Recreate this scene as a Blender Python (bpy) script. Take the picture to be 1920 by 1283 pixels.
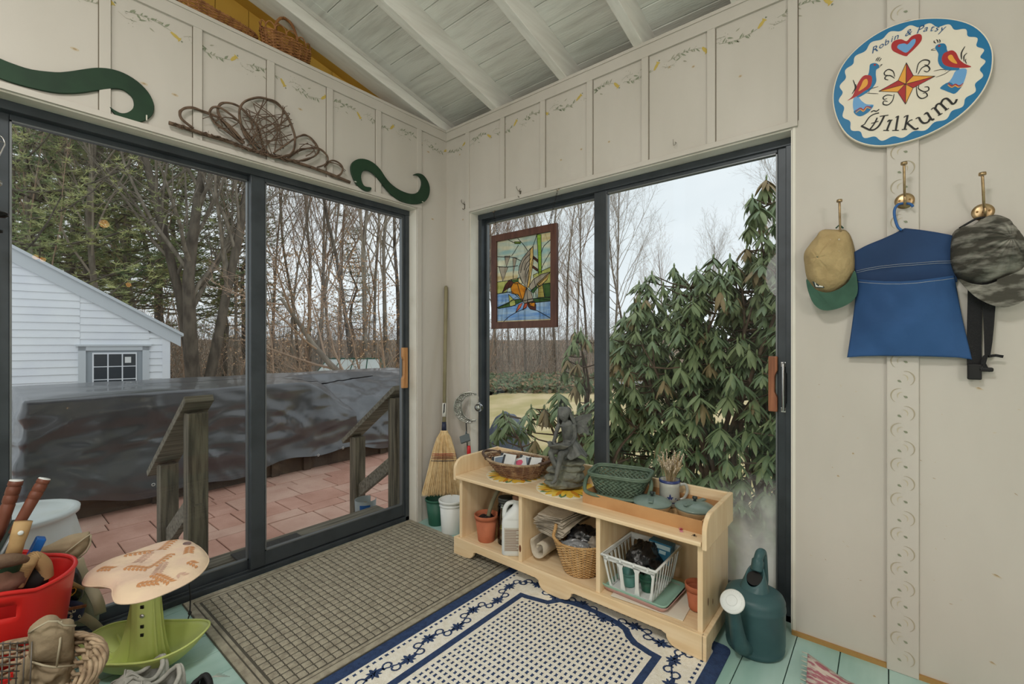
import bpy, math, random
from mathutils import Matrix, Vector, noise
from math import sin, cos, pi, radians, sqrt, atan2
for o in list(bpy.data.objects): bpy.data.objects.remove(o)
S = bpy.context.scene
COL = S.collection
# ---------------------------------------------------------------- camera
FOC, YAW, CX, CY, CH = 845.0, radians(39.76), -2.148, -2.390, 1.188
cam = bpy.data.cameras.new('camera'); cam.lens = FOC/1920*36; cam.sensor_width = 36
cam.shift_y = 1.5/1920; cam.clip_start = 0.02; cam.clip_end = 400
co = bpy.data.objects.new('camera', cam); COL.objects.link(co)
co.location = (CX, CY, CH); co.rotation_euler = (pi/2, 0, YAW-pi/2)
S.camera = co
# ---------------------------------------------------------------- view
S.view_settings.view_transform = 'Standard'; S.view_settings.look = 'None'
S.view_settings.gamma = 1; S.view_settings.use_curve_mapping = False
S.view_settings.exposure = 0.0
S.cycles.max_bounces = 8; S.cycles.transparent_max_bounces = 24
S.cycles.diffuse_bounces = 4; S.cycles.glossy_bounces = 3; S.cycles.transmission_bounces = 6
S.cycles.sample_clamp_indirect = 4; S.cycles.use_denoising = True
S.cycles.caustics_reflective = False; S.cycles.caustics_refractive = False
# ---------------------------------------------------------------- overcast sky
W = bpy.data.worlds.new('overcast_sky'); S.world = W; W.use_nodes = True
nt = W.node_tree; nt.nodes.clear()
o_ = nt.nodes.new('ShaderNodeOutputWorld'); bg = nt.nodes.new('ShaderNodeBackground')
tc = nt.nodes.new('ShaderNodeTexCoord'); mp = nt.nodes.new('ShaderNodeMapping'); nz = nt.nodes.new('ShaderNodeTexNoise')
rp = nt.nodes.new('ShaderNodeValToRGB')
mp.inputs['Scale'].default_value = (1, 1, 3); nz.inputs['Scale'].default_value = 1.6; nz.inputs['Detail'].default_value = 4
rp.color_ramp.elements[0].position = .3; rp.color_ramp.elements[0].color = (.66, .71, .75, 1)
rp.color_ramp.elements[1].position = .75; rp.color_ramp.elements[1].color = (.83, .86, .89, 1)
nt.links.new(tc.outputs['Generated'], mp.inputs['Vector']); nt.links.new(mp.outputs[0], nz.inputs['Vector'])
nt.links.new(nz.outputs[0], rp.inputs[0]); nt.links.new(rp.outputs[0], bg.inputs[0]); nt.links.new(bg.outputs[0], o_.inputs[0])
bg.inputs[1].default_value = 1.27
# ---------------------------------------------------------------- fill lights added to brighten the room (behind the camera, no fixtures)
def area(name, loc, size, power, col, rot=(0, 0, 0)):
    l = bpy.data.lights.new(name, 'AREA'); l.shape = 'DISK'; l.size = size; l.energy = power; l.color = col
    o = bpy.data.objects.new(name, l); COL.objects.link(o); o.location = loc; o.rotation_euler = rot
    return o
def globe(name, loc, r, power, col):
    l = bpy.data.lights.new(name, 'POINT'); l.shadow_soft_size = r; l.energy = power; l.color = col
    o = bpy.data.objects.new(name, l); COL.objects.link(o); o.location = loc; return o
globe('room_fill_light', (-3.3, -4.7, 2.0), .35, 76, (1, .97, .935))
globe('room_fill_light', (-3.9, -1.6, 2.0), .35, 42, (1, .97, .935))
area('room_fill_light', (-2.6, -1.9, 3.1), .6, 42, (1, .97, .935))

# ---------------------------------------------------------------- helpers
rnd = random.Random(7)
def U(a, b): return rnd.uniform(a, b)
def lin(c):
    return tuple(((x/255)/12.92 if x/255 <= .04045 else ((x/255+.055)/1.055)**2.4) for x in c)
MATS = {}
def mat(name, col, rough=.6, metal=0, col2=None, vs=6, stretch=None, bump=0, bs=40, spec=.35, detail=4, lo=.4, hi=.65, coat=0, alpha=1, emit=0, wave=None, trans=0, sheen=0):
    """sRGB colours; col2 mixed in by noise; bump by a second noise"""
    if name in MATS: return MATS[name]
    m = bpy.data.materials.new(name); m.use_nodes = True; t = m.node_tree; b = t.nodes['Principled BSDF']
    c = lin(col)
    b.inputs['Base Color'].default_value = (*c, 1); b.inputs['Roughness'].default_value = rough
    b.inputs['Metallic'].default_value = metal; b.inputs['Specular IOR Level'].default_value = spec
    b.inputs['Coat Weight'].default_value = coat; b.inputs['Alpha'].default_value = alpha
    b.inputs['Transmission Weight'].default_value = trans; b.inputs['Sheen Weight'].default_value = sheen
    if emit: b.inputs['Emission Color'].default_value = (*c, 1); b.inputs['Emission Strength'].default_value = emit
    if col2 or bump:
        tc = t.nodes.new('ShaderNodeTexCoord'); mp = t.nodes.new('ShaderNodeMapping')
        t.links.new(tc.outputs['Object'], mp.inputs['Vector'])
        if stretch: mp.inputs['Scale'].default_value = stretch
    if col2:
        if wave:
            n = t.nodes.new('ShaderNodeTexWave'); n.inputs['Scale'].default_value = vs; n.inputs['Distortion'].default_value = wave
            n.inputs['Detail'].default_value = 3; n.bands_direction = 'X'
        else:
            n = t.nodes.new('ShaderNodeTexNoise'); n.inputs['Scale'].default_value = vs; n.inputs['Detail'].default_value = detail
        r = t.nodes.new('ShaderNodeValToRGB')
        r.color_ramp.elements[0].position = lo; r.color_ramp.elements[1].position = hi
        r.color_ramp.elements[0].color = (*c, 1); r.color_ramp.elements[1].color = (*lin(col2), 1)
        t.links.new(mp.outputs[0], n.inputs['Vector']); t.links.new(n.outputs[0], r.inputs[0]); t.links.new(r.outputs[0], b.inputs['Base Color'])
    if bump:
        n2 = t.nodes.new('ShaderNodeTexNoise'); n2.inputs['Scale'].default_value = bs; n2.inputs['Detail'].default_value = 5
        bp = t.nodes.new('ShaderNodeBump'); bp.inputs['Strength'].default_value = bump; bp.inputs['Distance'].default_value = .01
        t.links.new(mp.outputs[0], n2.inputs['Vector']); t.links.new(n2.outputs[0], bp.inputs['Height']); t.links.new(bp.outputs[0], b.inputs['Normal'])
    MATS[name] = m
    return m
def glass_mat(name, tint, refl=1.0, fog=0):
    m = bpy.data.materials.new(name); m.use_nodes = True; t = m.node_tree; t.nodes.clear()
    o = t.nodes.new('ShaderNodeOutputMaterial'); mx = t.nodes.new('ShaderNodeMixShader'); tr = t.nodes.new('ShaderNodeBsdfTransparent')
    gl = t.nodes.new('ShaderNodeBsdfGlossy'); fr = t.nodes.new('ShaderNodeFresnel'); ml = t.nodes.new('ShaderNodeMath')
    tr.inputs[0].default_value = (*tint, 1); gl.inputs['Roughness'].default_value = .01; fr.inputs[0].default_value = 1.5
    ml.operation = 'MULTIPLY'; ml.inputs[1].default_value = refl
    t.links.new(fr.outputs[0], ml.inputs[0]); t.links.new(ml.outputs[0], mx.inputs[0]); t.links.new(tr.outputs[0], mx.inputs[1]); t.links.new(gl.outputs[0], mx.inputs[2])
    last = mx
    if fog:   # condensation near the bottom of the pane, dust specks
        tc = t.nodes.new('ShaderNodeTexCoord'); sp = t.nodes.new('ShaderNodeSeparateXYZ'); n = t.nodes.new('ShaderNodeTexNoise')
        n.inputs['Scale'].default_value = 7; n.inputs['Detail'].default_value = 6
        mr = t.nodes.new('ShaderNodeMapRange'); mr.inputs[1].default_value = .62; mr.inputs[2].default_value = .25; mr.inputs[3].default_value = 0; mr.inputs[4].default_value = fog
        my = t.nodes.new('ShaderNodeMapRange'); my.inputs[1].default_value = -1.70; my.inputs[2].default_value = -1.86; my.inputs[3].default_value = .08; my.inputs[4].default_value = 1
        ad = t.nodes.new('ShaderNodeMath'); ad.operation = 'MULTIPLY_ADD'
        df = t.nodes.new('ShaderNodeBsdfDiffuse'); df.inputs[0].default_value = (.75, .78, .78, 1)
        m2 = t.nodes.new('ShaderNodeMixShader')
        mm = t.nodes.new('ShaderNodeMath'); mm.operation = 'MULTIPLY'; mm.use_clamp = True
        m3 = t.nodes.new('ShaderNodeMath'); m3.operation = 'MULTIPLY'
        t.links.new(tc.outputs['Object'], sp.inputs[0]); t.links.new(tc.outputs['Object'], n.inputs['Vector'])
        t.links.new(n.outputs[0], ad.inputs[0]); ad.inputs[1].default_value = .5
        t.links.new(sp.outputs[2], ad.inputs[2]); t.links.new(ad.outputs[0], mr.inputs[0]); 
        mr.inputs[1].default_value = .86; mr.inputs[2].default_value = .45
        t.links.new(sp.outputs[1], my.inputs[0]); t.links.new(mr.outputs[0], mm.inputs[0]); t.links.new(my.outputs[0], mm.inputs[1])
        t.links.new(mm.outputs[0], m2.inputs[0]); t.links.new(mx.outputs[0], m2.inputs[1]); t.links.new(df.outputs[0], m2.inputs[2])
        last = m2
    t.links.new(last.outputs[0], o.inputs[0])
    return m
def Tm(x=0, y=0, z=0, rx=0, ry=0, rz=0, s=1):
    sc = s if isinstance(s, (tuple, list)) else (s, s, s)
    return Matrix.Translation((x, y, z)) @ Matrix.Rotation(rz, 4, 'Z') @ Matrix.Rotation(ry, 4, 'Y') @ Matrix.Rotation(rx, 4, 'X') @ Matrix.Diagonal((*sc, 1))
# wall frames: local x to the right as seen from the room, local y up, local z out of the wall into the room
FA = Matrix(((1, 0, 0, 0), (0, 0, -1, 0), (0, 1, 0, 0), (0, 0, 0, 1)))
FB = Matrix(((0, 0, -1, 0), (-1, 0, 0, 0), (0, 1, 0, 0), (0, 0, 0, 1)))
def _ray(u, v):
    r = (u-960)/FOC; c, s = cos(YAW), sin(YAW)
    return (c+r*s, s-r*c, -(v-643)/FOC)
def onA(u, v, out=0):     # reading of the photo to metres on the door wall: (x, z)
    X, Y, Z = _ray(u, v); t = (-out-CY)/Y
    return (CX+t*X, CH+t*Z)
def onB(u, v, out=0):     # ... on the window wall: (-y, z)
    X, Y, Z = _ray(u, v); t = (-out-CX)/X
    return (-(CY+t*Y), CH+t*Z)
class MB:
    def __init__(s): s.v = []; s.f = []; s.m = []; s.s = []; s.mi = 0; s.sm = True; s.T = None
    def add(s, vs, fs, T=None, sm=None, mi=None):
        n = len(s.v)
        if T is not None: vs = [T @ Vector(p) for p in vs]
        if s.T is not None: vs = [s.T @ Vector(p) for p in vs]
        s.v += [tuple(p) for p in vs]; s.f += [tuple(i+n for i in q) for q in fs]
        s.m += [s.mi if mi is None else mi]*len(fs); s.s += [s.sm if sm is None else sm]*len(fs)
        return s
    def box(s, a, b, T=None, mi=None):
        x0, y0, z0 = a; x1, y1, z1 = b
        vs = [(x0, y0, z0), (x1, y0, z0), (x1, y1, z0), (x0, y1, z0), (x0, y0, z1), (x1, y0, z1), (x1, y1, z1), (x0, y1, z1)]
        return s.add(vs, [(0, 3, 2, 1), (4, 5, 6, 7), (0, 1, 5, 4), (1, 2, 6, 5), (2, 3, 7, 6), (3, 0, 4, 7)], T, False, mi)
    def tube(s, pts, r, n=8, closed=False, caps=True, T=None, mi=None, flat=1.0, tw=0):
        P = [Vector(p) for p in pts]; k = len(P)
        if k < 2: return s
        R = [r(i/(k-1)) for i in range(k)] if callable(r) else (list(r) if isinstance(r, (list, tuple)) else [r]*k)
        tang = []
        for i in range(k):
            a = P[(i-1) % k] if (closed or i > 0) else P[i]; b = P[(i+1) % k] if (closed or i < k-1) else P[i]
            d = b-a; tang.append(d.normalized() if d.length > 1e-9 else Vector((0, 0, 1)))
        up = Vector((0, 0, 1)) if abs(tang[0].z) < .9 else Vector((1, 0, 0))
        nrm = (up-tang[0]*up.dot(tang[0])).normalized(); vs = []
        for i in range(k):
            nrm = nrm-tang[i]*nrm.dot(tang[i])
            nrm = nrm.normalized() if nrm.length > 1e-6 else tang[i].orthogonal().normalized()
            bn = tang[i].cross(nrm)
            for j in range(n):
                a = 2*pi*j/n+tw*i
                vs.append(P[i]+nrm*(cos(a)*R[i])+bn*(sin(a)*R[i]*flat))
        fs = []
        for i in range(k if closed else k-1):
            i2 = (i+1) % k
            for j in range(n):
                j2 = (j+1) % n; fs.append((i*n+j, i*n+j2, i2*n+j2, i2*n+j))
        if caps and not closed:
            fs.append(tuple(reversed(range(n)))); fs.append(tuple(range((k-1)*n, k*n)))
        return s.add(vs, fs, T, None, mi)
    def lathe(s, prof, n=32, T=None, a0=0, a1=2*pi, mi=None, cap=False, ex=None):
        full = abs(a1-a0-2*pi) < 1e-6; m = n if full else n+1; vs = []
        for r, z in prof:
            for j in range(m):
                a = a0+(a1-a0)*j/n; q = ex(a) if ex else 1
                vs.append((r*cos(a)*q, r*sin(a)*q, z))
        fs = []
        for i in range(len(prof)-1):
            for j in range(n):
                j2 = (j+1) % m; fs.append((i*m+j, i*m+j2, (i+1)*m+j2, (i+1)*m+j))
        if cap: fs.append(tuple(reversed(range(m)))); fs.append(tuple(range((len(prof)-1)*m, len(prof)*m)))
        return s.add(vs, fs, T, None, mi)
    def prism(s, poly, t, T=None, mi=None, z=0, sm=False):
        n = len(poly)
        ar = sum(poly[i][0]*poly[(i+1) % n][1]-poly[(i+1) % n][0]*poly[i][1] for i in range(n))
        if ar < 0: poly = poly[::-1]
        vs = [(x, y, z) for x, y in poly]+[(x, y, z+t) for x, y in poly]
        fs = [tuple(reversed(range(n))), tuple(range(n, 2*n))]+[(i, (i+1) % n, n+(i+1) % n, n+i) for i in range(n)]
        return s.add(vs, fs, T, sm, mi)
    def flat(s, poly, z=0, T=None, mi=None):
        n = len(poly); ar = sum(poly[i][0]*poly[(i+1) % n][1]-poly[(i+1) % n][0]*poly[i][1] for i in range(n))
        if ar < 0: poly = poly[::-1]
        return s.add([(x, y, z) for x, y in poly], [tuple(range(n))], T, False, mi)
    def grid(s, nu, nv, fn, T=None, mi=None, cu=False, sm=None):
        mu = nu if cu else nu+1
        vs = [fn(i/nu, j/nv) for j in range(nv+1) for i in range(mu)]
        fs = [(j*mu+i, j*mu+(i+1) % mu, (j+1)*mu+(i+1) % mu, (j+1)*mu+i) for j in range(nv) for i in range(nu)]
        return s.add(vs, fs, T, sm, mi)
    def ball(s, c, r, n=14, T=None, mi=None, fn=None):
        r = r if isinstance(r, (tuple, list)) else (r, r, r)
        def f(u, v):
            a = 2*pi*u; b = pi*(v-.5); d = Vector((cos(b)*cos(a), cos(b)*sin(a), sin(b))); q = fn(d) if fn else 1
            return (c[0]+r[0]*d.x*q, c[1]+r[1]*d.y*q, c[2]+r[2]*d.z*q)
        return s.grid(n, max(6, n//2+2), f, T, mi, cu=True)
    def build(s, name, mats, parent=None, loc=None, bevel=0, solid=0, subd=0, seg=2):
        me = bpy.data.meshes.new(name); me.from_pydata(s.v, [], s.f)
        for m in (mats if isinstance(mats, (list, tuple)) else [mats]): me.materials.append(m)
        me.polygons.foreach_set('material_index', s.m); me.polygons.foreach_set('use_smooth', s.s); me.update()
        o = bpy.data.objects.new(name, me); COL.objects.link(o)
        if parent: o.parent = parent
        if loc: o.location = loc
        if solid: d = o.modifiers.new('solid', 'SOLIDIFY'); d.thickness = solid; d.offset = 0
        if bevel: d = o.modifiers.new('bevel', 'BEVEL'); d.width = bevel; d.segments = seg; d.limit_method = 'ANGLE'
        if subd: d = o.modifiers.new('sub', 'SUBSURF'); d.levels = subd; d.render_levels = subd
        return o
def tag(o, label=None, cat=None, group=None, kind=None):
    if label: o['label'] = label
    if cat: o['category'] = cat
    if group: o['group'] = group
    if kind: o['kind'] = kind
    return o
def thing(name, label, cat, loc=(0, 0, 0), rz=0, group=None, T=None):
    o = bpy.data.objects.new(name, None); COL.objects.link(o); o.empty_display_size = .05
    if T is not None: o.matrix_world = T
    else: o.location = loc; o.rotation_euler = (0, 0, rz)
    return tag(o, label, cat, group)
def struct(o): o['kind'] = 'structure'; return o
def copy_tree(o, parent=None):
    c = o.copy(); COL.objects.link(c)
    if parent: c.parent = parent
    for ch in [x for x in bpy.data.objects if x.parent == o]: copy_tree(ch, c)
    return c
def dup(o, loc=None, rz=None, s=None, label=None):
    c = copy_tree(o)
    if loc is not None: c.location = loc
    if rz is not None: c.rotation_euler = (0, 0, rz)
    if s is not None: c.scale = s if isinstance(s, tuple) else (s, s, s)
    if label: c['label'] = label
    return c
def spline(pts, n=8, closed=False):
    """Catmull-Rom through the points"""
    P = [Vector(p) for p in pts]; k = len(P); out = []
    for i in range(k if closed else k-1):
        p0 = P[(i-1) % k] if (closed or i > 0) else P[i]; p1 = P[i]; p2 = P[(i+1) % k]; p3 = P[(i+2) % k] if (closed or i+2 < k) else P[(i+1) % k]
        for j in range(n):
            t = j/n; out.append(.5*((2*p1)+(p2-p0)*t+(2*p0-5*p1+4*p2-p3)*t*t+(3*p1-p0-3*p2+p3)*t*t*t))
    if not closed: out.append(P[-1])
    return out
def sp2(pts, n=6, closed=True): return [(p[0], p[1]) for p in spline([(a, b, 0) for a, b in pts], n, closed)]
def stroke(pts, w, closed=False):
    """2D band along a line, width w (number or function of 0..1) -> outline polygon"""
    P = [Vector((p[0], p[1])) for p in pts]; k = len(P); L = []; R = []
    for i in range(k):
        d = (P[min(i+1, k-1)]-P[max(i-1, 0)]); d = d.normalized() if d.length > 1e-9 else Vector((1, 0)); q = Vector((-d.y, d.x))
        ww = (w(i/(k-1)) if callable(w) else w)/2; L.append(P[i]+q*ww); R.append(P[i]-q*ww)
    return [(p.x, p.y) for p in L]+[(p.x, p.y) for p in reversed(R)]
# ================================================================ the room
m_wall = mat('cream_painted_boards', (203, 197, 188), .62, col2=(194, 188, 178), vs=2.2, bump=.12, bs=14, stretch=(1, 1, .35))
m_trim = mat('white_painted_trim', (226, 222, 210), .5, col2=(205, 199, 184), vs=5, lo=.5, hi=.8)
m_ceil = mat('whitewashed_roof_boards', (240, 238, 231), .7, col2=(212, 208, 200), vs=5, stretch=(6, .6, 1), bump=.25, bs=30, lo=.45, hi=.8)
m_raft = mat('whitewashed_rafters', (240, 238, 231), .65, col2=(220, 216, 208), vs=6, stretch=(.5, 5, 5), lo=.4, hi=.8)
m_gap = mat('dark_gap', (40, 36, 32), .9)
m_yel = mat('mustard_painted_boards', (206, 168, 78), .6, col2=(188, 148, 62), vs=3, stretch=(1, 1, .3))
m_floor = mat('green_painted_floor', (176, 206, 198), .3, col2=(144, 182, 172), vs=3, bump=.15, bs=22, stretch=(.4, 2, 1))
m_frame = mat('dark_aluminium', (66, 72, 77), .38, metal=.2, col2=(50, 55, 59), vs=9, lo=.45, hi=.8)
m_track = mat('worn_black_rubber', (30, 31, 32), .6)
m_grey = mat('grey_aluminium', (112, 116, 118), .4, metal=.5)
m_knot = mat('wood_knot_bleed', (168, 146, 116), .7)
m_dark = mat('black_paint', (22, 22, 23), .5)
m_sg = mat('stencil_sage_green', (138, 144, 122), .8); m_sg2 = mat('stencil_grey_green', (160, 158, 140), .8)
m_sy = mat('stencil_ochre_yellow', (196, 172, 92), .8)
m_glass = glass_mat('window_glass', (.93, .96, .95), .55)
m_glassf = glass_mat('window_glass_misted', (.93, .96, .95), .55, fog=.85)
XW, YS = -4.7, -5.6    # far walls of the room behind the camera
b = MB()
n = 0; y = 0.16
while y > YS:
    w = .142; b.box((XW, y-w+.003, -.03), (.12, y, 0)); y -= w
b.box((XW, YS, -.05), (.12, .16, -.028), mi=1)
struct(b.build('floor', [m_floor, m_gap], bevel=.0015, seg=1))
# --- door wall (y = 0) and window wall (x = 0)
TOP = 2.671; AH = 2.078; BH = 2.066
ax0, ax1 = -2.205, -.257; by0, by1 = -2.092, -.234
b = MB()
b.box((ax1, 0, 0), (0, .14, TOP)); b.box((XW, 0, 0), (ax0, .14, TOP)); b.box((ax0, 0, AH), (ax1, .14, TOP))
for k in range(6):                                   # board edges with battens
    x = -.261-.3125*k-.0; b.box((x, -.011, AH+.02 if k else 0), (x+.034, 0, TOP-.068))
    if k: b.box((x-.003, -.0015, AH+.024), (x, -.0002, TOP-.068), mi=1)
b.box((XW, -.012, TOP-.068), (-.012, 0, TOP)); b.box((XW, -.018, TOP-.012), (-.012, 0, TOP+.004))
b.box((XW, -.013, AH), (ax1+.03, .0, AH+.024))
b.box((XW, -.02, 0), (ax0, 0, .02))
m_seam_shade = mat('painted_seam_shade', (112, 102, 88), .9)  # shadow line along one side of each batten, painted as a dark strip
wa = struct(b.build('wall_left', [m_wall, m_seam_shade], bevel=.002, seg=1))
b = MB()
b.box((0, by1, 0), (.14, .14, TOP)); b.box((0, YS, 0), (.14, by0, TOP+.35)); b.box((0, by0, BH), (.14, by1, TOP))
for k in range(7):
    y = -.234-.3125*k
    if k == 6: y = -2.112
    b.box((-.011, y, BH+.02 if k else 0), (0, y+.034, TOP-.068))
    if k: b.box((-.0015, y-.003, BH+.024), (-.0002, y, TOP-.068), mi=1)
b.box((-.012, -2.112, TOP-.068), (0, 0, TOP)); b.box((-.018, -2.112, TOP-.012), (0, -.0, TOP+.004))
b.box((-.013, -2.112, BH), (0, by1-.0, BH+.024))
wb = struct(b.build('wall_right', [m_wall, m_seam_shade], bevel=.002, seg=1))
b = MB(); b.box((-.014, -2.477, 0), (0, -2.389, 3.0))
struct(b.build('trim_1', m_wall, bevel=.003))
b = MB(); b.box((-.01, YS, 0), (0, -2.092, .017))
struct(b.build('baseboard_right', mat('bare_plywood_edge', (170, 132, 78), .7)))
# jambs of the two openings
b = MB(); b.box((ax1-.006, .002, 0), (ax1+.01, .14, AH-.004)); b.box((ax0-.01, .002, 0), (ax0+.006, .14, AH-.004)); b.box((ax0-.01, .002, AH-.006), (ax1+.01, .14, AH+.012))
b.T = None
struct(b.build('trim_2', m_trim))
b = MB(); b.box((.002, by1-.006, 0), (.14, by1+.016, BH-.004)); b.box((.002, by0-.016, 0), (.14, by0+.004, BH-.004)); b.box((.002, by0-.016, BH-.006), (.14, by1+.016, BH+.012))
b.box((-.002, by0-.012, 0), (.05, by0-.002, BH))
struct(b.build('trim_3', m_trim))
# stencilled garland under the top rail, knots in the boards (paint on the walls)
def leaf2(cx, cy, L, w, a):
    pts = [(0, 0), (.3, .5), (.6, .42), (1, 0), (.6, -.42), (.3, -.5)]
    return [(cx+cos(a)*x*L-sin(a)*y*w, cy+sin(a)*x*L+cos(a)*y*w) for x, y in pts]
def disc(cx, cy, r, n=10, ry=None): return [(cx+r*cos(2*pi*i/n), cy+(ry or r)*sin(2*pi*i/n)) for i in range(n)]
def garland(b, x0, x1, zc, T, rs):
    r = random.Random(rs); x = x0; k = 0
    def S(poly, mi): b.flat(poly, .0006+.0001*(mi), T, mi)
    while x < x1-.05:
        up = 1 if k % 2 else -1; a0 = r.uniform(-.15, .15)
        z = zc+up*.006
        st = [(x+.155*t, z+.014*up*sin(t*3)) for t in [i/8 for i in range(9)]]
        S(stroke(st, .0016), 0)
        for t in (.1, .25, .4, .55, .7, .85):
            px = x+.155*t; pz = z+.014*up*sin(t*3)
            S(leaf2(px, pz, r.uniform(.016, .032), r.uniform(.006, .010), a0+r.choice((.6, -.6, .9, -.8))), r.choice((0, 0, 1)))
        # bell flower
        fx, fz, fa = x+.17, z-up*.012, -up*r.uniform(.5, 1.0)
        bell = [(-.018, -.004), (0, -.0075), (.014, -.006), (.02, -.012), (.022, 0), (.02, .012), (.014, .006), (0, .0075), (-.018, .004)]
        S([(fx+cos(fa)*p-sin(fa)*q, fz+sin(fa)*p+cos(fa)*q) for p, q in bell], 2)
        for i in range(3): S(leaf2(fx+cos(fa)*.024, fz+sin(fa)*.024, .009, .003, fa+(-.5+.5*i)), 0)
        for t in (.18, .33, .48, .63, .78):
            px = x+.155*t; pz = z+.014*up*sin(t*3); S(leaf2(px, pz, .016, .005, a0+r.choice((1.1, -1.1))), 0); S(stroke([(px, pz), (px+.014, pz+r.uniform(-.014, .014))], .0013), 1)
        # berry spray
        cx, cz = x+.235, z+up*.01
        for i in range(13): S(disc(cx+r.gauss(0, .016), cz+r.gauss(0, .013), .0018, 5), 1 if i % 3 else 0)
        S(stroke([(x+.2, z), (x+.225, z+up*.014), (x+.26, z+up*.01)], .0014), 1)
        S(leaf2(x+.265, z, .03, .007, -.4*up), 0); S(leaf2(x+.3, z+.012*up, .022, .006, .5*up), 1)
        x += .222+r.uniform(-.01, .01); k += 1
b = MB(); garland(b, -4.2, -.01, 2.535, FA, 3)
for (u, v) in [(130, 197), (328, 178), (563, 205), (803, 285), (811, 411), (270, 157), (595, 318), (140, 92)]:
    x, z = onA(u, v); b.flat(disc(x, z, .013, 12, .006), .0005, FA, 3); b.flat(disc(x, z, .006, 8, .003), .0008, FA, 4)
b.build('stencil_garland', [m_sg, m_sg2, m_sy, mat('knot_halo', (196, 182, 158), .7), m_knot], wa)
b = MB(); garland(b, .01, 2.11, 2.535, FB, 5)
for (u, v) in [(1052, 300), (1090, 280), (1300, 125), (1388, 143), (862, 290), (868, 412), (1142, 266), (1255, 126)]:
    x, z = onB(u, v); b.flat(disc(x, z, .008, 12, .006), .0005, FB, 3); b.flat(disc(x, z, .004, 8, .003), .0008, FB, 4)
r_ = random.Random(21)
for i in range(46):      # scuffs on the lower wall
    y = r_.uniform(2.13, 2.9); z = r_.uniform(.25, 1.2); a = r_.uniform(-1, .3); L = r_.uniform(.003, .012)
    b.flat(leaf2(y, z, L, .0022, a), .0006, FB, 3 if i % 4 else 4)
for (u, v, q) in [(1837, 727, .022), (1870, 1078, .026), (1862, 1242, .02), (1640, 1155, .012), (1600, 850, .009), (1572, 892, .012)]:
    x, z = onB(u, v); b.flat([(x+p, z+w) for p, w in leaf2(-q/2, 0, q, .008, -.35)], .0007, FB, 3); b.flat([(x+p, z+w) for p, w in leaf2(-q/3, 0, q*.6, .004, -.35)], .001, FB, 4)
x, z = onB(1780, 690); 
b.build('stencil_garland', [m_sg, m_sg2, m_sy, mat('knot_halo', (196, 182, 158), .7), m_knot], wb)
# curls stencilled down the vertical batten
b = MB(); z = .06; k = 0
while z < 2.9:
    for sg, dx in ((1, 0), (-1, .0)):
        cy = 2.433+sg*.012*(1 if k % 2 else -1)
    s_ = 1 if k % 2 else -1
    arc = lambda c, zz, r, a0, a1: [(c+r*cos(a0+(a1-a0)*t/10), zz+r*1.1*sin(a0+(a1-a0)*t/10)) for t in range(11)]
    b.flat(stroke(arc(2.433-.008*s_, z, .024, pi/2-s_*.2, pi/2+s_*2.6), lambda t: .0035*(1-abs(2*t-1))+.0008), .0152, FB, 1)
    b.flat(stroke(arc(2.433-.002*s_, z, .012, pi/2-s_*.2, pi/2+s_*2.2), lambda t: .003*(1-abs(2*t-1))+.0006), .0152, FB, 3)
    b.flat(leaf2(2.433+.014*s_, z-.006, .014, .008, -.6 if s_ < 0 else 2.6), .0152, FB, 0)
    z += .0625; k += 1
b.build('stencil_curls', [m_sg, mat('curl_tan', (176, 166, 144), .8), m_sy, mat('curl_pale', (196, 186, 160), .8)], wb)
# --- roof: boards over rafters, rising away from the window wall
SL = .2265
def rz_(x): return 2.671-SL*x            # underside of the rafters
def sloped(b, x0, x1, y0, y1, h0, h1, mi=0):
    vs = [(x0, y0, rz_(x0)+h0), (x1, y0, rz_(x1)+h0), (x1, y1, rz_(x1)+h0), (x0, y1, rz_(x0)+h0), (x0, y0, rz_(x0)+h1), (x1, y0, rz_(x1)+h1), (x1, y1, rz_(x1)+h1), (x0, y1, rz_(x0)+h1)]
    b.add(vs, [(0, 3, 2, 1), (4, 5, 6, 7), (0, 1, 5, 4), (1, 2, 6, 5), (2, 3, 7, 6), (3, 0, 4, 7)], None, False, mi)
b = MB(); x = .5; r_ = random.Random(4)
while x > XW:
    w = r_.choice((.128, .137, .15, .137)); sloped(b, x-w+.004, x, YS, 1.6, .15+r_.uniform(-.002, .002), .17); x -= w
sloped(b, XW, .5, YS, 1.6, .168, .2, 1)
sloped(b, XW, .5, -.0, .16, .15, .165, 0)
struct(b.build('ceiling', [m_ceil, m_gap], bevel=.0015, seg=1))
b = MB()
for i, (ya, yb) in enumerate([(-.496, -.444), (-1.013, -.963), (-1.46, -1.409), (-1.915, -1.864), (-2.37, -2.32), (-2.85, -2.8), (-3.3, -3.25), (-3.8, -3.75), (-4.3, -4.25), (-4.8, -4.75)]):
    sloped(b, XW, .42, ya, yb, .0, .152)
r0 = struct(b.build('trim_4', m_raft, bevel=.003))
b = MB(); sloped(b, XW, .3, 0.0, .137, 0, .066); sloped(b, XW, .3, .09, .137, .064, .152); sloped(b, XW, .3, .06, .1, .118, .15)
struct(b.build('trim_5', m_raft, bevel=.003))
b = MB(); b.box((.3, YS, 2.55), (.33, 0.14, 2.78)); b.box((.14, YS, 2.55), (.3, .14, 2.60))
struct(b.build('trim_6', m_ceil))
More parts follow.
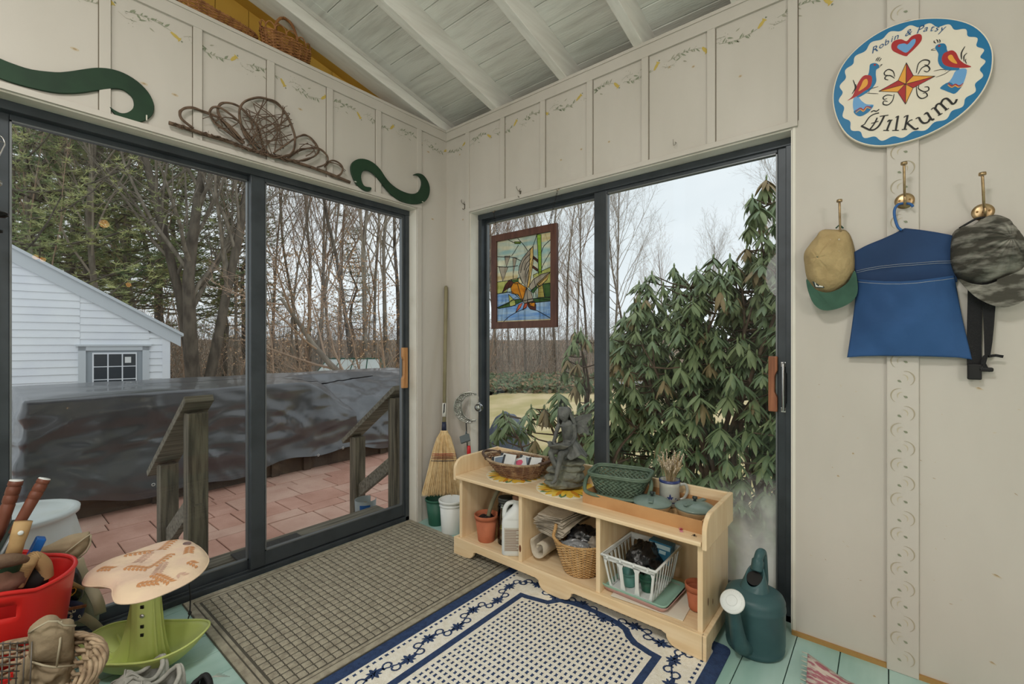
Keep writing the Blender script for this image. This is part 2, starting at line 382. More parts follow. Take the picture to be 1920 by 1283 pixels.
# mustard wall of the loft beyond the low wall, rear walls of the room
b = MB(); x = XW-.07
while x < .3:
    b.box((x, .205, 2.5), (x+.152, .22, 4.2)); x += .155
b.box((XW, .22, 2.5), (.3, .24, 4.2), mi=1); b.box((XW, .14, 2.62), (.3, .22, 2.66)); sloped(b, XW, .3, .137, .205, .0, .02)
struct(b.build('wall_loft', [m_yel, m_gap]))
b = MB(); b.box((XW-.1, YS, 0), (XW, 0, 4.2)); struct(b.build('wall_rear', m_wall))
b = MB(); b.box((XW, YS-.1, 0), (.14, YS, 4.2)); struct(b.build('wall_south', m_wall))
# warm lamp far behind, seen only as orange glints in the glass
m_bulb = mat('warm_bulb', (255, 190, 110), .4, emit=14)
for (x, y, z, r, wh) in [(-1.06, -5.0, 2.70, .05, 'mirrored in front of the pines'), (-1.66, -5.0, 2.19, .028, 'mirrored on the shed roof, left of two'), (-1.60, -5.0, 2.17, .028, 'mirrored on the shed roof, right of two'), (-.82, -5.0, 1.95, .03, 'mirrored in front of the big leaning tree')]:
    l = thing('pendant_lamp', 'small warm globe lamp '+wh, 'lamp', (x, y, z), group='globe lamps mirrored in the glass')
    bb = MB(); bb.ball((0, 0, 0), r); bb.build('globe', m_bulb, l)
    bb = MB(); bb.tube([(0, 0, r), (0, 0, rz_(x)+.1-z)], .004); bb.build('cord', m_dark, l)
# ---------------------------------------------------------------- sliding doors
def slider(idx, T, x0, x1, zt, glassm, order, dk=0):
    """T: wall frame; x0..x1 opening in local x; local z out of the wall (frame at -.13..-.09)"""
    root = thing('door_%d' % idx, None, None); struct(root)
    f = MB(); fr = .03
    f.box((x0, 0.0, -.145), (x0+fr, zt, -.075), T); f.box((x1-fr, 0, -.145), (x1, zt, -.075), T)
    f.box((x0, zt-.034, -.145), (x1, zt, -.072), T); f.box((x0, 0, -.15), (x1, .028, -.075), T)
    f.box((x0+fr, .028, -.098), (x1-fr, .04, -.094), T); f.box((x0+fr, .028, -.125), (x1-fr, .04, -.121), T)
    struct(f.build('door_frame', m_frame, root, bevel=.002))
    return root
dA = slider(1, FA, -2.199, -.263, AH-.006, m_glass, 0)
dB = slider(2, FB, .24, 2.088, BH-.006, m_glass, 0)
def panel(root, T, x0, x1, z0, z1, zc, sl, sr, rt, rb, gm, name='door_panel'):
    p = MB()
    p.box((x0, z0, zc-.014), (x0+sl, z1, zc+.014), T); p.box((x1-sr, z0, zc-.014), (x1, z1, zc+.014), T)
    p.box((x0+sl, z1-rt, zc-.014), (x1-sr, z1, zc+.014), T); p.box((x0+sl, z0, zc-.014), (x1-sr, z0+rb, zc+.014), T)
    o = struct(p.build(name, m_frame, root, bevel=.003))
    g = MB()
    g.mi = 0
    a, c = x0+sl, x1-sr
    for q in ((a, z0+rb, a+.006, z1-rt), (c-.006, z0+rb, c, z1-rt), (a, z1-rt-.006, c, z1-rt), (a, z0+rb, c, z0+rb+.006)):
        g.box((q[0], q[1], zc-.008), (q[2], q[3], zc+.0155), T)
    struct(g.build('glazing_bead', m_grey, o))
    g = MB(); g.add([(a, z0+rb, zc), (c, z0+rb, zc), (c, z1-rt, zc), (a, z1-rt, zc)], [(0, 1, 2, 3)], T, False)
    struct(g.build('glass_pane', gm, o))
    return o
# left opening: fixed left panel outside, sliding right panel inside
panel(dA, FA, -2.19, -1.19, .03, 2.045, -.13, .135, .05, .028, .05, m_glass)
pr = panel(dA, FA, -1.241, -.268, .035, 2.05, -.098, .069, .045, .03, .075, m_glass)
pl = panel(dB, FB, .245, 1.19, .03, 2.035, -.13, .036, .048, .028, .05, m_glass)
pk = panel(dB, FB, 1.13, 2.083, .035, 2.04, -.098, .078, .057, .03, .05, m_glassf)
m_hw = mat('oiled_wood_handle', (192, 142, 92), .5, col2=(164, 112, 66), vs=5, stretch=(14, 14, 1))
m_hw2 = mat('brown_wood_handle', (158, 102, 72), .5, col2=(126, 78, 54), vs=5, stretch=(14, 14, 1))
def pull(root, T, x, z0, z1, w, m, s):
    pts = [(0, z0), (w, z0), (w, z0+.06), (w*.72, z0+.085), (w*.72, z1-.085), (w, z1-.06), (w, z1), (0, z1)]
    pts = [(x+s*p, q) for p, q in pts]
    b = MB(); b.prism(pts, .026, T, z=-.084); o = b.build('door_handle', m, root, bevel=.004); o['label'] = 'wooden pull handle'; return struct(o)
pull(pr, FA, -.286, .888, 1.156, -.04, m_hw, 1)
x_, z_ = 2.02, 0
pull(pk, FB, 1.995, .892, 1.13, .034, m_hw2, 1)
b = MB(); b.tube([(2.052, 1.10, -.084), (2.052, 1.10, -.055), (2.052, .90, -.055), (2.052, .90, -.084)], .006, 8, T=FB)
b.box((2.04, 1.085, -.086), (2.075, 1.105, -.078), FB); b.box((2.04, .89, -.086), (2.075, .91, -.078), FB)
o = struct(b.build('latch_bracket', mat('chrome', (190, 190, 190), .25, metal=1), pk, bevel=.002)); o['label'] = 'chrome latch bracket'
b = MB(); b.box((2.058, .91, -.086), (2.078, 1.08, -.08), FB); b.box((2.05, .93, -.08), (2.062, 1.06, -.06), FB); struct(b.build('latch', m_track, pk))
# ================================================================ mats, bench and what stands on it
def W(root):
    b = MB(); b.T = (Matrix.Translation(root.location) @ Matrix.Rotation(root.rotation_euler[2], 4, 'Z')).inverted(); return b
def lbl(o, t): o['label'] = t; return o
m_pine = mat('clear_pine', (238, 214, 176), .45, col2=(226, 196, 152), vs=3.2, stretch=(14, 1, 14), coat=.15, lo=.35, hi=.7)
m_pinev = mat('clear_pine_upright', (238, 214, 176), .45, col2=(226, 196, 152), vs=3.2, stretch=(14, 14, 1), coat=.15, lo=.35, hi=.7)
m_pk = mat('pine_knot', (110, 62, 34), .6)
m_terra = mat('terracotta', (190, 112, 80), .75, col2=(172, 98, 68), vs=14)
m_gplast = mat('dark_green_plastic', (44, 92, 74), .5)
m_white = mat('white_plastic', (222, 226, 224), .4)
m_wick = mat('golden_wicker', (206, 168, 116), .6, col2=(178, 138, 88), vs=30); m_wickd = mat('dark_wicker', (112, 78, 58), .45, col2=(168, 134, 100), vs=26, lo=.45, hi=.7)
m_wickg = mat('grey_tan_willow', (178, 156, 128), .6, col2=(138, 116, 92), vs=26)
# ---- ribbed door mat
m_mat = mat('olive_grey_carpet', (176, 169, 150), .95, col2=(152, 145, 128), vs=40, bump=.6, bs=300)
m_rub = mat('dark_rubber', (84, 80, 70), .8)
mt = thing('door_mat', 'large olive grey ribbed door mat in front of the left sliding door', 'door mat', (-.9, -.4, 0))
mx0, mx1, my0, my1 = -1.535, -.262, -.862, .066
b = W(mt); b.box((mx0, my0, 0), (mx1, my1, .004)); b.build('rubber_backing', m_rub, mt)
b = W(mt)
for i, (a, w, h) in enumerate([(0.004, .028, .0075), (.038, .014, .0065)]):
    b.box((mx0+a, my0+a, .002), (mx1-a, my0+a+w, h)); b.box((mx0+a, my1-a-w, .002), (mx1-a, my1-a, h)); b.box((mx0+a, my0+a+w, .002), (mx0+a+w, my1-a-w, h)); b.box((mx1-a-w, my0+a+w, .002), (mx1-a, my1-a-w, h))
b.build('raised_border', m_mat, mt, bevel=.002, seg=1)
b = W(mt); x = mx0+.06; k = 0
while x < mx1-.075:
    y = my0+.06; j = 0
    while y < my1-.07:
        x_, y_ = x, y; w, h = .0318, .0350
        # a block of three little ribs
        vs = []; nn = 7
        for q in range(nn):
            t = q/(nn-1); z = .0045+.0055*abs(sin(t*pi*2.5+.25)) if 0 < q < nn-1 else .003
            vs += [(x_+.001, y_+t*h, z*.75), (x_+w*.25, y_+t*h, z), (x_+w*.75, y_+t*h, z), (x_+w-.001, y_+t*h, z*.75)]
        fs = [(4*q+c, 4*q+c+1, 4*q+c+5, 4*q+c+4) for q in range(nn-1) for c in range(3)]
        b.add(vs, fs, None, True); y += .037; j += 1
    x += .034; k += 1
b.build('rib_blocks', m_mat, mt)
# ---- navy and cream rug
m_cream = mat('cream_wool', (250, 246, 234), .95, col2=(240, 234, 218), vs=60, bump=.7, bs=260)
m_navy = mat('navy_wool', (52, 74, 114), .95, col2=(42, 60, 96), vs=60, bump=.7, bs=260)
rx0, rx1, ry0, ry1 = -1.95, -.262, -1.93, -.868
rg = thing('area_rug', 'cream and navy patterned rug with a scrolled floral border, running under the bench', 'rug', (-1.1, -1.4, 0))
b = W(rg); b.mi = 0
def rr(b, x0, y0, x1, y1, z0, z1, mi, r=.02):
    p = []
    for cx, cy, a in ((x1-r, y1-r, 0), (x0+r, y1-r, pi/2), (x0+r, y0+r, pi), (x1-r, y0+r, 1.5*pi)):
        p += [(cx+r*cos(a+i*pi/8), cy+r*sin(a+i*pi/8)) for i in range(5)]
    b.prism(p, z1-z0, None, mi, z=z0)
rr(b, rx0, ry0, rx1, ry1, .0005, .0055, 1, .03); rr(b, rx0+.052, ry0+.052, rx1-.052, ry1-.052, .005, .0068, 0, .02)
R_ = random.Random(77); ZR = .0071
def jit(poly, a=.0012): return [(x+R_.uniform(-a, a), y+R_.uniform(-a, a)) for x, y in poly]
def sq(cx, cy, w, h): b.flat(jit([(cx-w/2, cy-h/2), (cx, cy-h/2+.001), (cx+w/2, cy-h/2), (cx+w/2-.001, cy), (cx+w/2, cy+h/2), (cx, cy+h/2-.001), (cx-w/2, cy+h/2), (cx-w/2+.001, cy)]), ZR, None, 1)
i = 0; x = rx0+.08
while x < rx1-.07: sq(x, ry1-.068, .014, .012); sq(x, ry0+.068, .014, .012); x += .027
y = ry0+.095
while y < ry1-.08: sq(rx1-.068, y, .012, .014); sq(rx0+.068, y, .012, .014); y += .027
# inner navy line with ogee top at both ends
ix0, ix1, iy0, iy1 = rx0+.215, rx1-.235, ry0+.205, ry1-.205
mid = (iy0+iy1)/2; og = []
for t in [i_/20 for i_ in range(21)]:
    yy = iy1+(iy0-iy1)*t; d = abs(yy-mid)/((iy1-iy0)/2)
    q = 0 if d > .66 else (.042 if d > .60 else .042+.062*sqrt(max(0, 1-(d/.60)**2)))
    q = .028*max(0, min(1, (.95-d)/.35)) if d > .60 else q
    og.append((ix1+q, yy))
og2 = [(ix0-(p[0]-ix1), p[1]) for p in reversed(og)]
loop = og+og2
def band(pts, w, closed, mi, z):
    n = len(pts); 
    for i in range(n if closed else n-1):
        p, q = Vector(pts[i]), Vector(pts[(i+1) % n]); d = (q-p)
        if d.length < 1e-5: continue
        d.normalize(); s = Vector((-d.y, d.x))*w/2; e = d*w*.4; b.flat([tuple(p+s-e), tuple(q+s+e), tuple(q-s+e), tuple(p-s-e)], z+.00006*(i % 2), None, mi)
band(loop, .029, True, 1, ZR)
def inside(x, y, m):
    if y < iy0+m or y > iy1-m or x < ix0+m*0-.08: return False
    t = (iy1-y)/(iy1-iy0)*20; i = min(19, max(0, int(t))); f = t-i; xm = og[i][0]+(og[i+1][0]-og[i][0])*f
    return ix0-(xm-ix1)+m < x < xm-m
x = ix0-.1; 
while x < ix1+.13:
    y = mid-.6; 
    y = mid-.594
    while y < mid+.6:
        if inside(x, y, .028): sq(x, y, .0155, .011)
        y += .022
    x += .0275
# scrolled vine
def motif(cx, cy, a, s, fl=1):
    def P(pts): return [(cx+cos(a)*p*s-sin(a)*q*s*fl, cy+sin(a)*p*s+cos(a)*q*s*fl) for p, q in pts]
    curl = [(-.062+.0*t, 0) for t in ()]
    arc = lambda x0, y0, r, a0, a1, n=9, k=.0: [(x0+(r-k*t/n)*cos(a0+(a1-a0)*t/n), y0+(r-k*t/n)*sin(a0+(a1-a0)*t/n)) for t in range(n+1)]
    for m in (1, -1):
        c1 = [(p, q*m) for p, q in arc(.028, .012, .021, -2.0, 3.2, 12, .011)]; b.flat(jit(P(stroke(c1, .0085)), .0006), ZR, None, 1)
        c2 = [(p, q*m) for p, q in arc(-.045, .004, .024, .3, 3.4, 10, .004)]; b.flat(jit(P(stroke(c2, .0065)), .0006), ZR+.0001, None, 1)
        b.flat(jit(P([(-.004, .004*m), (-.02, .024*m), (-.034, .016*m), (-.03, .004*m)]), .0012), ZR+.0001, None, 1)
    b.flat(jit(P([(0, 0), (.012, .008), (.01, 0), (.012, -.008)]), .0008), ZR+.0001, None, 1)
    b.flat(jit(P([(-.07, 0), (-.05, .013), (-.03, .006), (-.005, .012), (.002, 0), (-.005, -.012), (-.03, -.006), (-.05, -.013)]), .001), ZR+.0002, None, 1)
    for k in range(4): b.flat(jit(P(leaf2(.066, 0, .016, .01, k*pi/2+.78)), .0006), ZR+.0001, None, 1)
def vine(ox, oy, ang, L):
    ca, sa = cos(ang), sin(ang); T = lambda p, q: (ox+ca*p-sa*q, oy+sa*p+ca*q); zc = [0]
    def put(poly, a=.0007): zc[0] += 1; b.flat(jit([T(*p) for p in poly], a), ZR+.00009*(zc[0] % 4), None, 1)
    wl = .25; am = .017
    n = int(L/wl*16); pts = [(L*i/n, am*sin(2*pi*(L*i/n)/wl)) for i in range(n+1)]
    for i in range(0, n): put(stroke(pts[i:i+2], .0062), .0003)
    k = 0; x = wl/4
    while x < L-.02:
        s_ = 1 if k % 2 == 0 else -1; y = am*s_
        for a, l_, w_ in ((0, .042, .018), (pi, .042, .018), (pi/2, .03, .015), (-pi/2, .03, .015), (.75, .03, .011), (-.75, .03, .011), (pi-.75, .03, .011), (pi+.75, .03, .011)):
            put([(x+cos(a)*p-sin(a)*q, y+sin(a)*p+cos(a)*q) for p, q in [(0, -.003), (l_*.45, -w_*.5), (l_*.8, -w_*.32), (l_, 0), (l_*.8, w_*.32), (l_*.45, w_*.5), (0, .003)]])
        # curls springing off between the flowers
        cx, cy = x+wl/4, 0
        for m in (1, -1):
            sp = [(cx+m*(.004+.0)+m*(.025-.0021*t)*cos(-.4+t*.62)*1.0, cy+m*s_*-.013+(.025-.0021*t)*sin(-.4+t*.62)*-s_*m) for t in range(9)]
            for i in range(8): put(stroke(sp[i:i+2], .0075), .0003)
        put([(cx+p*.011, cy+q*.011) for p, q in ((1, 0), (.3, .3), (0, 1), (-.3, .3), (-1, 0), (-.3, -.3), (0, -1), (.3, -.3))])
        x += wl/2; k += 1
vine(rx0+.16, ry1-.133, 0, (rx1-rx0)-.28); vine(rx0+.16, ry0+.133, 0, (rx1-rx0)-.28)
vine(rx1-.133, ry0+.16, pi/2, (ry1-ry0)-.30)
b.build('pile', [m_cream, m_navy], rg)
# ---- pink woven rug end at the far right
wr = thing('woven_rug', 'pink and white woven rug, its end just showing at the bottom right by the wall', 'rug', (-.5, -2.75, 0))
m_pinkr = mat('pink_weave', (186, 118, 128), .95, col2=(222, 208, 196), vs=24, stretch=(3, 1, 1), lo=.45, hi=.55, bump=.6, bs=200)
b = W(wr)
def wv(u, v):
    x = -.17-.75*u; y = -2.165-.75*v-.02*sin(u*3); z = .004+.035*max(0, 1-u*6)*max(0, 1-v*7)
    return (x-.10*v, y, z)
b.grid(30, 20, wv); b.build('weave', m_pinkr, wr, solid=.005)
b = W(wr)
for i in range(40):
    u = i/40; x, y, z = wv(u, 0); b.tube([(x, y, z), (x+.003, y+.018, max(.002, z-.002))], .0015, 4)
b.build('fringe', mat('cream_fringe', (214, 204, 186), .9), wr)
# ---- bench
bx0, bx1, byL, byR = -.412, -.042, -.536, -1.862; BZ = .0075; ST = .446
bn = thing('storage_bench', 'pale pine three cubby storage bench under the window', 'bench', (-.225, -1.2, BZ))
b = W(bn); b.box((bx0-.006, byR+.002, ST-.017), (bx1, byL-.002, ST)); b.build('top_board', m_pine, bn, bevel=.004)
b = W(bn); b.box((bx0+.02, byR+.02, BZ+.075), (bx1, byL-.02, BZ+.092)); b.build('bottom_shelf', m_pine, bn, bevel=.002)
for y in (-.567, -.998, -1.432, -1.86):
    b = W(bn); w = .020; nm = 'side_panel' if y in (-.567, -1.86) else 'partition'; b.box((bx0+.018, y, BZ+(.09 if nm == 'partition' else 0)), (bx1-.002, y+w, ST-.016))
    if nm == 'partition': b.box((bx0+.012, y-.0, BZ+.09), (bx0+.02, y+w, ST-.016))
    for q in {-.567: [(-.2, .18, -.02)], -.998: [], -1.432: [], -1.86: []}[y]: pass
    b.build(nm, m_pinev, bn, bevel=.002)
def kn(y, x, z, r, side):      # knots on faces turned to -y / front
    b = W(bn)
    return b
b = W(bn)
T1 = Matrix(((0, 0, -1, bx0+.0119), (-1, 0, 0, 0), (0, 1, 0, 0), (0, 0, 0, 1)))
b.flat(disc(.988, .165, .007, 14, .018), 0, T1); b.build('knot', m_pk, bn)
TR_ = Matrix(((1, 0, 0, 0), (0, 0, -1, -1.8608), (0, 1, 0, 0), (0, 0, 0, 1)))
for q in ((-.33, .19, .005, 12, .016), (-.27, .165, .004, 12, .012)): b = W(bn); b.flat(disc(*q), 0, TR_); b.build('knot', m_pk, bn)
b = W(bn); b.box((bx1-.006, byR+.01, BZ+.09), (bx1, byL-.01, ST)); b.build('back_panel', m_pinev, bn)
# scalloped plinth front and plain sides
T2 = Matrix(((0, 0, -1, bx0+.018), (-1, 0, 0, 0), (0, 1, 0, BZ), (0, 0, 0, 1)))
a0, a1 = -byL-.004, -byR+.006; c0 = (a0+a1)/2
def scal(s, e):   # arch from s to e
    p = [(s, 0)]
    for t in range(7): a = pi*.5*t/6; p.append((s+.012+.045*sin(a)*1.0, .04*(1-cos(a))+.004))
    p += [(s+.075, .05)]
    q = [(s+e-x, z) for x, z in reversed(p)]
    return p+q
prof = [(a0, 0)]+scal(a0+.085, c0-.035)+scal(c0+.035, a1-.085)+[(a1, 0), (a1, .094), (a0, .094)]
b = W(bn); b.prism(prof, .018, T2); b.build('plinth', m_pine, bn, bevel=.003)
for y in (byL-.002, byR-.016):
    b = W(bn); b.prism([(bx0, 0), (bx0+.05, 0), (bx0+.075, .03), (bx1-.06, .03), (bx1-.04, 0), (bx1, 0), (bx1, .094), (bx0, .094)], .018, Matrix(((1, 0, 0, 0), (0, 0, -1, y+.018), (0, 1, 0, BZ), (0, 0, 0, 1)))); b.build('plinth', m_pine, bn, bevel=.003)
for y in (byL+.016, byR+.0):
    p = [(bx0-.004, ST-.028), (bx0-.004, ST+.035)]+[(bx0-.004+.075-.075*cos(pi/2*t/8), ST+.035+.062*sin(pi/2*t/8)) for t in range(1, 9)]+[(bx1, ST+.097), (bx1, ST-.028)]
    b = W(bn); b.prism(p, .018, Matrix(((1, 0, 0, 0), (0, 0, -1, y), (0, 1, 0, 0), (0, 0, 0, 1)))); b.build('gallery_end', m_pinev, bn, bevel=.004)
b = W(bn); b.box((bx1-.018, byR+.0, ST), (bx1, byL, ST+.095)); b.build('gallery_back', m_pine, bn, bevel=.003)
# ---- sunflower mats
m_pet = mat('sunflower_yellow', (232, 184, 50), .6, col2=(240, 208, 96), vs=20); m_sfg = mat('sunflower_leaf', (104, 134, 88), .7); m_sfb = mat('pale_backing', (232, 222, 196), .7); m_sfo = mat('sunflower_orange', (212, 140, 40), .6)
for (cx, cy, r, lab) in [(-.19, -.785, .162, 'round sunflower table mat under the dark oval wicker basket'), (-.20, -1.135, .158, 'round sunflower table mat under the fairy statue')]:
    s = thing('sunflower_mat', lab, 'table mat', (cx, cy, ST))
    b = MB(); b.prism(disc(0, 0, r, 44), .0015, mi=2); R_ = random.Random(int(cx*1000+cy*10))
    for k in range(22): a = k*2*pi/22+.1; b.flat([(cos(a)*p-sin(a)*q, sin(a)*p+cos(a)*q) for p, q in [(r*.6, -.018), (r*.85, -.016), (r*.99, 0), (r*.85, .016), (r*.6, .018)]], .0016, mi=1 if k % 3 == 0 else 0)
    for k in range(30):
        a = k*2*pi/30+R_.uniform(-.05, .05); L = r*R_.uniform(.82, .97); w = .013
        b.flat([(cos(a)*p-sin(a)*q, sin(a)*p+cos(a)*q) for p, q in [(.04, -.004), (L*.6, -w), (L*.88, -w*.6), (L, 0), (L*.88, w*.6), (L*.6, w), (.04, .004)]], .0018+.00012*(k % 3), mi=0 if k % 4 else 3)
    b.prism(disc(0, 0, .045, 24), .0012, mi=4, z=.0015)
    b.build('printed_face', [m_pet, m_sfg, m_sfb, m_sfo, mat('seed_brown', (96, 66, 40), .8)], s)
# ---- wicker helper
def wick(b, f, rows, stakes, r, mi=0, seed=1, amp=.006, T=None, stake_mi=None, tstart=0, tend=1):
    """f(t, a) -> (x, y, z) for height t and angle a; strands woven in and out of the stakes"""
    R = random.Random(seed)
    for i in range(rows):
        t = tstart+(tend-tstart)*(i+.5)/rows; pts = []
        n = stakes*2
        for j in range(n*2):
            a = 2*pi*j/(n*2); p = Vector(f(t, a)); q = Vector(f(t, a+.02)); tg = (q-p).normalized(); up = Vector((0, 0, 1)); out = tg.cross(up)
            if out.length < 1e-6: out = Vector((cos(a), sin(a), 0))
            out.normalize(); ph = (j/2.0+i)*pi
            pts.append(p+out*amp*cos(ph)*(1)+Vector((0, 0, R.uniform(-.0008, .0008))))
        b.tube(pts, [r*R.uniform(.82, 1.15)]*len(pts), 5, closed=True, T=T, mi=mi)
    for k in range(stakes):
        a = 2*pi*k/stakes; b.tube([f(t_/8, a) for t_ in range(9)], r*1.1, 5, T=T, mi=mi if stake_mi is None else stake_mi)
def rope(b, pts, r, strands=2, pitch=.03, n=5, mi=0, T=None, closed=False, rs=None):
    P = [Vector(p) for p in pts]; L = 0; k = len(P); outs = [[] for _ in range(strands)]
    nrm = None
    for i in range(k):
        d = (P[(i+1) % k if closed else min(i+1, k-1)]-P[i-1 if (closed or i > 0) else 0]).normalized()
        if nrm is None: nrm = d.orthogonal().normalized()
        nrm = (nrm-d*nrm.dot(d)).normalized(); bn_ = d.cross(nrm)
        if i: L += (P[i]-P[i-1]).length
        for s in range(strands):
            a = 2*pi*(L/pitch+s/strands); outs[s].append(P[i]+(nrm*cos(a)+bn_*sin(a))*r*.62)
    for o in outs: b.tube(o, rs or r*.62, n, closed=closed, T=T, mi=mi)
def ell(rx, ry, z, n=64): return [(rx*cos(2*pi*i/n), ry*sin(2*pi*i/n), z) for i in range(n)]
# ---- dark oval basket with seed packets
ob = thing('wicker_basket', 'dark oval wicker basket of paper packets on the left sunflower mat', 'basket', (-.195, -.812, ST+.002), rz=radians(-76))
def fo(t, a):
    g = t**.8; rx = .108+.085*g; ry = .072+.058*g; return (rx*cos(a), ry*sin(a), .004+.083*t+.012*g*abs(cos(a))**3)
b = MB(); wick(b, fo, 15, 17, .0036, 0, 3, .0042, stake_mi=1)
b.lathe([(0, .003), (1, .004)], 30, T=Tm(s=(.108, .072, 1))); rope(b, [(.112*cos(a*pi/30), .076*sin(a*pi/30), .005) for a in range(60)], .005, 2, .025, mi=1, closed=True)
b.build('woven_body', [m_wickd, m_wickg], ob)
b = MB(); rope(b, [fo(1.04, a*pi/40) for a in range(80)], .0068, 3, .045, 5, closed=True); lbl(b.build('rim', m_wickg, ob), 'lighter twisted rim')
for s in (0, 1):
    b = MB(); p = [fo(1.05, s*pi+d) for d in (-.62, -.4, -.15, .15, .4, .62)]; p = [Vector(p[i])+Vector(((1 if not s else -1)*(0, .012, .02, .02, .012, 0)[i], 0, (0, .006, .01, .01, .006, 0)[i])) for i in range(6)]
    b.tube(spline(p, 5), .008, 7)
    for j in (0, -1):
        for k in range(4): b.tube([(p[j][0]+(.0095*cos(c)), p[j][1]+(k-1.5)*.004, p[j][2]+.0095*sin(c)) for c in [i*pi/4 for i in range(8)]], .0022, 4, closed=True)
    lbl(b.build('handle', mat('leather_brown', (84, 64, 52), .5), ob), 'dark leather wrapped handle')
m_pap = mat('seed_packet_paper', (226, 226, 220), .6, col2=(206, 208, 208), vs=10); m_papk = mat('pink_print', (206, 92, 118), .6); m_papb = mat('blue_grey_print', (120, 134, 150), .6); m_papd = mat('dark_print', (60, 62, 66), .6)
cols = [(-.12, .0, 30, -35, 2, 'white folded packet at the left of the oval basket'), (-.085, .03, 15, 20, 3, 'dark printed packet lying flat in the oval basket'), (-.05, -.02, -20, -30, 0, 'white packet leaning in the middle of the oval basket'), (.0, .0, 35, -40, 1, 'white packet with a pink print, upright in the oval basket'), (.035, .03, 10, 25, 2, 'grey printed packet behind the pink one'), (.10, -.01, -30, -25, 0, 'cream packet at the right end of the oval basket'), (.075, .04, -60, 15, 0, 'white packet under the right rim of the oval basket')]
MI = ob.matrix_basis.copy()
obT = Matrix.Translation(ob.location) @ Matrix.Rotation(radians(-76), 4, 'Z')
for i, (x, y, az, tilt, mi, lab) in enumerate(cols):
    T = obT @ Tm(x, y, .070+.007*(i % 3), rz=radians(az*.6)) @ Tm(rx=radians(38+9*(i % 3)), ry=radians(tilt*.3), s=1.25)
    b = MB(); b.box((-.036, -.025, -.0015), (.036, .025, .0015), T); b.box((-.036, -.025, .0014), (-.024, .025, .0022), T, mi=3)
    if mi == 1: b.flat([(p*.014+.004, q*.014) for p, q in [(1.2, 0), (.9, .9), (0, 1.1), (-1, .7), (-1.1, -.4), (-.4, -1.1), (.7, -.9)]], .0022, T, 1)
    else: b.box((-.02, -.018, .0014), (.025, .018, .002), T, mi={0: 0, 2: 2, 3: 3}[mi])
    tag(b.build('seed_packet', [m_pap, m_papk, m_papb, m_papd]), lab, 'packet', 'packets in the oval basket')
# ---- fairy statue
m_st = mat('dark_bronze_resin', (104, 106, 102), .55, col2=(74, 76, 74), vs=22, bump=.35, bs=90, spec=.5); m_rock = mat('mossy_grey_rock', (122, 124, 110), .7, col2=(92, 92, 84), vs=16, bump=.7, bs=40)
fz = thing('fairy_statue', 'dark garden statue of a winged fairy seated on a rock holding a leaf bowl', 'statue', (-.205, -1.118, ST+.0022), rz=radians(-57))
b = MB()
def rk_(cx, cy, cz, rx, ry, rz, sd):
    b.ball((cx, cy, cz), (rx, ry, rz), 22, fn=lambda d: 1+.16*noise.noise(d*2.2+Vector((sd, 0, 0)))+.08*noise.noise(d*6+Vector((sd, 3, 0))))
rk_(.0, 0, .022, .098, .07, .03, 1); rk_(.035, .0, .06, .072, .062, .035, 2); rk_(-.055, .0, .05, .045, .05, .018, 9); rk_(.04, .005, .098, .066, .058, .024, 3); rk_(-.05, .01, .085, .04, .045, .016, 5); rk_(.045, .0, .132, .062, .055, .02, 4); rk_(.0, .02, .10, .06, .045, .05, 6)
o = b.build('rock', m_rock, fz); d = o.modifiers.new('rm', 'REMESH'); d.mode = 'VOXEL'; d.voxel_size = .0032; lbl(o, 'layered rock with mossy tint')
b = MB()
V_ = Vector
b.tube(spline([(.045, .01, .165), (.04, .005, .2), (.022, .0, .245), (.018, -.006, .29), (.014, -.01, .325), (.006, -.014, .345), (0, -.018, .36)], 4), [.036, .036, .036, .034, .032, .029, .027, .026, .026, .027, .028, .028, .029, .030, .030, .030, .031, .028, .024, .019, .014, .013, .012, .012, .012], 12)
b.ball((.0, -.024, .377), (.027, .029, .033), 16)            # head bowed forward
b.ball((-.004, -.05, .372), (.005, .006, .007), 8); b.ball((-.003, -.046, .36), (.008, .006, .004), 8); b.ball((.001, -.036, .352), (.011, .011, .009), 8)
b.tube(spline([(.045, -.006, .325), (.055, .0, .29), (.055, -.01, .255), (.036, -.045, .232), (.012, -.066, .228)], 4), [.013]*5+[.012]*4+[.0105]*4+[.008]*4, 8)
b.tube(spline([(-.022, -.01, .325), (-.034, -.012, .295), (-.042, -.02, .265), (-.05, -.045, .24), (-.045, -.065, .236)], 4), [.012]*5+[.011]*4+[.0095]*4+[.0075]*4, 8)
for j in range(4): b.tube([(.012, -.066, .228), (.002-.004*j, -.078+.003*j, .226-.002*j), (-.006-.003*j, -.083+.004*j, .224-.003*j)], [.0035, .003, .0022], 5)
for j in range(4): b.tube([(-.045, -.065, .236), (-.038+.003*j, -.077+.002*j, .231-.002*j), (-.03+.003*j, -.08, .227-.002*j)], [.0035, .003, .0022], 5)
b.tube(spline([(.04, -.0, .185), (.01, -.05, .192), (-.012, -.085, .188), (-.02, -.092, .15), (-.032, -.095, .1), (-.038, -.098, .072)], 4), lambda t: .024-.016*t, 10)
b.tube([(-.036, -.095, .07), (-.046, -.105, .058), (-.062, -.116, .052)], [.010, .010, .006], 8)
b.tube(spline([(.02, .0, .185), (-.03, -.04, .198), (-.062, -.06, .19), (-.05, -.07, .15), (-.03, -.075, .12)], 4), lambda t: .023-.012*t, 10)
b.tube([(-.03, -.075, .12), (-.035, -.088, .108), (-.04, -.098, .104)], [.009, .009, .006], 8)
o = b.build('body', m_st, fz); d = o.modifiers.new('rm', 'REMESH'); d.mode = 'VOXEL'; d.voxel_size = .0026; sm_ = o.modifiers.new('sm', 'SMOOTH'); sm_.iterations = 3
b = MB()
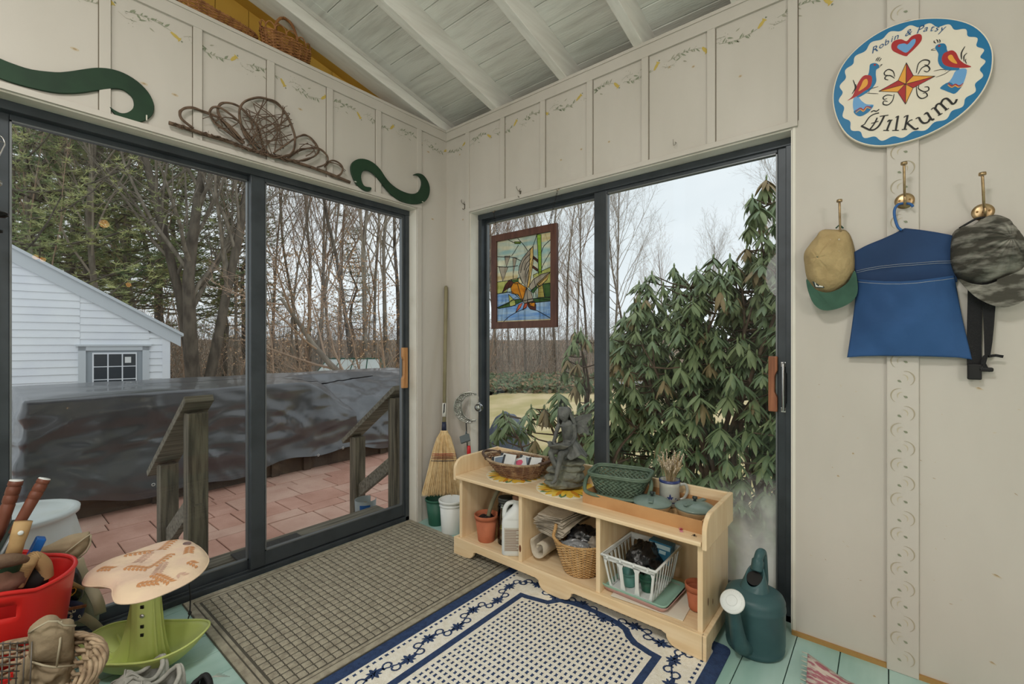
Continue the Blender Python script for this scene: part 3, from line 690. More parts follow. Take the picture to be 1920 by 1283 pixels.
def skirt(u, v):
    a = 2*pi*u; r = .027+.036*v+.006*v*sin(a*9); return (.03+.02*v+r*cos(a)*1.1, -.004-.012*v+r*sin(a)*.95, .25-.078*v-.012*v*sin(a*4.5)+.0*v)
b.grid(72, 10, skirt, cu=True); lbl(b.build('dress', m_st, fz, solid=.003), 'pleated skirt')
b = MB()
for k in range(46):
    R_ = random.Random(k); a = R_.uniform(-.6, pi+.6); 
    p0 = V_((.002+.004*cos(a), -.018, .409)); e = V_((.034*cos(a)*1.0+.006, .012*sin(a)-.006+.012*max(0, sin(a)), .37+R_.uniform(-.01, .01)))
    e2 = e+V_((.012*cos(a)+.01, .012, -.035-R_.uniform(0, .025)))
    b.tube(spline([p0, p0.lerp(e, .5)+V_((cos(a)*.008, 0, .012)), e, e2], 4), lambda t: .0068*(1-.5*t), 6)
b.ball((.002, -.014, .388), (.031, .031, .027), 14)
o = b.build('hair', m_st, fz); d = o.modifiers.new('rm', 'REMESH'); d.mode = 'VOXEL'; d.voxel_size = .0026
for s, pts in ((1, [(.04, .33), (.055, .352), (.09, .366), (.142, .372), (.134, .345), (.117, .318), (.128, .296), (.125, .268), (.102, .276), (.08, .27), (.062, .283), (.045, .30)]),):
    b = MB(); n_ = len(pts)
    b.prism(sp2(pts, 3), .004, Matrix(((1, 0, 0, 0), (0, 0, -1, .035), (0, 1, 0, 0), (0, 0, 0, 1))))
    b.tube([(.045, .03, .32), (.09, .032, .345), (.138, .033, .37)], .0022, 5); b.tube([(.045, .03, .31), (.09, .032, .31), (.124, .033, .272)], .0022, 5)
    b.build('wing', m_st, fz)
b = MB(); b.prism(sp2([(-.02, .33), (-.03, .36), (-.02, .375), (.0, .36), (.01, .33), (-.008, .30)], 3), .004, Matrix(((1, 0, 0, .0), (0, .3, -1, .04), (0, 1, 0, 0), (0, 0, 0, 1)))); b.build('wing', m_st, fz)
b = MB()
def bowl(u, v):
    a = 2*pi*u; r = v*.058*(1+.1*cos(3*a)+.05*sin(7*a)); return (-.026+r*cos(a), -.078+r*sin(a)*.75, .212+.028*v*v+.006*v*sin(3*a))
b.grid(54, 8, bowl, cu=True); lbl(b.build('leaf_bowl', m_st, fz, solid=.003), 'wide leaf shaped bowl')
# ---- cardboard tray
m_card = mat('corrugated_cardboard', (196, 150, 102), .85, col2=(182, 136, 90), vs=8); m_cardi = mat('cardboard_inside', (206, 166, 118), .85)
ty = thing('cardboard_tray', 'shallow cardboard box tray on the right half of the bench top', 'box', (-.195, -1.575, ST), rz=radians(-1.5))
b = MB(); b.box((-.135, -.268, 0), (.128, .268, .003)); b.build('base', m_cardi, ty)
for nm, q in (('side', ((-.138, -.27, 0), (-.134, .27, .052))), ('side', ((.128, -.27, 0), (.132, .27, .055))), ('side', ((-.134, -.27, 0), (.128, -.266, .052))), ('side', ((-.134, .266, 0), (.128, .27, .052)))):
    b = MB(); b.box(*q); b.build(nm, m_card, ty)
# ---- green woven basket
m_gb = mat('sage_green_plastic', (98, 116, 98), .45, col2=(82, 100, 84), vs=30)
gb = thing('woven_basket', 'dark sage green rectangular woven basket with a lowered handle, in the cardboard tray', 'basket', (-.172, -1.418, ST+.004), rz=radians(-77))
def gw(t, a, off=0):
    e = .38; c, s = cos(a), sin(a); rx = .092+.044*t; ry = .072+.03*t; k = (abs(c)**(2/e)+abs(s)**(2/e))**(-e/2)
    return (rx*c*k*(1+off), ry*s*k*(1+off), .004+.115*t)
b = MB(); NS = 36
for fam in (1, -1):       # diagonal slats, leaving small gaps
    for k in range(NS):
        vs = []; nseg = 12
        for q in range(nseg+1):
            t = q/nseg; a = 2*pi*k/NS+fam*t*1.15; w = .061
            off = .012*sin(q*pi/1.5+(0 if fam > 0 else pi)+k*pi*0)
            vs += [gw(t, a-w, off), gw(t, a+w, off)]
        b.add(vs, [(2*q, 2*q+1, 2*q+3, 2*q+2) for q in range(nseg)], None, True)
b.lathe([(0, .004), (1.0, .004)], 36, T=Tm(s=(.1, .07, 1))); b.build('woven_slats', m_gb, gb, solid=.0022)
b = MB(); b.tube([gw(1.0, 2*pi*i/60) for i in range(60)], .0065, 6, closed=True, flat=1.6); b.tube([gw(1.06, 2*pi*i/60, .01) for i in range(60)], .006, 6, closed=True); b.build('rim', m_gb, gb)
b = MB(); b.tube(spline([(-.138, -.01, .11), (-.15, -.06, .09), (-.14, -.115, .055), (-.1, -.135, .045), (.0, -.14, .042), (.1, -.135, .045), (.14, -.115, .055), (.15, -.06, .09), (.138, -.01, .11)], 5), .0055, 6, flat=1.8); b.build('handle', m_gb, gb)
# ---- mug of dried grass
m_cer = mat('grey_stoneware', (176, 178, 170), .35, col2=(160, 162, 156), vs=12, coat=.3); m_blue = mat('cobalt_glaze', (44, 58, 110), .3, coat=.3)
mg = thing('mug', 'grey stoneware mug with a cobalt blue rim and pattern, holding dried grass', 'mug', (-.115, -1.630, ST+.0035), rz=radians(-66))
b = MB(); b.lathe([(0, 0), (.04, 0), (.044, .01), (.0435, .09), (.045, .118), (.041, .118), (.038, .09), (.036, .012), (0, .01)], 36); b.build('body', m_cer, mg)
b = MB(); b.tube(spline([(.042, 0, .095), (.068, 0, .1), (.076, 0, .07), (.062, 0, .038), (.043, 0, .03)], 6), .0065, 8, flat=.7); b.build('handle', m_cer, mg)
b = MB(); b.lathe([(.0453, .108), (.0458, .119), (.041, .1195)], 36); b.lathe([(.0442, .022), (.0443, .026)], 36)
for k in range(6):
    a = -pi/2+k*pi/3*.0; 
cyl = lambda u, z: (.0446*cos(-pi/2+u/.0446), .0446*sin(-pi/2+u/.0446), z)
for (u, z, L, w, a) in [(0, .045, .02, .008, pi/2), (0, .045, .016, .007, .3), (0, .045, .016, .007, pi-.3), (0, .045, .012, .006, -.6), (0, .045, .012, .006, pi+.6), (.022, .04, .01, .005, .8), (-.022, .04, .01, .005, 2.3), (.03, .036, .01, .005, 0), (-.03, .036, .01, .005, 3.1)]:
    pl_ = leaf2(u, z, L, w, a); b.add([cyl(*p) for p in pl_], [tuple(range(6))], None, False)
lbl(b.build('blue_decoration', m_blue, mg), 'cobalt blue rim band and leaf pattern')
dg = thing('dried_grass', 'bunch of pale dried grass heads standing in the stoneware mug', 'dried grass', (-.115, -1.630, ST+.05))
b = MB(); R_ = random.Random(6)
for k in range(70):
    a = R_.uniform(0, 6.28); r = R_.uniform(0, .02); s = R_.uniform(.015, .05); h = R_.uniform(.13, .2)
    p0 = V_((r*cos(a), r*sin(a), -.03)); p1 = V_((r*cos(a)*1.3, r*sin(a)*1.3, .07)); p2 = V_(((r+s)*cos(a), (r+s)*sin(a), h))
    pt = spline([p0, p1, p2], 4); b.tube(pt, .0008, 3)
    for j in range(5): c = pt[-1-0].lerp(pt[-3], j/5); b.ball(tuple(c+V_((R_.gauss(0, .0015), R_.gauss(0, .0015), 0))), (.0022, .0022, .005), 5, mi=1 if k % 3 else 0)
tag(b.build('stems', [mat('dry_straw', (178, 156, 120), .8), mat('pale_seed_heads', (206, 190, 168), .8)], dg), kind='stuff')
# ---- lidded dishes
m_dish = mat('sage_enamel', (118, 136, 128), .4, col2=(104, 122, 114), vs=14, coat=.25)
for (x, y, r, lab, rz0) in [(-.245, -1.602, .081, 'left of the two round dishes with sage green lids, in the cardboard tray', .3), (-.19, -1.766, .080, 'right of the two round dishes with sage green lids, by the tray corner', -.3)]:
    s = thing('lidded_dish', lab, 'dish', (x, y, ST+.0035), rz=rz0)
    b = MB(); b.lathe([(0, 0), (r*.72, 0), (r*.8, .006), (r*.97, .035), (r*.98, .042), (r*.9, .04)], 40); lbl(b.build('dish', mat('tan_stoneware', (176, 152, 116), .5), s), 'tan stoneware base')
    b = MB(); b.lathe([(r*1.0, .041), (r*1.02, .046), (r*.98, .05), (r*.7, .061), (r*.3, .068), (0, .07)], 40)
    b.prism([(-r*.85, -.009), (-.01, -.012), (.01, -.012), (r*.85, -.009), (r*.85, .009), (.01, .012), (-.01, .012), (-r*.85, .009)], .006, Tm(0, 0, .062)); b.build('lid', m_dish, s, bevel=.001)
    b = MB(); b.lathe([(.006, .07), (.006, .078), (.0105, .08), (.0105, .088), (0, .09)], 16); b.build('knob', mat('dark_knob', (46, 54, 52), .4), s)
# ---- candy wrapper, small black bug-like peg
b = MB(); b.prism([(-.018, -.006), (.0, -.004), (.018, -.008), (.016, .007), (0, .004), (-.017, .006)], .004, Tm(rz=.4)); b.box((-.008, -.004, .003), (.008, .004, .0055), mi=1)
o = b.build('candy_wrapper', [mat('pink_wrapper', (198, 130, 150), .4), mat('red_print', (150, 44, 60), .4)]); o.location = (-.352, -1.765, ST+.0005); tag(o, 'small pink candy wrapper near the right front of the bench top', 'wrapper')
s = thing('dead_bug', 'tiny dark beetle shaped speck on the right front corner of the bench top', 'insect', (-.372, -1.822, ST))
b = MB(); b.ball((0, 0, .004), (.007, .0035, .0035), 8); b.build('body', m_dark, s)
b = MB(); [b.tube([(-.004+.004*k, 0, .003), (-.005+.005*k, .007*q, .003), (-.006+.006*k, .009*q, .0002)], .0005, 3) for k in range(3) for q in (1, -1)]; b.build('legs', m_dark, s)
# ================================================================ in the cubbies
SH = BZ+.0925
def pot(name, lab, x, y, z, r, h, m, rim=.02, cat='pot', solidcol=None):
    s = thing(name, lab, cat, (x, y, z))
    b = MB(); b.lathe([(0, 0), (r*.68, 0), (r*.7, .002), (r*.93, h-rim), (r*.9, h-rim), (r*.86, h-rim-.004), (r*.64, .005), (0, .005)], 36); b.build('pot_body', m, s)
    b = MB(); b.lathe([(r*.92, h-rim-.001), (r, h-rim), (r*1.02, h-.002), (r*.99, h), (r*.93, h-.001), (r*.9, h-rim)], 36); b.build('rim', m, s)
    return s
pot('flower_pot', 'smooth terracotta coloured pot in the left cubby', -.325, -.690, SH, .066, .145, m_terra, .022)
b = MB(); b.lathe([(0, .118), (.054, .118)], 24)
for k in range(3): b.ball((.02*cos(k*2), .02*sin(k*2), .125), (.025, .02, .014), 8)
o = b.build('potting_soil', mat('dark_soil', (46, 34, 32), .95, bump=.8, bs=120)); o.location = (-.325, -.690, SH); tag(o, 'dark soil filling the terracotta coloured pot', 'soil', kind='stuff')
b = MB(); b.tube(spline([(-.325, -.70, SH+.12), (-.31, -.715, SH+.2), (-.27, -.73, SH+.27), (-.2, -.74, SH+.31), (-.13, -.72, SH+.26), (-.12, -.70, SH+.1), (-.12, -.7, SH+.012)], 7), .0115, 10)
tag(b.build('curved_hose', mat('drab_green_rubber', (122, 116, 92), .6)), 'drab curved hose arching out of the terracotta coloured pot', 'hose')
s = pot('flower_pot', 'dark plant pot lying at the back of the left cubby', -.14, -.79, SH, .075, .15, mat('near_black_plastic', (40, 36, 34), .6), .02)
m_jar = glass_mat('jar_glass', (.86, .93, .91), 1.0)
j = thing('glass_jar', 'tall glass jar with a dark lid behind the white jug, in the left cubby', 'jar', (-.285, -.795, SH))
b = MB(); b.lathe([(0, .0), (.04, 0), (.044, .006), (.044, .20), (.038, .218), (.036, .225)], 32); b.build('glass', m_jar, j)
b = MB(); b.lathe([(.0375, .222), (.040, .222), (.041, .232), (.0385, .235), (.041, .238), (.041, .248), (.036, .25), (0, .25)], 32); b.build('lid', mat('dark_tin', (88, 92, 90), .35, metal=.7), j)
for i, (x, y, z, c, lab) in enumerate([(-.288, -.79, .06, (212, 190, 60), 'yellow ribbon coil inside the tall jar'), (-.282, -.80, .12, (196, 206, 96), 'lime green ribbon coil inside the tall jar'), (-.287, -.795, .02, (176, 138, 96), 'tan string coil at the bottom of the tall jar'), (-.286, -.797, .175, (214, 214, 206), 'white paper tag inside the top of the tall jar')]):
    b = MB(); b.tube([((.017+.006*sin(t*1.7))*cos(t), (.017+.006*sin(t*1.7))*sin(t), t*.0022) for t in [k*.4 for k in range(40)]], .0048, 6)
    o = b.build('ribbon_coil', mat('coil_%d' % i, c, .6)); o.location = (x, y, SH+z); tag(o, lab, 'ribbon', 'things inside the tall jar')
jg = thing('plastic_jug', 'white plastic jug with a hollow handle in the left cubby', 'jug', (-.345, -.905, SH), rz=radians(-52)); jg.scale = (1.1, 1.1, 1.08)
b = MB()
def jb(u, v):
    a = 2*pi*u; e = .35
    prof = [(0, .0), (.9, 0), (1, .008), (1, .15), (.93, .175), (.62, .205), (.42, .225), (.36, .24), (.36, .262)]
    k = v*(len(prof)-1); i = min(len(prof)-2, int(k)); f = k-i; q = prof[i][0]*(1-f)+prof[i+1][0]*f; z = prof[i][1]*(1-f)+prof[i+1][1]*f
    ee = e+(1-e)*min(1, max(0, (z-.17)/.05)); c, s = cos(a), sin(a); kk = (abs(c)**(2/ee)+abs(s)**(2/ee))**(-ee/2)
    rx, ry = .058, .04
    m = min(1, max(0, (z-.17)/.05)); rx = rx*(1-m)+.062*m; ry = ry*(1-m)+.062*m
    return (rx*c*kk*q+.022*m*q*0+.018*m, ry*s*kk*q, z*1.0)
b.grid(44, 40, jb, cu=True); b.build('body', m_white, jg)
b = MB(); b.tube(spline([(.0, 0, .245), (-.03, 0, .235), (-.045, 0, .205), (-.046, 0, .165), (-.038, 0, .14)], 6), .0105, 10); b.build('handle', m_white, jg)
b = MB(); b.lathe([(.0235, .258), (.0265, .26), (.0265, .272), (.023, .274), (.023, .292), (.0, .293)], 28, T=Tm(.018)); lbl(b.build('cap', mat('brown_cap', (128, 92, 70), .5), jg), 'brown collar and cap')
b = MB(); b.box((-.046, -.0412, .025), (.046, -.0402, .135)); lb = b.build('label', mat('faded_label', (196, 192, 180), .7), jg)
b = MB()
for k in range(13): b.box((-.042, -.0418, .03+k*.0078), (-.042+U(.05, .084), -.0411, .033+k*.0078))
b.build('small_print', mat('brown_print', (138, 110, 92), .8), lb)
# folded drop cloths
m_canv = mat('natural_canvas', (206, 196, 178), .9, col2=(188, 178, 160), vs=12, bump=.4, bs=60)
def folded(name, lab, x0, x1, yc, zc, w, h, n, seed, T=None):
    R_ = random.Random(seed); s = thing(name, lab, 'cloth', ((x0+x1)/2, yc, zc-h/2)); b = W(s)
    prev = None
    for k in range(n):
        t = k/(n-1); hw = w/2*(1-.25*abs(2*t-1))*R_.uniform(.86, 1.04); z = zc-h/2+h*t; th = h/n*.27; c = []
        m = 22
        for q in range(m):
            a = 2*pi*q/m; c.append((hw*(abs(cos(a))**.5)*(1 if cos(a) > 0 else -1)+R_.uniform(-.002, .002), th*(abs(sin(a))**.8)*(1 if sin(a) > 0 else -1)))
        def g(u, v, c=c, z=z, k=k):
            q = int(round(u*m)) % m; yy, zz = c[q]; x = x0+(x1-x0)*v
            return (x+.004*sin(k*2.1+q), yc+yy+.012*(v-.5)*sin(k), z+zz+.006*sin(v*5+yy*30+k*.6)+.012*v)
        b.grid(m, 8, g, cu=True)
    b.build('folds', m_canv, s); return s
folded('folded_drop_cloth', 'folded canvas drop cloth lying on top in the middle cubby', -.365, -.08, -1.135, .305, .20, .085, 8, 3)
s = thing('rolled_drop_cloth', 'rolled canvas cloth under the folded one in the middle cubby', 'cloth', (-.22, -1.062, SH)); b = W(s)
sp_ = [(.007+.0052*t/1.0*.9)*1.0 for t in range(1)]
pts = [((.012+.0066*a/1.0*.95)*cos(a), (.012+.0066*a*.95)*sin(a)) for a in [k*.3 for k in range(24)]]
def roll(u, v):
    i = min(len(pts)-1, int(u*(len(pts)-1)+.5)); p, q = pts[i]; x = -.345+.27*v
    return (x+.004*sin(i), -1.062+p*1.0+.006*sin(v*4), SH+.066+q*1.12)
b.grid(len(pts)-1, 6, roll); b.build('roll', m_canv, s, solid=.006)
# golden basket with black bags
wb2 = thing('wicker_basket', 'golden wicker basket with a hoop handle holding black bags, in the middle cubby', 'basket', (-.285, -1.272, SH), rz=radians(-60))
def f2(t, a): g = t**.9; return ((.078+.052*g)*cos(a), (.07+.045*g)*sin(a), .004+.15*t)
b = MB(); wick(b, f2, 24, 22, .0031, 0, 8, .0036, stake_mi=1); b.lathe([(0, .003), (.075, .004)], 24); b.build('woven_body', [m_wick, m_wickg], wb2)
b = MB(); rope(b, [f2(1.02, a*pi/36) for a in range(72)], .0055, 3, .03, 5, closed=True); b.build('rim', m_wick, wb2)
b = MB(); rope(b, spline([f2(1.0, pi+.75), (-.128, -.062, .18), (-.122, -.035, .21), (-.12, 0, .218), (-.124, .03, .19), f2(1.0, pi-.35)], 9), .0075, 3, .022, 5); lbl(b.build('handle', m_wick, wb2), 'twisted hoop handle')
b = MB(); rope(b, spline([f2(1.0, -.45), (.135, -.04, .185), (.13, -.01, .2), (.128, .02, .18), f2(1.0, .4)], 8), .006, 3, .022, 5); lbl(b.build('handle', m_wick, wb2), 'twisted hoop handle')
wT = Matrix.Translation(wb2.location) @ Matrix.Rotation(radians(-60), 4, 'Z')
def crump(name, lab, c, r, m, seed, amp=.35, T=None, cat='bag', n=34, fr=2.6, grp=None):
    b = MB(); sd = Vector((seed, seed*.7, 0))
    b.ball((0, 0, 0), r, n, fn=lambda d: 1+amp*(noise.noise(d*fr+sd)+.5*noise.noise(d*fr*2.3+sd)+.3*abs(noise.noise(d*fr*5+sd))))
    o = b.build(name, m); o.matrix_world = (T or Matrix()) @ Tm(*c); return tag(o, lab, cat, grp)
m_blk = mat('black_plastic_film', (28, 28, 30), .22, bump=.5, bs=30, spec=.6); m_clr = mat('grey_clear_film', (122, 124, 126), .25, bump=.5, bs=26, spec=.6)
crump('plastic_bag', 'black plastic bag bulging out of the golden wicker basket', (.02, .02, .145), (.085, .062, .055), m_blk, 3, T=wT)
crump('plastic_bag', 'crumpled clear grey plastic bag at the front of the golden wicker basket', (-.03, -.052, .14), (.07, .03, .026), m_clr, 5, T=wT)
crump('paper_sack', 'torn grey and brown paper bag stuffed at the right of the golden wicker basket', (.065, -.03, .145), (.04, .045, .035), mat('grey_brown_paper', (150, 140, 126), .6), 9, T=wT)
b = MB(); b.tube([(.09+.02*cos(t), -.03+.017*sin(t), .165+.0012*t) for t in [k*.35 for k in range(50)]], .0022, 5, T=wT); tag(b.build('twine_loop', mat('jute_twine', (186, 160, 118), .9)), 'loop of tan twine hanging at the right of the golden wicker basket', 'twine')
b = MB(); b.box((-.05, -.035, 0), (.05, .035, .055)); o = b.build('small_box', mat('mauve_grey_card', (170, 150, 146), .8), bevel=.002); o.location = (-.12, -1.375, .30); o.rotation_euler = (.3, .25, .2)
tag(o, 'small pinkish grey carton wedged behind the golden wicker basket', 'box')
# third cubby: papers, trays, basket, pot
b = MB(); b.box((-.15, -.115, 0), (.15, .115, .0025)); b.box((-.148, -.11, .0026), (.152, .12, .0045), Tm(rz=.03)); o = b.build('paper_sheets', mat('cream_paper', (222, 216, 200), .8)); o.location = (-.262, -1.622, SH+.0005); o.rotation_euler = (0, 0, 1.62); tag(o, 'cream paper sheets under the stacked trays in the right cubby', 'paper')
def tray(lab, x, y, z, w, d, m, rz0, h=.016):
    s = thing('serving_tray', lab, 'tray', (x, y, z), rz=rz0)
    b = MB()
    def rp(w, d, r, zz):
        o_ = []
        for cx, cy, a in ((w-r, d-r, 0), (-w+r, d-r, pi/2), (-w+r, -d+r, pi), (w-r, -d+r, 1.5*pi)): o_ += [(cx+r*cos(a+i*pi/10), cy+r*sin(a+i*pi/10), zz) for i in range(6)]
        return o_
    L = [rp(w*.93, d*.92, .02, 0), rp(w*.96, d*.95, .022, .006), rp(w, d, .026, h), rp(w*1.0, d*1.0, .026, h+.003), rp(w*.975, d*.97, .025, h+.002), rp(w*.94, d*.93, .022, .006), rp(w*.9, d*.89, .02, .004)]
    n = 24; b.add(sum(L, []), [(i*n+j, i*n+(j+1) % n, (i+1)*n+(j+1) % n, (i+1)*n+j) for i in range(len(L)-1) for j in range(n)]+[tuple(reversed(range(n))), tuple(range(6*n, 7*n))]); b.build('tray_shell', m, s)
tray('dusty pink tray, the lower of two stacked trays in the right cubby', -.262, -1.572, SH+.0055, .115, .148, mat('dusty_pink_plastic', (188, 148, 142), .5), -.04)
tray('mint green tray, the upper of two stacked trays in the right cubby', -.262, -1.568, SH+.017, .118, .150, mat('mint_plastic', (150, 188, 172), .45), -.02)
pb = thing('plastic_basket', 'white openwork plastic basket standing on the mint tray in the right cubby', 'basket', (-.25, -1.558, SH+.0225), rz=radians(-90))
b = MB(); Wd, Dp, Hh, fl = .092, .118, .148, .024
def fr_(u, v, side):     # a point of one flared side; u -1..1, v 0..1
    w = Wd+fl*v; d = Dp+fl*v
    return {0: (u*w, -d, v*Hh), 1: (w, u*d, v*Hh), 2: (-u*w, d, v*Hh), 3: (-w, -u*d, v*Hh)}[side]
for sd_, n_ in ((0, 3), (1, 8), (2, 3), (3, 8)):
    for k in range(n_+1):
        u = -1+2*k/n_; wd = .14 if n_ == 3 else .055
        for (v0, v1, wa_, wb_) in ((.0, .3, wd, wd*.55), (.3, .75, wd*.55, wd*.55), (.75, .9, wd*.55, wd*1.1)):
            ua, ub = max(-1, u-wa_), min(1, u+wa_); uc, ud = max(-1, u-wb_), min(1, u+wb_)
            b.add([fr_(ua, v0, sd_), fr_(ub, v0, sd_), fr_(ud, v1, sd_), fr_(uc, v1, sd_)], [(0, 1, 2, 3)], None, False)
    for (v0, v1) in ((0, .07), (.86, 1.0)) if n_ == 3 else ((0, .05), (.92, 1.0)):
        b.add([fr_(-1, v0, sd_), fr_(1, v0, sd_), fr_(1, v1, sd_), fr_(-1, v1, sd_)], [(0, 1, 2, 3)], None, False)
b.box((-Wd, -Dp, -.001), (Wd, Dp, .001)); b.build('openwork_sides', m_white, pb, solid=.003)
b = MB(); b.tube([(-Wd-fl-.004, -Dp-fl-.004, Hh), (Wd+fl+.004, -Dp-fl-.004, Hh), (Wd+fl+.004, Dp+fl+.004, Hh), (-Wd-fl-.004, Dp+fl+.004, Hh)], .006, 6, closed=True)
for k in range(4): x = -.09+.06*k; b.box((x-.004, -Dp-fl-.012, Hh-.006), (x+.004, -Dp-fl, Hh+.006))
b.build('rim', m_white, pb)
b = MB(); b.box((-.035, -.05, 0), (.035, .05, .085)); b.box((-.036, -.046, .06), (-.0345, .046, .078), mi=1); b.box((-.036, -.03, .04), (-.0345, .0, .055), mi=1)
o = b.build('blue_pouch', [mat('teal_blue_print', (40, 112, 148), .4), mat('light_print', (180, 210, 220), .5)], bevel=.003); o.location = (-.155, -1.60, SH+.105); o.rotation_euler = (.1, .15, .1); tag(o, 'blue printed packet standing in the back of the white plastic basket', 'packet')
TA = bpy.data.curves.new('t', 'FONT')
crump('plastic_bag', 'black plastic bag slumped in the white plastic basket', (-.22, -1.555, SH+.13), (.085, .06, .065), m_blk, 14)
pt_ = pot('small_pot', 'small teal pot inside the white plastic basket', -.3, -1.52, SH+.026, .038, .06, mat('teal_ceramic', (90, 140, 132), .4), .01)
pot('small_pot', 'dark green pot inside the white plastic basket, beside the teal one', -.29, -1.60, SH+.026, .034, .055, m_gplast, .01)
pot('flower_pot', 'small clay flower pot at the right end of the right cubby', -.25, -1.795, SH+.005, .047, .10, m_terra, .022)
# ================================================================ corner: pots, broom, moon light
pot('nursery_pot', 'dark green ribbed plastic pot in the corner behind the broom', -.19, -.115, 0, .072, .17, m_gplast, .014)
bk = thing('bucket', 'white plastic bucket beside the left end of the bench', 'bucket', (-.215, -.285, 0))
b = MB(); b.lathe([(0, 0), (.058, 0), (.06, .004), (.073, .20), (.071, .2), (.058, .006), (0, .006)], 40); b.build('body', m_white, bk)
b = MB(); b.lathe([(.072, .19), (.078, .191), (.079, .206), (.074, .209), (.071, .2)], 40); b.lathe([(.0725, .17), (.0755, .171), (.0735, .176)], 40); b.build('rim', m_white, bk)
m_br = mat('broom_corn', (238, 212, 164), .8, col2=(222, 190, 138), vs=40); m_ash = mat('drab_painted_handle', (146, 138, 108), .6, col2=(128, 120, 92), vs=5)
Bt = Vector((-.019, -.019, 1.585)); Bb = Vector((-.185, -.175, .205)); ax = (Bb-Bt).normalized()
br = thing('corn_broom', 'straw corn broom leaning in the corner with its bristles down', 'broom', tuple(Bb))
def bp(s): return Bt+(Bb-Bt)*s
side = Vector((.639, -.769, 0)); side = (side-ax*side.dot(ax)).normalized(); fwd = ax.cross(side)
b = W(br); b.tube([bp(0)+Vector((0, 0, 0)), bp(.008), bp(.72)], [.008, .0125, .0125], 12); b.build('handle', m_ash, br)
b = W(br); b.tube([bp(.67), bp(.71)], [.0145, .0165], 12); b.build('ferrule', mat('dark_blue_band', (40, 46, 70), .5), br)
b = W(br); q = bp(.645); b.add([q+side*-.012-fwd*-.0135, q+side*.012-fwd*-.0135, q+side*.012-fwd*-.0135-ax*.09, q+side*-.012-fwd*-.0135-ax*.09], [(0, 1, 2, 3)]); b.add([q+side*-.012+fwd*-.0135, q+side*.012+fwd*-.0135, q+side*.012+fwd*-.0135-ax*.13, q+side*-.012+fwd*-.0135-ax*.13], [(0, 1, 2, 3)])
lo_ = b.build('label', mat('white_label', (220, 220, 212), .6), br, solid=.001)
b = W(br)
for s_ in (1, -1): b.add([q+side*(-.005+.001*k)+fwd*s_*.0145-ax*(.02+.03*k) for k in range(3)]+[q+side*(.004+.001*k)+fwd*s_*.0145-ax*(.03+.03*k) for k in range(2, -1, -1)], [tuple(range(6))])
b.build('print', m_dark, lo_, solid=.0006)
b = W(br); R_ = random.Random(12)
def prof_(t): return (.020+.03*min(1, t/.12)+.03*max(0, (t-.1)/.3) if t < .4 else .08+.058*((t-.4)/.6)**1.1, .018+.008*(1-t)+.012*t)
L_ = .395; nk = bp(.715)
for k in range(1150):
    u = R_.uniform(-1, 1); v = R_.uniform(-1, 1)*sqrt(1-u*u*.8); e = R_.uniform(.93, 1.04); pts = []
    for t in (0, .1, .25, .4, .7, e):
        w, d = prof_(t); pts.append(nk+ax*L_*t+side*w*u+fwd*d*v)
    b.tube(pts, [.0022, .0022, .0018, .0016, .0015, .001], 3, caps=False)
tag(b.build('bristles', m_br, br), kind='stuff')
b = W(br)
def bandc(t, r, mi):
    w, d = prof_(t); b.tube([nk+ax*L_*t+side*(w+.003)*cos(a)+fwd*(d+.003)*sin(a) for a in [i*pi/16 for i in range(32)]], r, 5, closed=True, mi=mi)
for t, mi in ((.36, 0), (.385, 0), (.41, 1), (.435, 1), (.47, 2)): bandc(t, .0022, mi)
b.build('stitching', [mat('red_twine', (150, 44, 44), .8), mat('dark_red_twine', (112, 50, 44), .8), mat('blue_black_twine', (46, 46, 66), .8)], br)
b = W(br)
for k in range(16): a = k*pi/8; b.ball(tuple(nk+side*.02*cos(a)+fwd*.016*sin(a)+ax*.004), (.007, .007, .012), 6)
b.build('bound_neck', m_br, br)
# moon garden light
m_sil = mat('brushed_silver', (196, 196, 188), .3, metal=.85, col2=(150, 150, 144), vs=30)
mo = thing('moon_garden_light', 'silver crescent moon garden stake with a glass ball, standing in the corner by the window', 'garden light', (-.075, -.275, 0), rz=radians(-52))
b = MB(); b.tube([(.02, .0, .0), (.018, 0, .3), (.0, 0, .665)], .0035, 6); b.build('stake', m_dark, mo)
b = MB()
TM = Tm(.0, 0, .765, rz=0)
out = []; inn = []
for i in range(25):
    a = radians(62+ (296-62)*i/24); out.append((.1*cos(a), .1*sin(a))); 
    a2 = a; inn.append((.028+.078*cos(radians(75+(285-75)*i/24)), .082*sin(radians(75+(285-75)*i/24))))
MT = Tm(.02, 0, .765) @ Matrix(((1, 0, 0, 0), (0, 0, -1, 0), (0, 1, 0, 0), (0, 0, 0, 1)))
b.tube([MT @ Vector((p[0], p[1], 0)) for p in out], .004, 6); b.tube([MT @ Vector((p[0], p[1], 0)) for p in inn], .003, 6)
for i in range(1, 24):      # open scroll work between the two rims
    p, q = Vector(out[i]), Vector(inn[i]); w = (p-q).length; c = (p+q)/2; r = max(.003, w*.36)
    for s_ in (0, 1): b.tube([MT @ Vector((c.x+(r*(1-.04*j))*cos(j*.7+s_*pi+i), c.y+(r*(1-.04*j))*sin(j*.7+s_*pi+i), .006*sin(j))) for j in range(9)], .0016, 4)
b.grid(24, 3, lambda u, v: tuple(MT @ Vector((inn[int(u*24)][0]*v+out[int(u*24)][0]*(1-v), inn[int(u*24)][1]*v+out[int(u*24)][1]*(1-v), -.008*sin(pi*v)))))
b.build('crescent', m_sil, mo)
b = MB(); b.tube([(.075, 0, .845), (.082, 0, .83), (.082, 0, .8)], .0018, 5); b.lathe([(.0, .8), (.01, .798), (.011, .79)], 14, T=Tm(.082)); b.build('hanger', m_sil, mo)
b = MB(); b.ball((.082, 0, .765), .0285, 22); lbl(b.build('glass_ball', glass_mat('crackle_glass', (.7, .74, .72), 5), mo), 'clear crackled glass ball')
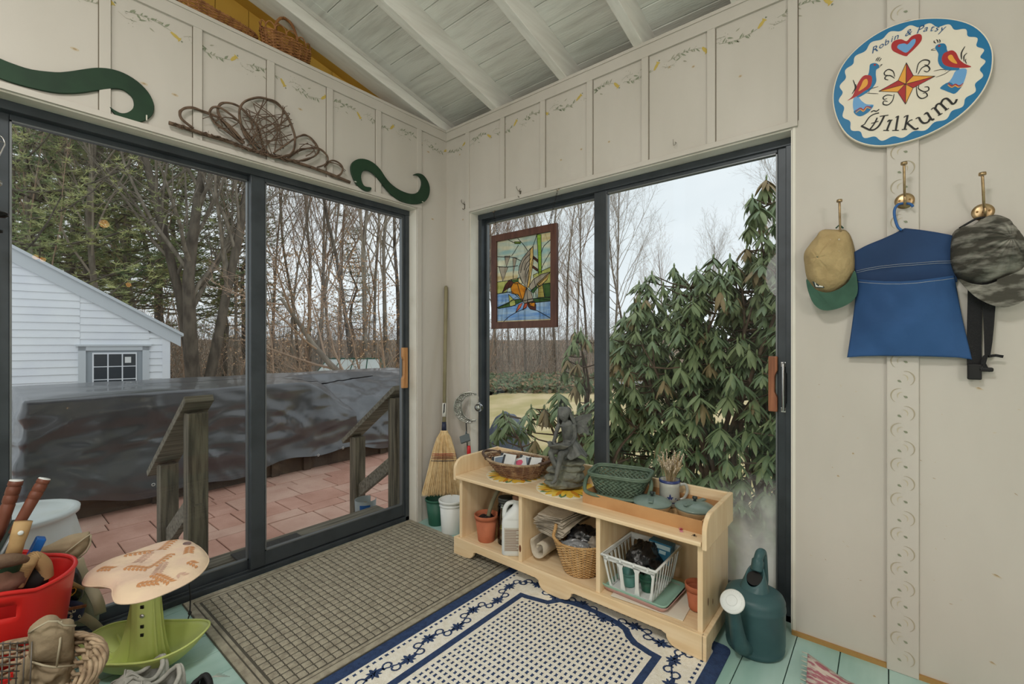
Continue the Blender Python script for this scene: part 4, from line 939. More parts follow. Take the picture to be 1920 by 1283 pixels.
b = MB(); b.box((-.032, -.025, -.009), (.032, .025, .009), Tm(-.005, -.02, .565, rx=.9, ry=-.35)); b.tube([(.0, 0, .61), (-.003, -.01, .575)], .005, 6); lbl(b.build('solar_box', mat('grey_solar_box', (96, 104, 106), .35), mo, bevel=.003), 'small grey solar box')
# red handled tool
rt = thing('hand_tool', 'hand tool with a red grip and steel shaft leaning beside the moon light', 'tool', (-.10, -.33, 0))
b = MB(); b.tube([(.02, .02, .0), (-.0, .0, .38)], .007, 8); b.build('shaft', m_grey, rt)
b = MB(); b.tube([(-.0, .0, .37), (-.006, -.004, .42), (-.012, -.008, .50), (-.014, -.01, .53)], [.011, .013, .013, .01], 10); b.build('grip', mat('red_rubber_grip', (196, 40, 44), .45), rt)
b = MB(); b.box((-.03, -.004, 0), (.05, .004, .05)); b.build('blade', m_grey, rt)
# ================================================================ watering can
m_can = mat('slate_green_plastic', (60, 92, 96), .42, col2=(50, 80, 84), vs=6)
wc = thing('watering_can', 'slate green watering can with a white rose, on the floor right of the bench', 'watering can', (-.185, -1.992, 0), rz=radians(-100))
# local: -y faces the spout side (towards the room)
b = MB(); b.lathe([(0, 0), (.094, 0), (.101, .008), (.103, .02), (.1015, .022), (.1045, .04), (.1045, .16), (.1065, .166), (.106, .178), (.104, .181), (.105, .195), (.098, .212), (.08, .222), (.055, .228), (0, .23)], 52); b.build('body', m_can, wc)
b = MB()
def neck(u, v):
    a = 2*pi*u; r = [.062, .057, .054, .05, .044][0]*(1-v)+.034*v
    z = .2+.075*v+.038*v*sin(a)*1.0+.0
    return (r*cos(a), -.012+r*sin(a)*(1+.1*v)+.012*v, z)
b.grid(40, 10, neck, cu=True)
def lip(u, v):
    a = 2*pi*u; r = .034-.012*v; z = .275+.038*sin(a)*(1-.35*v)-.05*max(0, v-.4)-.0*v+.004*sin(pi*v)
    return (r*cos(a), r*sin(a)*1.1, z)
b.grid(40, 8, lip, cu=True); b.build('filler_neck', m_can, wc)
b = MB(); b.lathe([(0, .0), (.028, .0)], 24, T=Tm(0, -.004, .268, rx=.75)); lbl(b.build('opening', m_dark, wc), 'dark round filler opening')
b = MB(); b.tube(spline([(0, .02, .29), (0, .032, .325), (0, .055, .348), (0, .08, .335), (0, .09, .28), (0, .098, .2), (0, .1, .12)], 6), [.022]*7+[.017]*10+[.0145]*12+[.013]*8, 12); b.build('handle', m_can, wc)
b = MB(); b.tube(spline([(.0, -.075, .04), (.0, -.125, .06), (.0, -.155, .12), (.0, -.18, .20), (.0, -.188, .235)], 6), lambda t: .036-.021*t, 14); b.build('spout', m_can, wc)
TR2 = Tm(0, -.192, .245) @ Tm(rx=radians(46))
b = MB(); b.lathe([(.014, -.022), (.03, -.01), (.042, .0), (.043, .006), (.04, .009), (.02, .013), (0, .014)], 36, T=TR2)
for r, n_ in ((.033, 30), (.024, 22)):
    for k in range(n_): a = 2*pi*k/n_; b.ball((r*cos(a), r*sin(a), .0105), .0014, 5, T=TR2)
b.tube([(.019*cos(k*pi/14), .019*sin(k*pi/14), .0135) for k in range(28)], .001, 4, closed=True, T=TR2)
lbl(b.build('rose', m_white, wc), 'white sprinkler rose')
# ================================================================ things on the walls
def mapB(x0, y0, s, out): return lambda x, y: onB(x0+x/s, y0+y/s, out)
def mapA(x0, y0, s, out): return lambda x, y: onA(x0+x/s, y0+y/s, out)
def rootB(name, lab, cat, a, z, group=None):   # a = -y
    return thing(name, lab, cat, (0, -a, z), group=group)
def WB(root): b = MB(); b.T = Matrix.Translation(-root.location) @ FB; return b
def WA(root): b = MB(); b.T = Matrix.Translation(-root.location) @ FA; return b
# ---- green painted scrolls
m_scroll = mat('forest_green_paint', (34, 62, 42), .6, col2=(28, 52, 36), vs=8)
g = mapA(0, 0, 3.888, .012)
pl = [g(*p) for p in [(-420, 240), (-250, 300), (-120, 370), (0, 425), (100, 465), (230, 505), (400, 525), (500, 520), (600, 505), (700, 493), (800, 500), (900, 530), (1000, 590), (1080, 670), (1120, 750), (1120, 820), (1090, 860), (1040, 885), (980, 895), (920, 885), (860, 850), (820, 810), (800, 778),
  (840, 805), (890, 825), (940, 815), (975, 780), (975, 730), (950, 690), (900, 655), (850, 645), (780, 648), (700, 660), (600, 675), (500, 680), (400, 675), (250, 645), (100, 605), (0, 570), (-120, 520), (-250, 455), (-420, 390)]]
s = thing('wooden_scroll', 'long dark green wooden scroll ornament at the upper left, above the door', 'scroll ornament', (-1.9, 0, 2.25))
b = WA(s); b.prism(sp2(pl, 3), .012, None, z=.0005); b.build('scroll_board', m_scroll, s, bevel=.0015, seg=1)
b = WA(s); q = g(1068, 858); b.box((q[0]-.002, q[1]-.012, .0125), (q[0]+.002, q[1]+.010, .0155), Tm() ); lbl(b.build('bent_nail', m_trim, s), 'white painted nail')
g = mapA(500, 0, 2.984, .012)
pl = [g(*p) for p in [(580, 1052), (560, 1072), (530, 1065), (500, 1035), (475, 990), (465, 945), (475, 915), (505, 893), (545, 893), (590, 915), (630, 955), (660, 1000), (690, 1035), (730, 1060), (780, 1080), (820, 1087), (850, 1070), (862, 1035), (855, 1000), (840, 985), (815, 980), (835, 972), (870, 980), (895, 1010), (907, 1050), (900, 1100), (880, 1130), (840, 1143), (790, 1140), (740, 1125), (700, 1100), (660, 1060), (625, 1010), (590, 975), (560, 958), (535, 960), (523, 980), (525, 1010), (540, 1040), (560, 1055)]]
# outline order: outer run then inner run
pl = [g(*p) for p in [(580, 1052), (572, 1072), (545, 1070), (515, 1050), (490, 1020), (470, 975), (465, 940), (475, 912), (505, 893), (545, 893), (590, 912), (630, 950), (660, 995), (690, 1030), (730, 1060), (780, 1082), (820, 1086), (848, 1070), (862, 1035), (858, 1005), (840, 985), (815, 981), (838, 972), (868, 980), (893, 1010), (907, 1050), (903, 1095), (880, 1130), (840, 1144), (790, 1141), (740, 1125), (700, 1097), (660, 1055), (625, 1010), (590, 973), (560, 957), (535, 960), (523, 985), (528, 1020), (545, 1045)]]
s = thing('wooden_scroll', 'smaller S shaped dark green wooden scroll ornament by the corner', 'scroll ornament', (-.5, 0, 2.2))
b = WA(s); b.prism(sp2(pl, 3), .012, None, z=.0125); b.build('scroll_board', m_scroll, s, bevel=.0015, seg=1)
for (x, y) in [(490, 1020), (866, 1132)]:
    q = g(x, y); b = WA(s); b.box((q[0]-.006, q[1]-.002, .0245), (q[0]+.006, q[1]+.002, .0265)); lbl(b.build('bent_nail', m_trim, s), 'white painted nail')
# ---- twig ornament
m_vine = mat('grapevine', (112, 92, 76), .85, col2=(84, 68, 56), vs=40); m_vine2 = mat('thin_vine', (98, 80, 66), .85)
g0 = mapA(300, 170, 4.8, .03)
tw_ = thing('vine_garland', 'grapevine twig ornament of looping hoops above the center of the left door', 'wreath', (-1.1, 0, 2.2))
def P3(x, y, o=.03): a = mapA(300, 170, 4.8, o)(x, y); return (a[0], a[1], o)
R_ = random.Random(31)
b = WA(tw_); st_ = [(80, 290), (240, 340), (420, 400), (620, 460), (800, 530), (960, 575), (1140, 620), (1300, 670), (1500, 740), (1710, 825)]
b.tube(spline([P3(*p, .022) for p in st_], 5), .0085, 7); b.build('main_stick', m_vine, tw_)
loops = [[(300, 340), (200, 260), (180, 200), (220, 160), (300, 155), (400, 195), (520, 240), (640, 330), (760, 470)],
 [(750, 480), (620, 380), (500, 290), (450, 210), (470, 155), (530, 150), (600, 190), (700, 270), (800, 400), (900, 520)],
 [(740, 470), (560, 270), (520, 170), (560, 115), (640, 115), (720, 150), (800, 230), (880, 330), (940, 560)],
 [(870, 530), (760, 390), (715, 220), (740, 120), (820, 75), (920, 65), (1040, 110), (1130, 200), (1190, 330), (1215, 430), (1200, 540), (1140, 590), (1020, 600), (900, 540)],
 [(1020, 560), (1130, 490), (1230, 420), (1320, 405), (1390, 460), (1425, 530), (1390, 590), (1300, 620), (1230, 640)],
 [(1150, 610), (1260, 540), (1370, 515), (1450, 530), (1510, 600), (1490, 660), (1420, 690)],
 [(1480, 690), (1540, 630), (1610, 650), (1645, 700), (1620, 760), (1560, 770), (1500, 730)]]
for i, l in enumerate(loops):
    b = WA(tw_); b.tube(spline([P3(x, y, .026+.01*sin(i*2+k)) for k, (x, y) in enumerate(l)], 6), .0055 if i < 4 else .0045, 6)
    l2 = [(x+R_.uniform(-12, 12), y+R_.uniform(-12, 12)) for x, y in l]; b.tube(spline([P3(x, y, .03+.008*sin(i+k)) for k, (x, y) in enumerate(l2)], 6), .0032, 5); b.build('hoop', m_vine, tw_)
b = WA(tw_)
for k in range(60):      # wrapping and criss-crossing strands
    if k < 26:
        t = R_.uniform(.05, .9); i = int(t*9); c = Vector(st_[i]).lerp(Vector(st_[min(9, i+1)]), t*9-i); pts = [P3(c.x+q*55+R_.uniform(-8, 8), c.y+q*19+R_.uniform(-22, 20), .018+.022*(m % 2)) for m, q in enumerate((-1.2, -.6, 0, .6, 1.2))]
    elif k < 48:
        c = Vector((960, 330)); a = R_.uniform(0, 6.28); d = a+pi+R_.uniform(-.8, .8); pts = [P3(c.x+240*cos(a)*R_.uniform(.8, 1), c.y+255*sin(a), .03), P3(c.x+cos((a+d)/2)*(q_ := R_.uniform(-150, 150)), c.y+sin((a+d)/2)*q_, .036), P3(c.x+235*cos(d), c.y+250*sin(d), .03)]
    else:
        c = Vector(R_.choice(((600, 290), (1320, 530), (480, 280), (1560, 700)))); a = R_.uniform(0, 6.28); pts = [P3(c.x+110*cos(a), c.y+60*sin(a), .03), P3(c.x+60*cos(a+1.2), c.y+50*sin(a+1.2), .036), P3(c.x+120*cos(a+2.4), c.y+60*sin(a+2.4), .03)]
    b.tube(spline(pts, 5), R_.uniform(.0014, .0028), 4)
    e = pts[-1]; k % 3 == 0 and b.tube([e, (e[0]+R_.uniform(-.02, .02), e[1]+R_.uniform(-.02, .02), e[2])], .0009, 3)
tag(b.build('tendrils', m_vine2, tw_), kind='stuff')
# ---- baskets on top of the low wall
m_loft = mat('aged_wicker', (168, 118, 72), .6, col2=(128, 84, 50), vs=26)
lb_ = thing('wicker_basket', 'reddish wicker basket with a tall hoop handle standing on top of the low wall', 'basket', (-1.075, .062, TOP+.005), rz=.1)
def fl_(t, a): return ((.115+.02*t)*cos(a), (.045+.012*t)*sin(a), .005+.105*t)
b = MB(); wick(b, fl_, 15, 16, .0036, 0, 3, .004, stake_mi=0)
for k in range(14):
    a = k*2*pi/14; q = fl_(1, a); r2 = fl_(1, a+.45); b.tube(spline([q, (q[0]*.9+r2[0]*.1, q[1]*.9+r2[1]*.1, q[2]+.022), ((q[0]+r2[0])/2*1.04, (q[1]+r2[1])/2*1.04, q[2]+.034), (r2[0]*.9+q[0]*.1, r2[1]*.9+q[1]*.1, q[2]+.022), r2], 4), .0035, 5)
b.build('woven_body', m_loft, lb_)
b = MB(); rope(b, spline([(-.045, 0, .09), (-.055, 0, .17), (-.02, 0, .225), (.03, 0, .22), (.06, 0, .16), (.055, 0, .09)], 7), .007, 3, .03); b.build('handle', m_loft, lb_)
l2 = thing('wicker_basket', 'flat long wicker basket at the top left edge of the picture, on the low wall', 'basket', (-1.42, .062, TOP+.005), rz=.02)
def fm_(t, a): return ((.17+.03*t)*cos(a), (.045+.012*t)*sin(a), .005+.05*t+.035*max(0, -cos(a))*t)
b = MB(); wick(b, fm_, 9, 26, .0034, 0, 5, .004, stake_mi=0); b.build('woven_body', m_loft, l2)
b = MB(); rope(b, [fm_(1.05, a*pi/40) for a in range(80)], .006, 3, .03, closed=True); b.build('rim', m_loft, l2)
l3 = thing('wicker_horn', 'dark coiled wicker horn basket at the top left edge, on the low wall', 'basket', (-1.78, .068, TOP+.005))
b = MB()
hp_ = spline([(.13, 0, .062), (.05, 0, .064), (-.03, 0, .055), (-.10, 0, .05), (-.16, 0, .07), (-.18, 0, .11)], 6)
for i, p in enumerate(hp_):
    t = i/(len(hp_)-1); r = .058*(1-t)+.012; d = (hp_[min(i+1, len(hp_)-1)]-hp_[max(0, i-1)]).normalized(); u_ = Vector((0, 1, 0)); v_ = d.cross(u_)
    b.tube([p+u_*r*.9*cos(a)+v_*r*sin(a) for a in [k*pi/10 for k in range(20)]], .0055, 5, closed=True)
b.tube(hp_, lambda t: .056*(1-t)+.01, 12, caps=False); b.build('coiled_body', mat('dark_aged_wicker', (110, 72, 52), .6), l3)
# ---- oval painted sign
sx_, sy_ = onB(1711, 153, .03)
SG = rootB('oval_sign', 'oval white hanging sign with a wavy blue border, birds, a heart and a star', 'sign', sx_, sy_)
gs = mapB(1560, 20, 4.934, .034)
m_sw = mat('sign_white', (228, 220, 202), .55); m_sb = mat('sign_blue', (20, 112, 160), .45); m_sr = mat('sign_red', (168, 34, 34), .45); m_so = mat('sign_orange', (228, 160, 56), .45); m_sl = mat('sign_light_blue', (104, 160, 210), .45); m_sk = mat('sign_black', (24, 22, 18), .5); m_sn = mat('sign_navy', (34, 82, 128), .5)
rim = [gs(*p) for p in [(5, 850), (15, 700), (70, 540), (170, 400), (330, 260), (520, 150), (720, 85), (920, 62), (1120, 72), (1290, 120), (1410, 210), (1480, 330), (1495, 450), (1470, 600), (1390, 760), (1260, 910), (1090, 1040), (880, 1150), (650, 1225), (440, 1255), (260, 1225), (130, 1145), (45, 1010)]]
cxs = sum(p[0] for p in rim)/len(rim); czs = sum(p[1] for p in rim)/len(rim)
rim = sp2(rim, 4)
b = WB(SG); b.prism(rim, .016, z=.016); b.build('board', m_sw, SG, bevel=.002)
def scl(k): return [(cxs+(x-cxs)*k, czs+(z-czs)*k) for x, z in rim]
b = WB(SG)
ro = scl(.985); 
def wav(i):
    x, z = rim[i % len(rim)]; a = i/len(rim)*2*pi; k = .845+.035*cos(23*a)
    return (cxs+(x-cxs)*k, czs+(z-czs)*k)
# resample for the wave
N_ = 276
def rimat(t):
    f = (t % 1)*len(rim); i = int(f); q = f-i; p0 = rim[i % len(rim)]; p1 = rim[(i+1) % len(rim)]; return (p0[0]+(p1[0]-p0[0])*q, p0[1]+(p1[1]-p0[1])*q)
oo, ii = [], []
for i in range(N_):
    x, z = rimat(i/N_); oo.append((cxs+(x-cxs)*.982, czs+(z-czs)*.982)); k = .885+.028*cos(23*2*pi*i/N_); ii.append((cxs+(x-cxs)*k, czs+(z-czs)*k))
b.add([(x, z, .0325) for x, z in oo]+[(x, z, .0325) for x, z in ii], [(i, (i+1) % N_, N_+(i+1) % N_, N_+i) for i in range(N_)], None, False); b.build('wavy_border', m_sb, SG)
def paint(name, items, mats):
    b = WB(SG)
    for k, (kind, pts, w, mi) in enumerate(items):
        q = [gs(*p) for p in pts]
        if kind == 'f': b.flat(sp2(q, 3) if w else q, .0326+.00025*k/max(1, len(items))*4, None, mi)
        else:
            q3 = sp2(q, 4, False) if len(q) > 2 else q
            b.flat(stroke(q3, (lambda t, w=w: w*(.55+.6*sin(pi*t)))) if w < .0045 else stroke(q3, w), .0332+.0001*(k % 3), None, mi)
    return b.build(name, mats, SG)
F_, L_ = 'f', 'l'
paint('heart', [(F_, [(683, 420), (600, 390), (555, 360), (550, 310), (580, 275), (640, 262), (690, 280), (735, 235), (800, 213), (830, 230), (825, 280), (770, 345), (710, 400)], 1, 0), (F_, [(685, 388), (630, 362), (603, 340), (618, 312), (670, 302), (700, 310), (740, 268), (772, 262), (768, 300), (730, 350)], 1, 1)], [m_sr, m_sl])
C_ = (683, 675); T_, R__, B_, L__ = (688, 480), (955, 605), (680, 865), (432, 745); TR, BR, BL, TL = (752, 600), (750, 715), (607, 752), (612, 645)
paint('star', [(F_, [T_, TL, C_], 0, 1), (F_, [T_, TR, C_], 0, 0), (F_, [TR, R__, C_], 0, 1), (F_, [R__, BR, C_], 0, 0), (F_, [BR, B_, C_], 0, 1), (F_, [B_, BL, C_], 0, 0), (F_, [BL, L__, C_], 0, 1), (F_, [L__, TL, C_], 0, 0)]
 +[(L_, [p, q], .0046*.5+.0003, 2) for p, q in [(T_, TR), (TR, R__), (R__, BR), (BR, B_), (B_, BL), (BL, L__), (L__, TL), (TL, T_), (T_, B_), (L__, R__), (TL, BR), (TR, BL)]], [m_sr, m_so, m_sk])
paint('painted_swirls', [(L_, p, .0032, 0) for p in [[(580, 610), (565, 560), (520, 543), (485, 570), (490, 595), (515, 595)], [(578, 625), (540, 600), (500, 605), (490, 630), (520, 640)], [(780, 575), (800, 490), (850, 455), (900, 465), (890, 500), (855, 500)], [(795, 590), (830, 530), (880, 510), (905, 540), (880, 565), (850, 555)], [(575, 770), (560, 830), (520, 870), (475, 865), (480, 835), (515, 840)], [(560, 785), (510, 780), (475, 800), (480, 820), (510, 812)], [(805, 690), (800, 720), (850, 748), (893, 735), (890, 705), (855, 705)], [(780, 700), (790, 780), (830, 812), (880, 790), (870, 760), (840, 765)]]], [m_sk])['kind'] = 'stuff'
paint('bird', [(F_, [(200, 810), (245, 800), (270, 830), (320, 865), (385, 870), (360, 915), (320, 950), (270, 975), (225, 965), (195, 900)], 1, 3), (F_, [(200, 930), (260, 905), (300, 925), (330, 890), (380, 875), (355, 920), (320, 950), (270, 975), (225, 965)], 1, 0), (F_, [(345, 545), (350, 500), (375, 485), (410, 485), (435, 505), (430, 530), (410, 545), (405, 590), (410, 650), (385, 700), (340, 745), (270, 790), (235, 800), (225, 780), (260, 720), (330, 600)], 1, 0),
 (F_, [(330, 595), (365, 605), (370, 650), (350, 710), (290, 750), (230, 790), (140, 832), (190, 790), (225, 700), (265, 630), (295, 600)], 1, 1), (F_, [(320, 630), (332, 660), (315, 700), (245, 745), (270, 690), (290, 645)], 1, 2),
 (L_, [(215, 930), (260, 900), (290, 918), (320, 885), (365, 898)], .003, 1), (L_, [(220, 945), (262, 915), (292, 930), (322, 897), (360, 908)], .003, 2), (L_, [(432, 512), (465, 495), (430, 530)], .0014, 4), (L_, [(405, 465), (415, 445), (430, 430)], .0024, 4), (L_, [(420, 468), (430, 446), (446, 428)], .0024, 4), (L_, [(434, 470), (446, 452), (458, 438)], .0024, 4),
 (L_, [(185, 770), (215, 710), (195, 640)], .003, 4), (L_, [(195, 755), (222, 715), (218, 680)], .0024, 4), (L_, [(325, 730), (380, 715), (430, 700)], .0016, 4), (L_, [(320, 762), (370, 765), (430, 768)], .0016, 4), (L_, [(345, 735), (342, 762)], .0016, 4), (F_, [(385, 500), (395, 492), (408, 498), (400, 508), (388, 508)], 1, 1)], [m_sb, m_sr, m_so, m_sl, m_sk])
paint('bird', [(F_, [(1150, 550), (1240, 535), (1240, 600), (1200, 700), (1140, 765), (1090, 755), (1040, 735), (1000, 712), (1060, 680), (1110, 620)], 1, 3), (F_, [(1080, 660), (1140, 690), (1205, 690), (1140, 765), (1090, 755), (1040, 735), (1000, 712)], 1, 0), (F_, [(955, 345), (965, 320), (1000, 303), (1040, 303), (1060, 330), (1065, 365), (1100, 400), (1150, 470), (1180, 540), (1120, 550), (1050, 545), (1000, 510), (980, 460), (985, 400), (970, 370)], 1, 0),
 (F_, [(1060, 380), (1110, 365), (1150, 390), (1180, 450), (1230, 490), (1290, 518), (1200, 528), (1110, 522), (1040, 500), (1015, 450), (1030, 400)], 1, 1), (F_, [(1085, 410), (1110, 408), (1130, 440), (1160, 488), (1120, 480), (1085, 455), (1072, 430)], 1, 2),
 (L_, [(1075, 670), (1110, 695), (1140, 680), (1175, 695), (1215, 670)], .003, 1), (L_, [(1070, 685), (1108, 708), (1140, 693), (1175, 708), (1210, 685)], .003, 2), (L_, [(955, 345), (918, 362), (960, 365)], .0014, 4), (L_, [(962, 300), (945, 290), (945, 275)], .0024, 4), (L_, [(980, 297), (978, 278), (965, 265)], .0024, 4), (L_, [(995, 296), (1000, 280), (992, 264)], .0024, 4),
 (L_, [(1200, 450), (1198, 390), (1230, 330)], .003, 4), (L_, [(1222, 468), (1222, 420), (1250, 390)], .0026, 4), (L_, [(1245, 490), (1235, 465), (1240, 445)], .002, 4), (L_, [(1050, 545), (1000, 545), (940, 558)], .0016, 4), (L_, [(1100, 545), (1040, 585), (960, 615)], .0016, 4), (L_, [(1045, 560), (1060, 545)], .0016, 4), (F_, [(980, 325), (992, 316), (1005, 322), (996, 333), (984, 333)], 1, 1)], [m_sb, m_sr, m_so, m_sl, m_sk])
# lettering
b = WB(SG); k = 0
W_ = .0062
for pts, w in [([(435, 945), (385, 958), (345, 985), (318, 1022), (300, 1050), (270, 1066)], .004), ([(270, 1066), (310, 1085), (350, 1103), (390, 1100), (430, 1070), (455, 1030), (475, 990), (485, 972)], W_), ([(360, 938), (385, 925), (410, 930), (437, 912)], .004), ([(418, 990), (400, 1030), (372, 1072), (352, 1096)], .005), ([(362, 1042), (400, 1032), (430, 1022)], .003), ([(442, 978), (480, 972), (522, 966)], .0034),
    ([(545, 1012), (525, 1060), (508, 1106)], W_), ([(512, 1030), (532, 1015), (552, 1012)], .0034), ([(474, 1108), (500, 1107), (528, 1110)], .0034), ([(515, 1022), (530, 1010), (545, 1018), (560, 1008)], .003),
    ([(612, 975), (600, 1040), (590, 1105)], W_), ([(588, 990), (600, 980), (618, 973)], .0034), ([(558, 1108), (590, 1107), (618, 1107)], .0034),
    ([(700, 968), (686, 1035), (672, 1096)], W_), ([(665, 988), (680, 975), (706, 967)], .0034), ([(645, 1100), (672, 1098), (694, 1097)], .0034), ([(745, 1008), (718, 1018), (692, 1045)], .004), ([(695, 1040), (730, 1068), (768, 1096), (800, 1085)], W_),
    ([(775, 1002), (790, 990), (808, 986)], .0034), ([(805, 988), (822, 1020), (850, 1040), (888, 1030), (906, 1000)], W_), ([(860, 955), (880, 945), (900, 975), (925, 1008), (947, 1000)], W_), ([(850, 962), (870, 948), (888, 946)], .0034),
    ([(918, 915), (935, 900), (952, 898)], .0034), ([(950, 900), (975, 930), (1000, 962)], W_), ([(980, 970), (1000, 962), (1022, 948)], .0034), ([(955, 905), (970, 870), (1000, 860), (1030, 885), (1060, 915)], W_), ([(1045, 925), (1062, 915), (1082, 902)], .0034), ([(1005, 865), (1025, 825), (1060, 812), (1090, 835), (1115, 862), (1140, 850), (1155, 818)], W_)]:
    q = [gs(*p) for p in pts]; q = sp2(q, 4, False) if len(q) > 2 else q
    b.flat(stroke(q, w*.92), .0333+.00012*(k % 4), None, 0); k += 1
b.build('black_lettering', m_sk, SG)
def glyph(ch, size):
    c = bpy.data.curves.new('g', 'FONT'); c.body = ch; c.size = size; c.shear = .35; c.align_x = 'CENTER'; c.resolution_u = 2
    o = bpy.data.objects.new('g', c); me = bpy.data.meshes.new_from_object(o); v = [tuple(x.co) for x in me.vertices]; f = [tuple(p.vertices) for p in me.polygons]
    bpy.data.objects.remove(o); bpy.data.curves.remove(c); bpy.data.meshes.remove(me); return v, f
b = WB(SG)
for ch, x, y, a, sz in [('R', 395, 385, 30, 74), ('o', 455, 345, 30, 66), ('b', 505, 316, 27, 66), ('i', 550, 290, 22, 66), ('n', 592, 266, 18, 66), ('&', 700, 230, 10, 68), ('P', 805, 205, 8, 76), ('a', 860, 192, 4, 66), ('t', 915, 190, 0, 66), ('s', 962, 190, -3, 64), ('y', 1012, 192, -6, 66)]:
    p = gs(x, y); v, f = glyph(ch, sz/4.934/845*1.66*1.12); a = radians(a*.55-4)
    b.add([(p[0]+(cos(a)*q[0]-sin(a)*q[1]), p[1]+sin(a)*q[0]+cos(a)*q[1], .0335) for q in v], f, None, False)
b.build('blue_lettering', m_sn, SG)
# ---- coat hooks
m_brass = mat('antique_brass', (184, 160, 122), .34, metal=.85, col2=(140, 116, 84), vs=30)
def hook(pu, pv, cu, cv, lab, base=0):
    a, z = onB(pu, pv, base); r = rootB('coat_hook', lab, 'hook', a, z, 'brass coat hooks')
    a2, z2 = onB(cu, cv, base+.075)
    b = WB(r); b.lathe([(0, .006), (.018, .005), (.027, .002), (.028, 0)], 30, T=Tm(a, z, base)); b.ball((a-.014, z+.002, base+.005), (.0035, .0035, .0012), 8, mi=1); b.ball((a+.014, z+.002, base+.005), (.0035, .0035, .0012), 8, mi=1); lbl(b.build('backplate', [m_brass, mat('screw_brass', (140, 108, 64), .4, metal=.9)], r), 'round brass plate')
    b = WB(r); b.tube(spline([(a, z, base+.004), (a, z+.002, base+.03), (a+(a2-a)*.4, z+.02, base+.05), (a+(a2-a)*.7, z+(z2-z)*.55, base+.066), (a2, z2, base+.075)], 6), .0038, 8, flat=1.3); b.lathe([(0, 0), (.009, 0), (.0095, .003), (.009, .009), (0, .009)], 16, T=Tm(a2, z2+.002, base+.075) @ Tm(rx=-pi/2)); b.build('long_arm', m_brass, r)
    b = WB(r); b.tube(spline([(a, z-.004, base+.004), (a, z-.014, base+.02), (a, z-.02, base+.034), (a, z-.008, base+.044), (a, z+.004, base+.044)], 5), .0042, 8); b.build('short_arm', m_brass, r)
    return a, z
h1 = hook(1578, 452, 1574, 380, 'leftmost brass coat hook, holding the tan cap')
h2 = hook(1696, 377, 1695, 310, 'brass coat hook on the stencilled batten, holding the blue bag', .014)
h3 = hook(1843, 398, 1842, 330, 'rightmost brass coat hook, holding the camouflage cap')
# ---- puffed shapes traced as outlines (cloth with its own depth)
def puff(b, outl, depth, z0, nring=10, bump=.1, seed=0, power=.5, mi=0, cent=None, fr=12, crease=None):
    """closed outline -> domed shell, rings from the rim at z0 to the top at z0+depth"""
    n = len(outl); cx = cent[0] if cent else sum(p[0] for p in outl)/n; cz = cent[1] if cent else sum(p[1] for p in outl)/n
    def f(u, v):
        i = int(round(u*n)) % n; k = 1-v*.999; x = cx+(outl[i][0]-cx)*k; z = cz+(outl[i][1]-cz)*k
        h = depth*(1-k**2.4)**power; w = noise.noise(Vector((x*fr, z*fr, seed)))+.5*noise.noise(Vector((x*fr*2.4, z*fr*2.4, seed)))
        if crease: h += crease(x, z, k)
        return (x, z, z0+h+bump*depth*w*min(1, v*4))
    b.grid(n, nring, f, mi=mi, cu=True)
gc = mapB(1440, 350, 3.467, .06)
m_tan = mat('khaki_cotton', (184, 162, 118), .9, col2=(168, 146, 104), vs=14, bump=.4, bs=80); m_tgr = mat('green_cotton_bill', (62, 96, 80), .85, col2=(54, 84, 70), vs=20)
tc_ = rootB('baseball_cap', 'tan baseball cap with a green bill hanging on the leftmost hook', 'cap', h1[0], h1[1])
co_ = sp2([gc(*p) for p in [(345, 268), (430, 266), (500, 270), (540, 330), (562, 440), (555, 560), (500, 640), (420, 685), (350, 688), (290, 650), (245, 590), (228, 500), (225, 430), (260, 370), (310, 310)]], 4)
ct = gc(330, 470)
b = WB(tc_)
def cr(x, z, k):
    d = atan2(z-ct[1], x-ct[0]); return -.003*abs(sin(d*3))**8*0-.0035*max(0, cos(d*6))**20*(k > .08)
puff(b, co_, .085, .012, 14, .13, 3, .55, cent=ct, fr=16, crease=cr); b.build('crown', m_tan, tc_, solid=.002)
b = WB(tc_); b.lathe([(0, .006), (.005, .005), (.008, .001)], 14, T=Tm(ct[0]+.002, ct[1]+.004, .096)); lbl(b.build('top_button', m_tgr, tc_), 'green button')
b = WB(tc_)
for x, y in [(465, 350), (460, 425), (378, 540), (410, 355)]: p = gc(x, y); b.tube([(p[0]+.0022*cos(t), p[1]+.0022*sin(t), .082) for t in [i*pi/4 for i in range(8)]], .0008, 4, closed=True)
tag(b.build('eyelets', m_trim, tc_), kind='stuff')
bl = [gc(*p) for p in [(252, 600), (262, 680), (300, 765), (360, 805), (450, 795), (540, 750), (580, 690), (578, 600), (560, 545), (520, 620), (450, 672), (380, 690), (310, 668)]]
b = WB(tc_); bl = sp2(bl, 3); b.add([(x, z, .05+.02*cos((x-ct[0])*14)) for x, z in bl]+[(x, z, .046+.02*cos((x-ct[0])*14)) for x, z in bl], [tuple(range(len(bl))), tuple(reversed(range(len(bl), 2*len(bl))))]+[(i, (i+1) % len(bl), len(bl)+(i+1) % len(bl), len(bl)+i) for i in range(len(bl))], None, False); lbl(b.build('bill', m_tgr, tc_), 'dark green bill')
b = WB(tc_); q = [gc(*p) for p in [(288, 618), (345, 615), (368, 660), (305, 658)]]; b.flat(q, .0635, None, 1); q = [gc(*p) for p in [(303, 622), (340, 618), (360, 655), (312, 652)]]; b.flat(q, .0642, None, 0); q = [gc(*p) for p in [(310, 628), (336, 640), (330, 650), (314, 640)]]; b.flat(q, .0648, None, 1)
b.build('badge', [mat('badge_white', (216, 216, 208), .6), mat('badge_dark', (38, 52, 48), .6)], tc_)
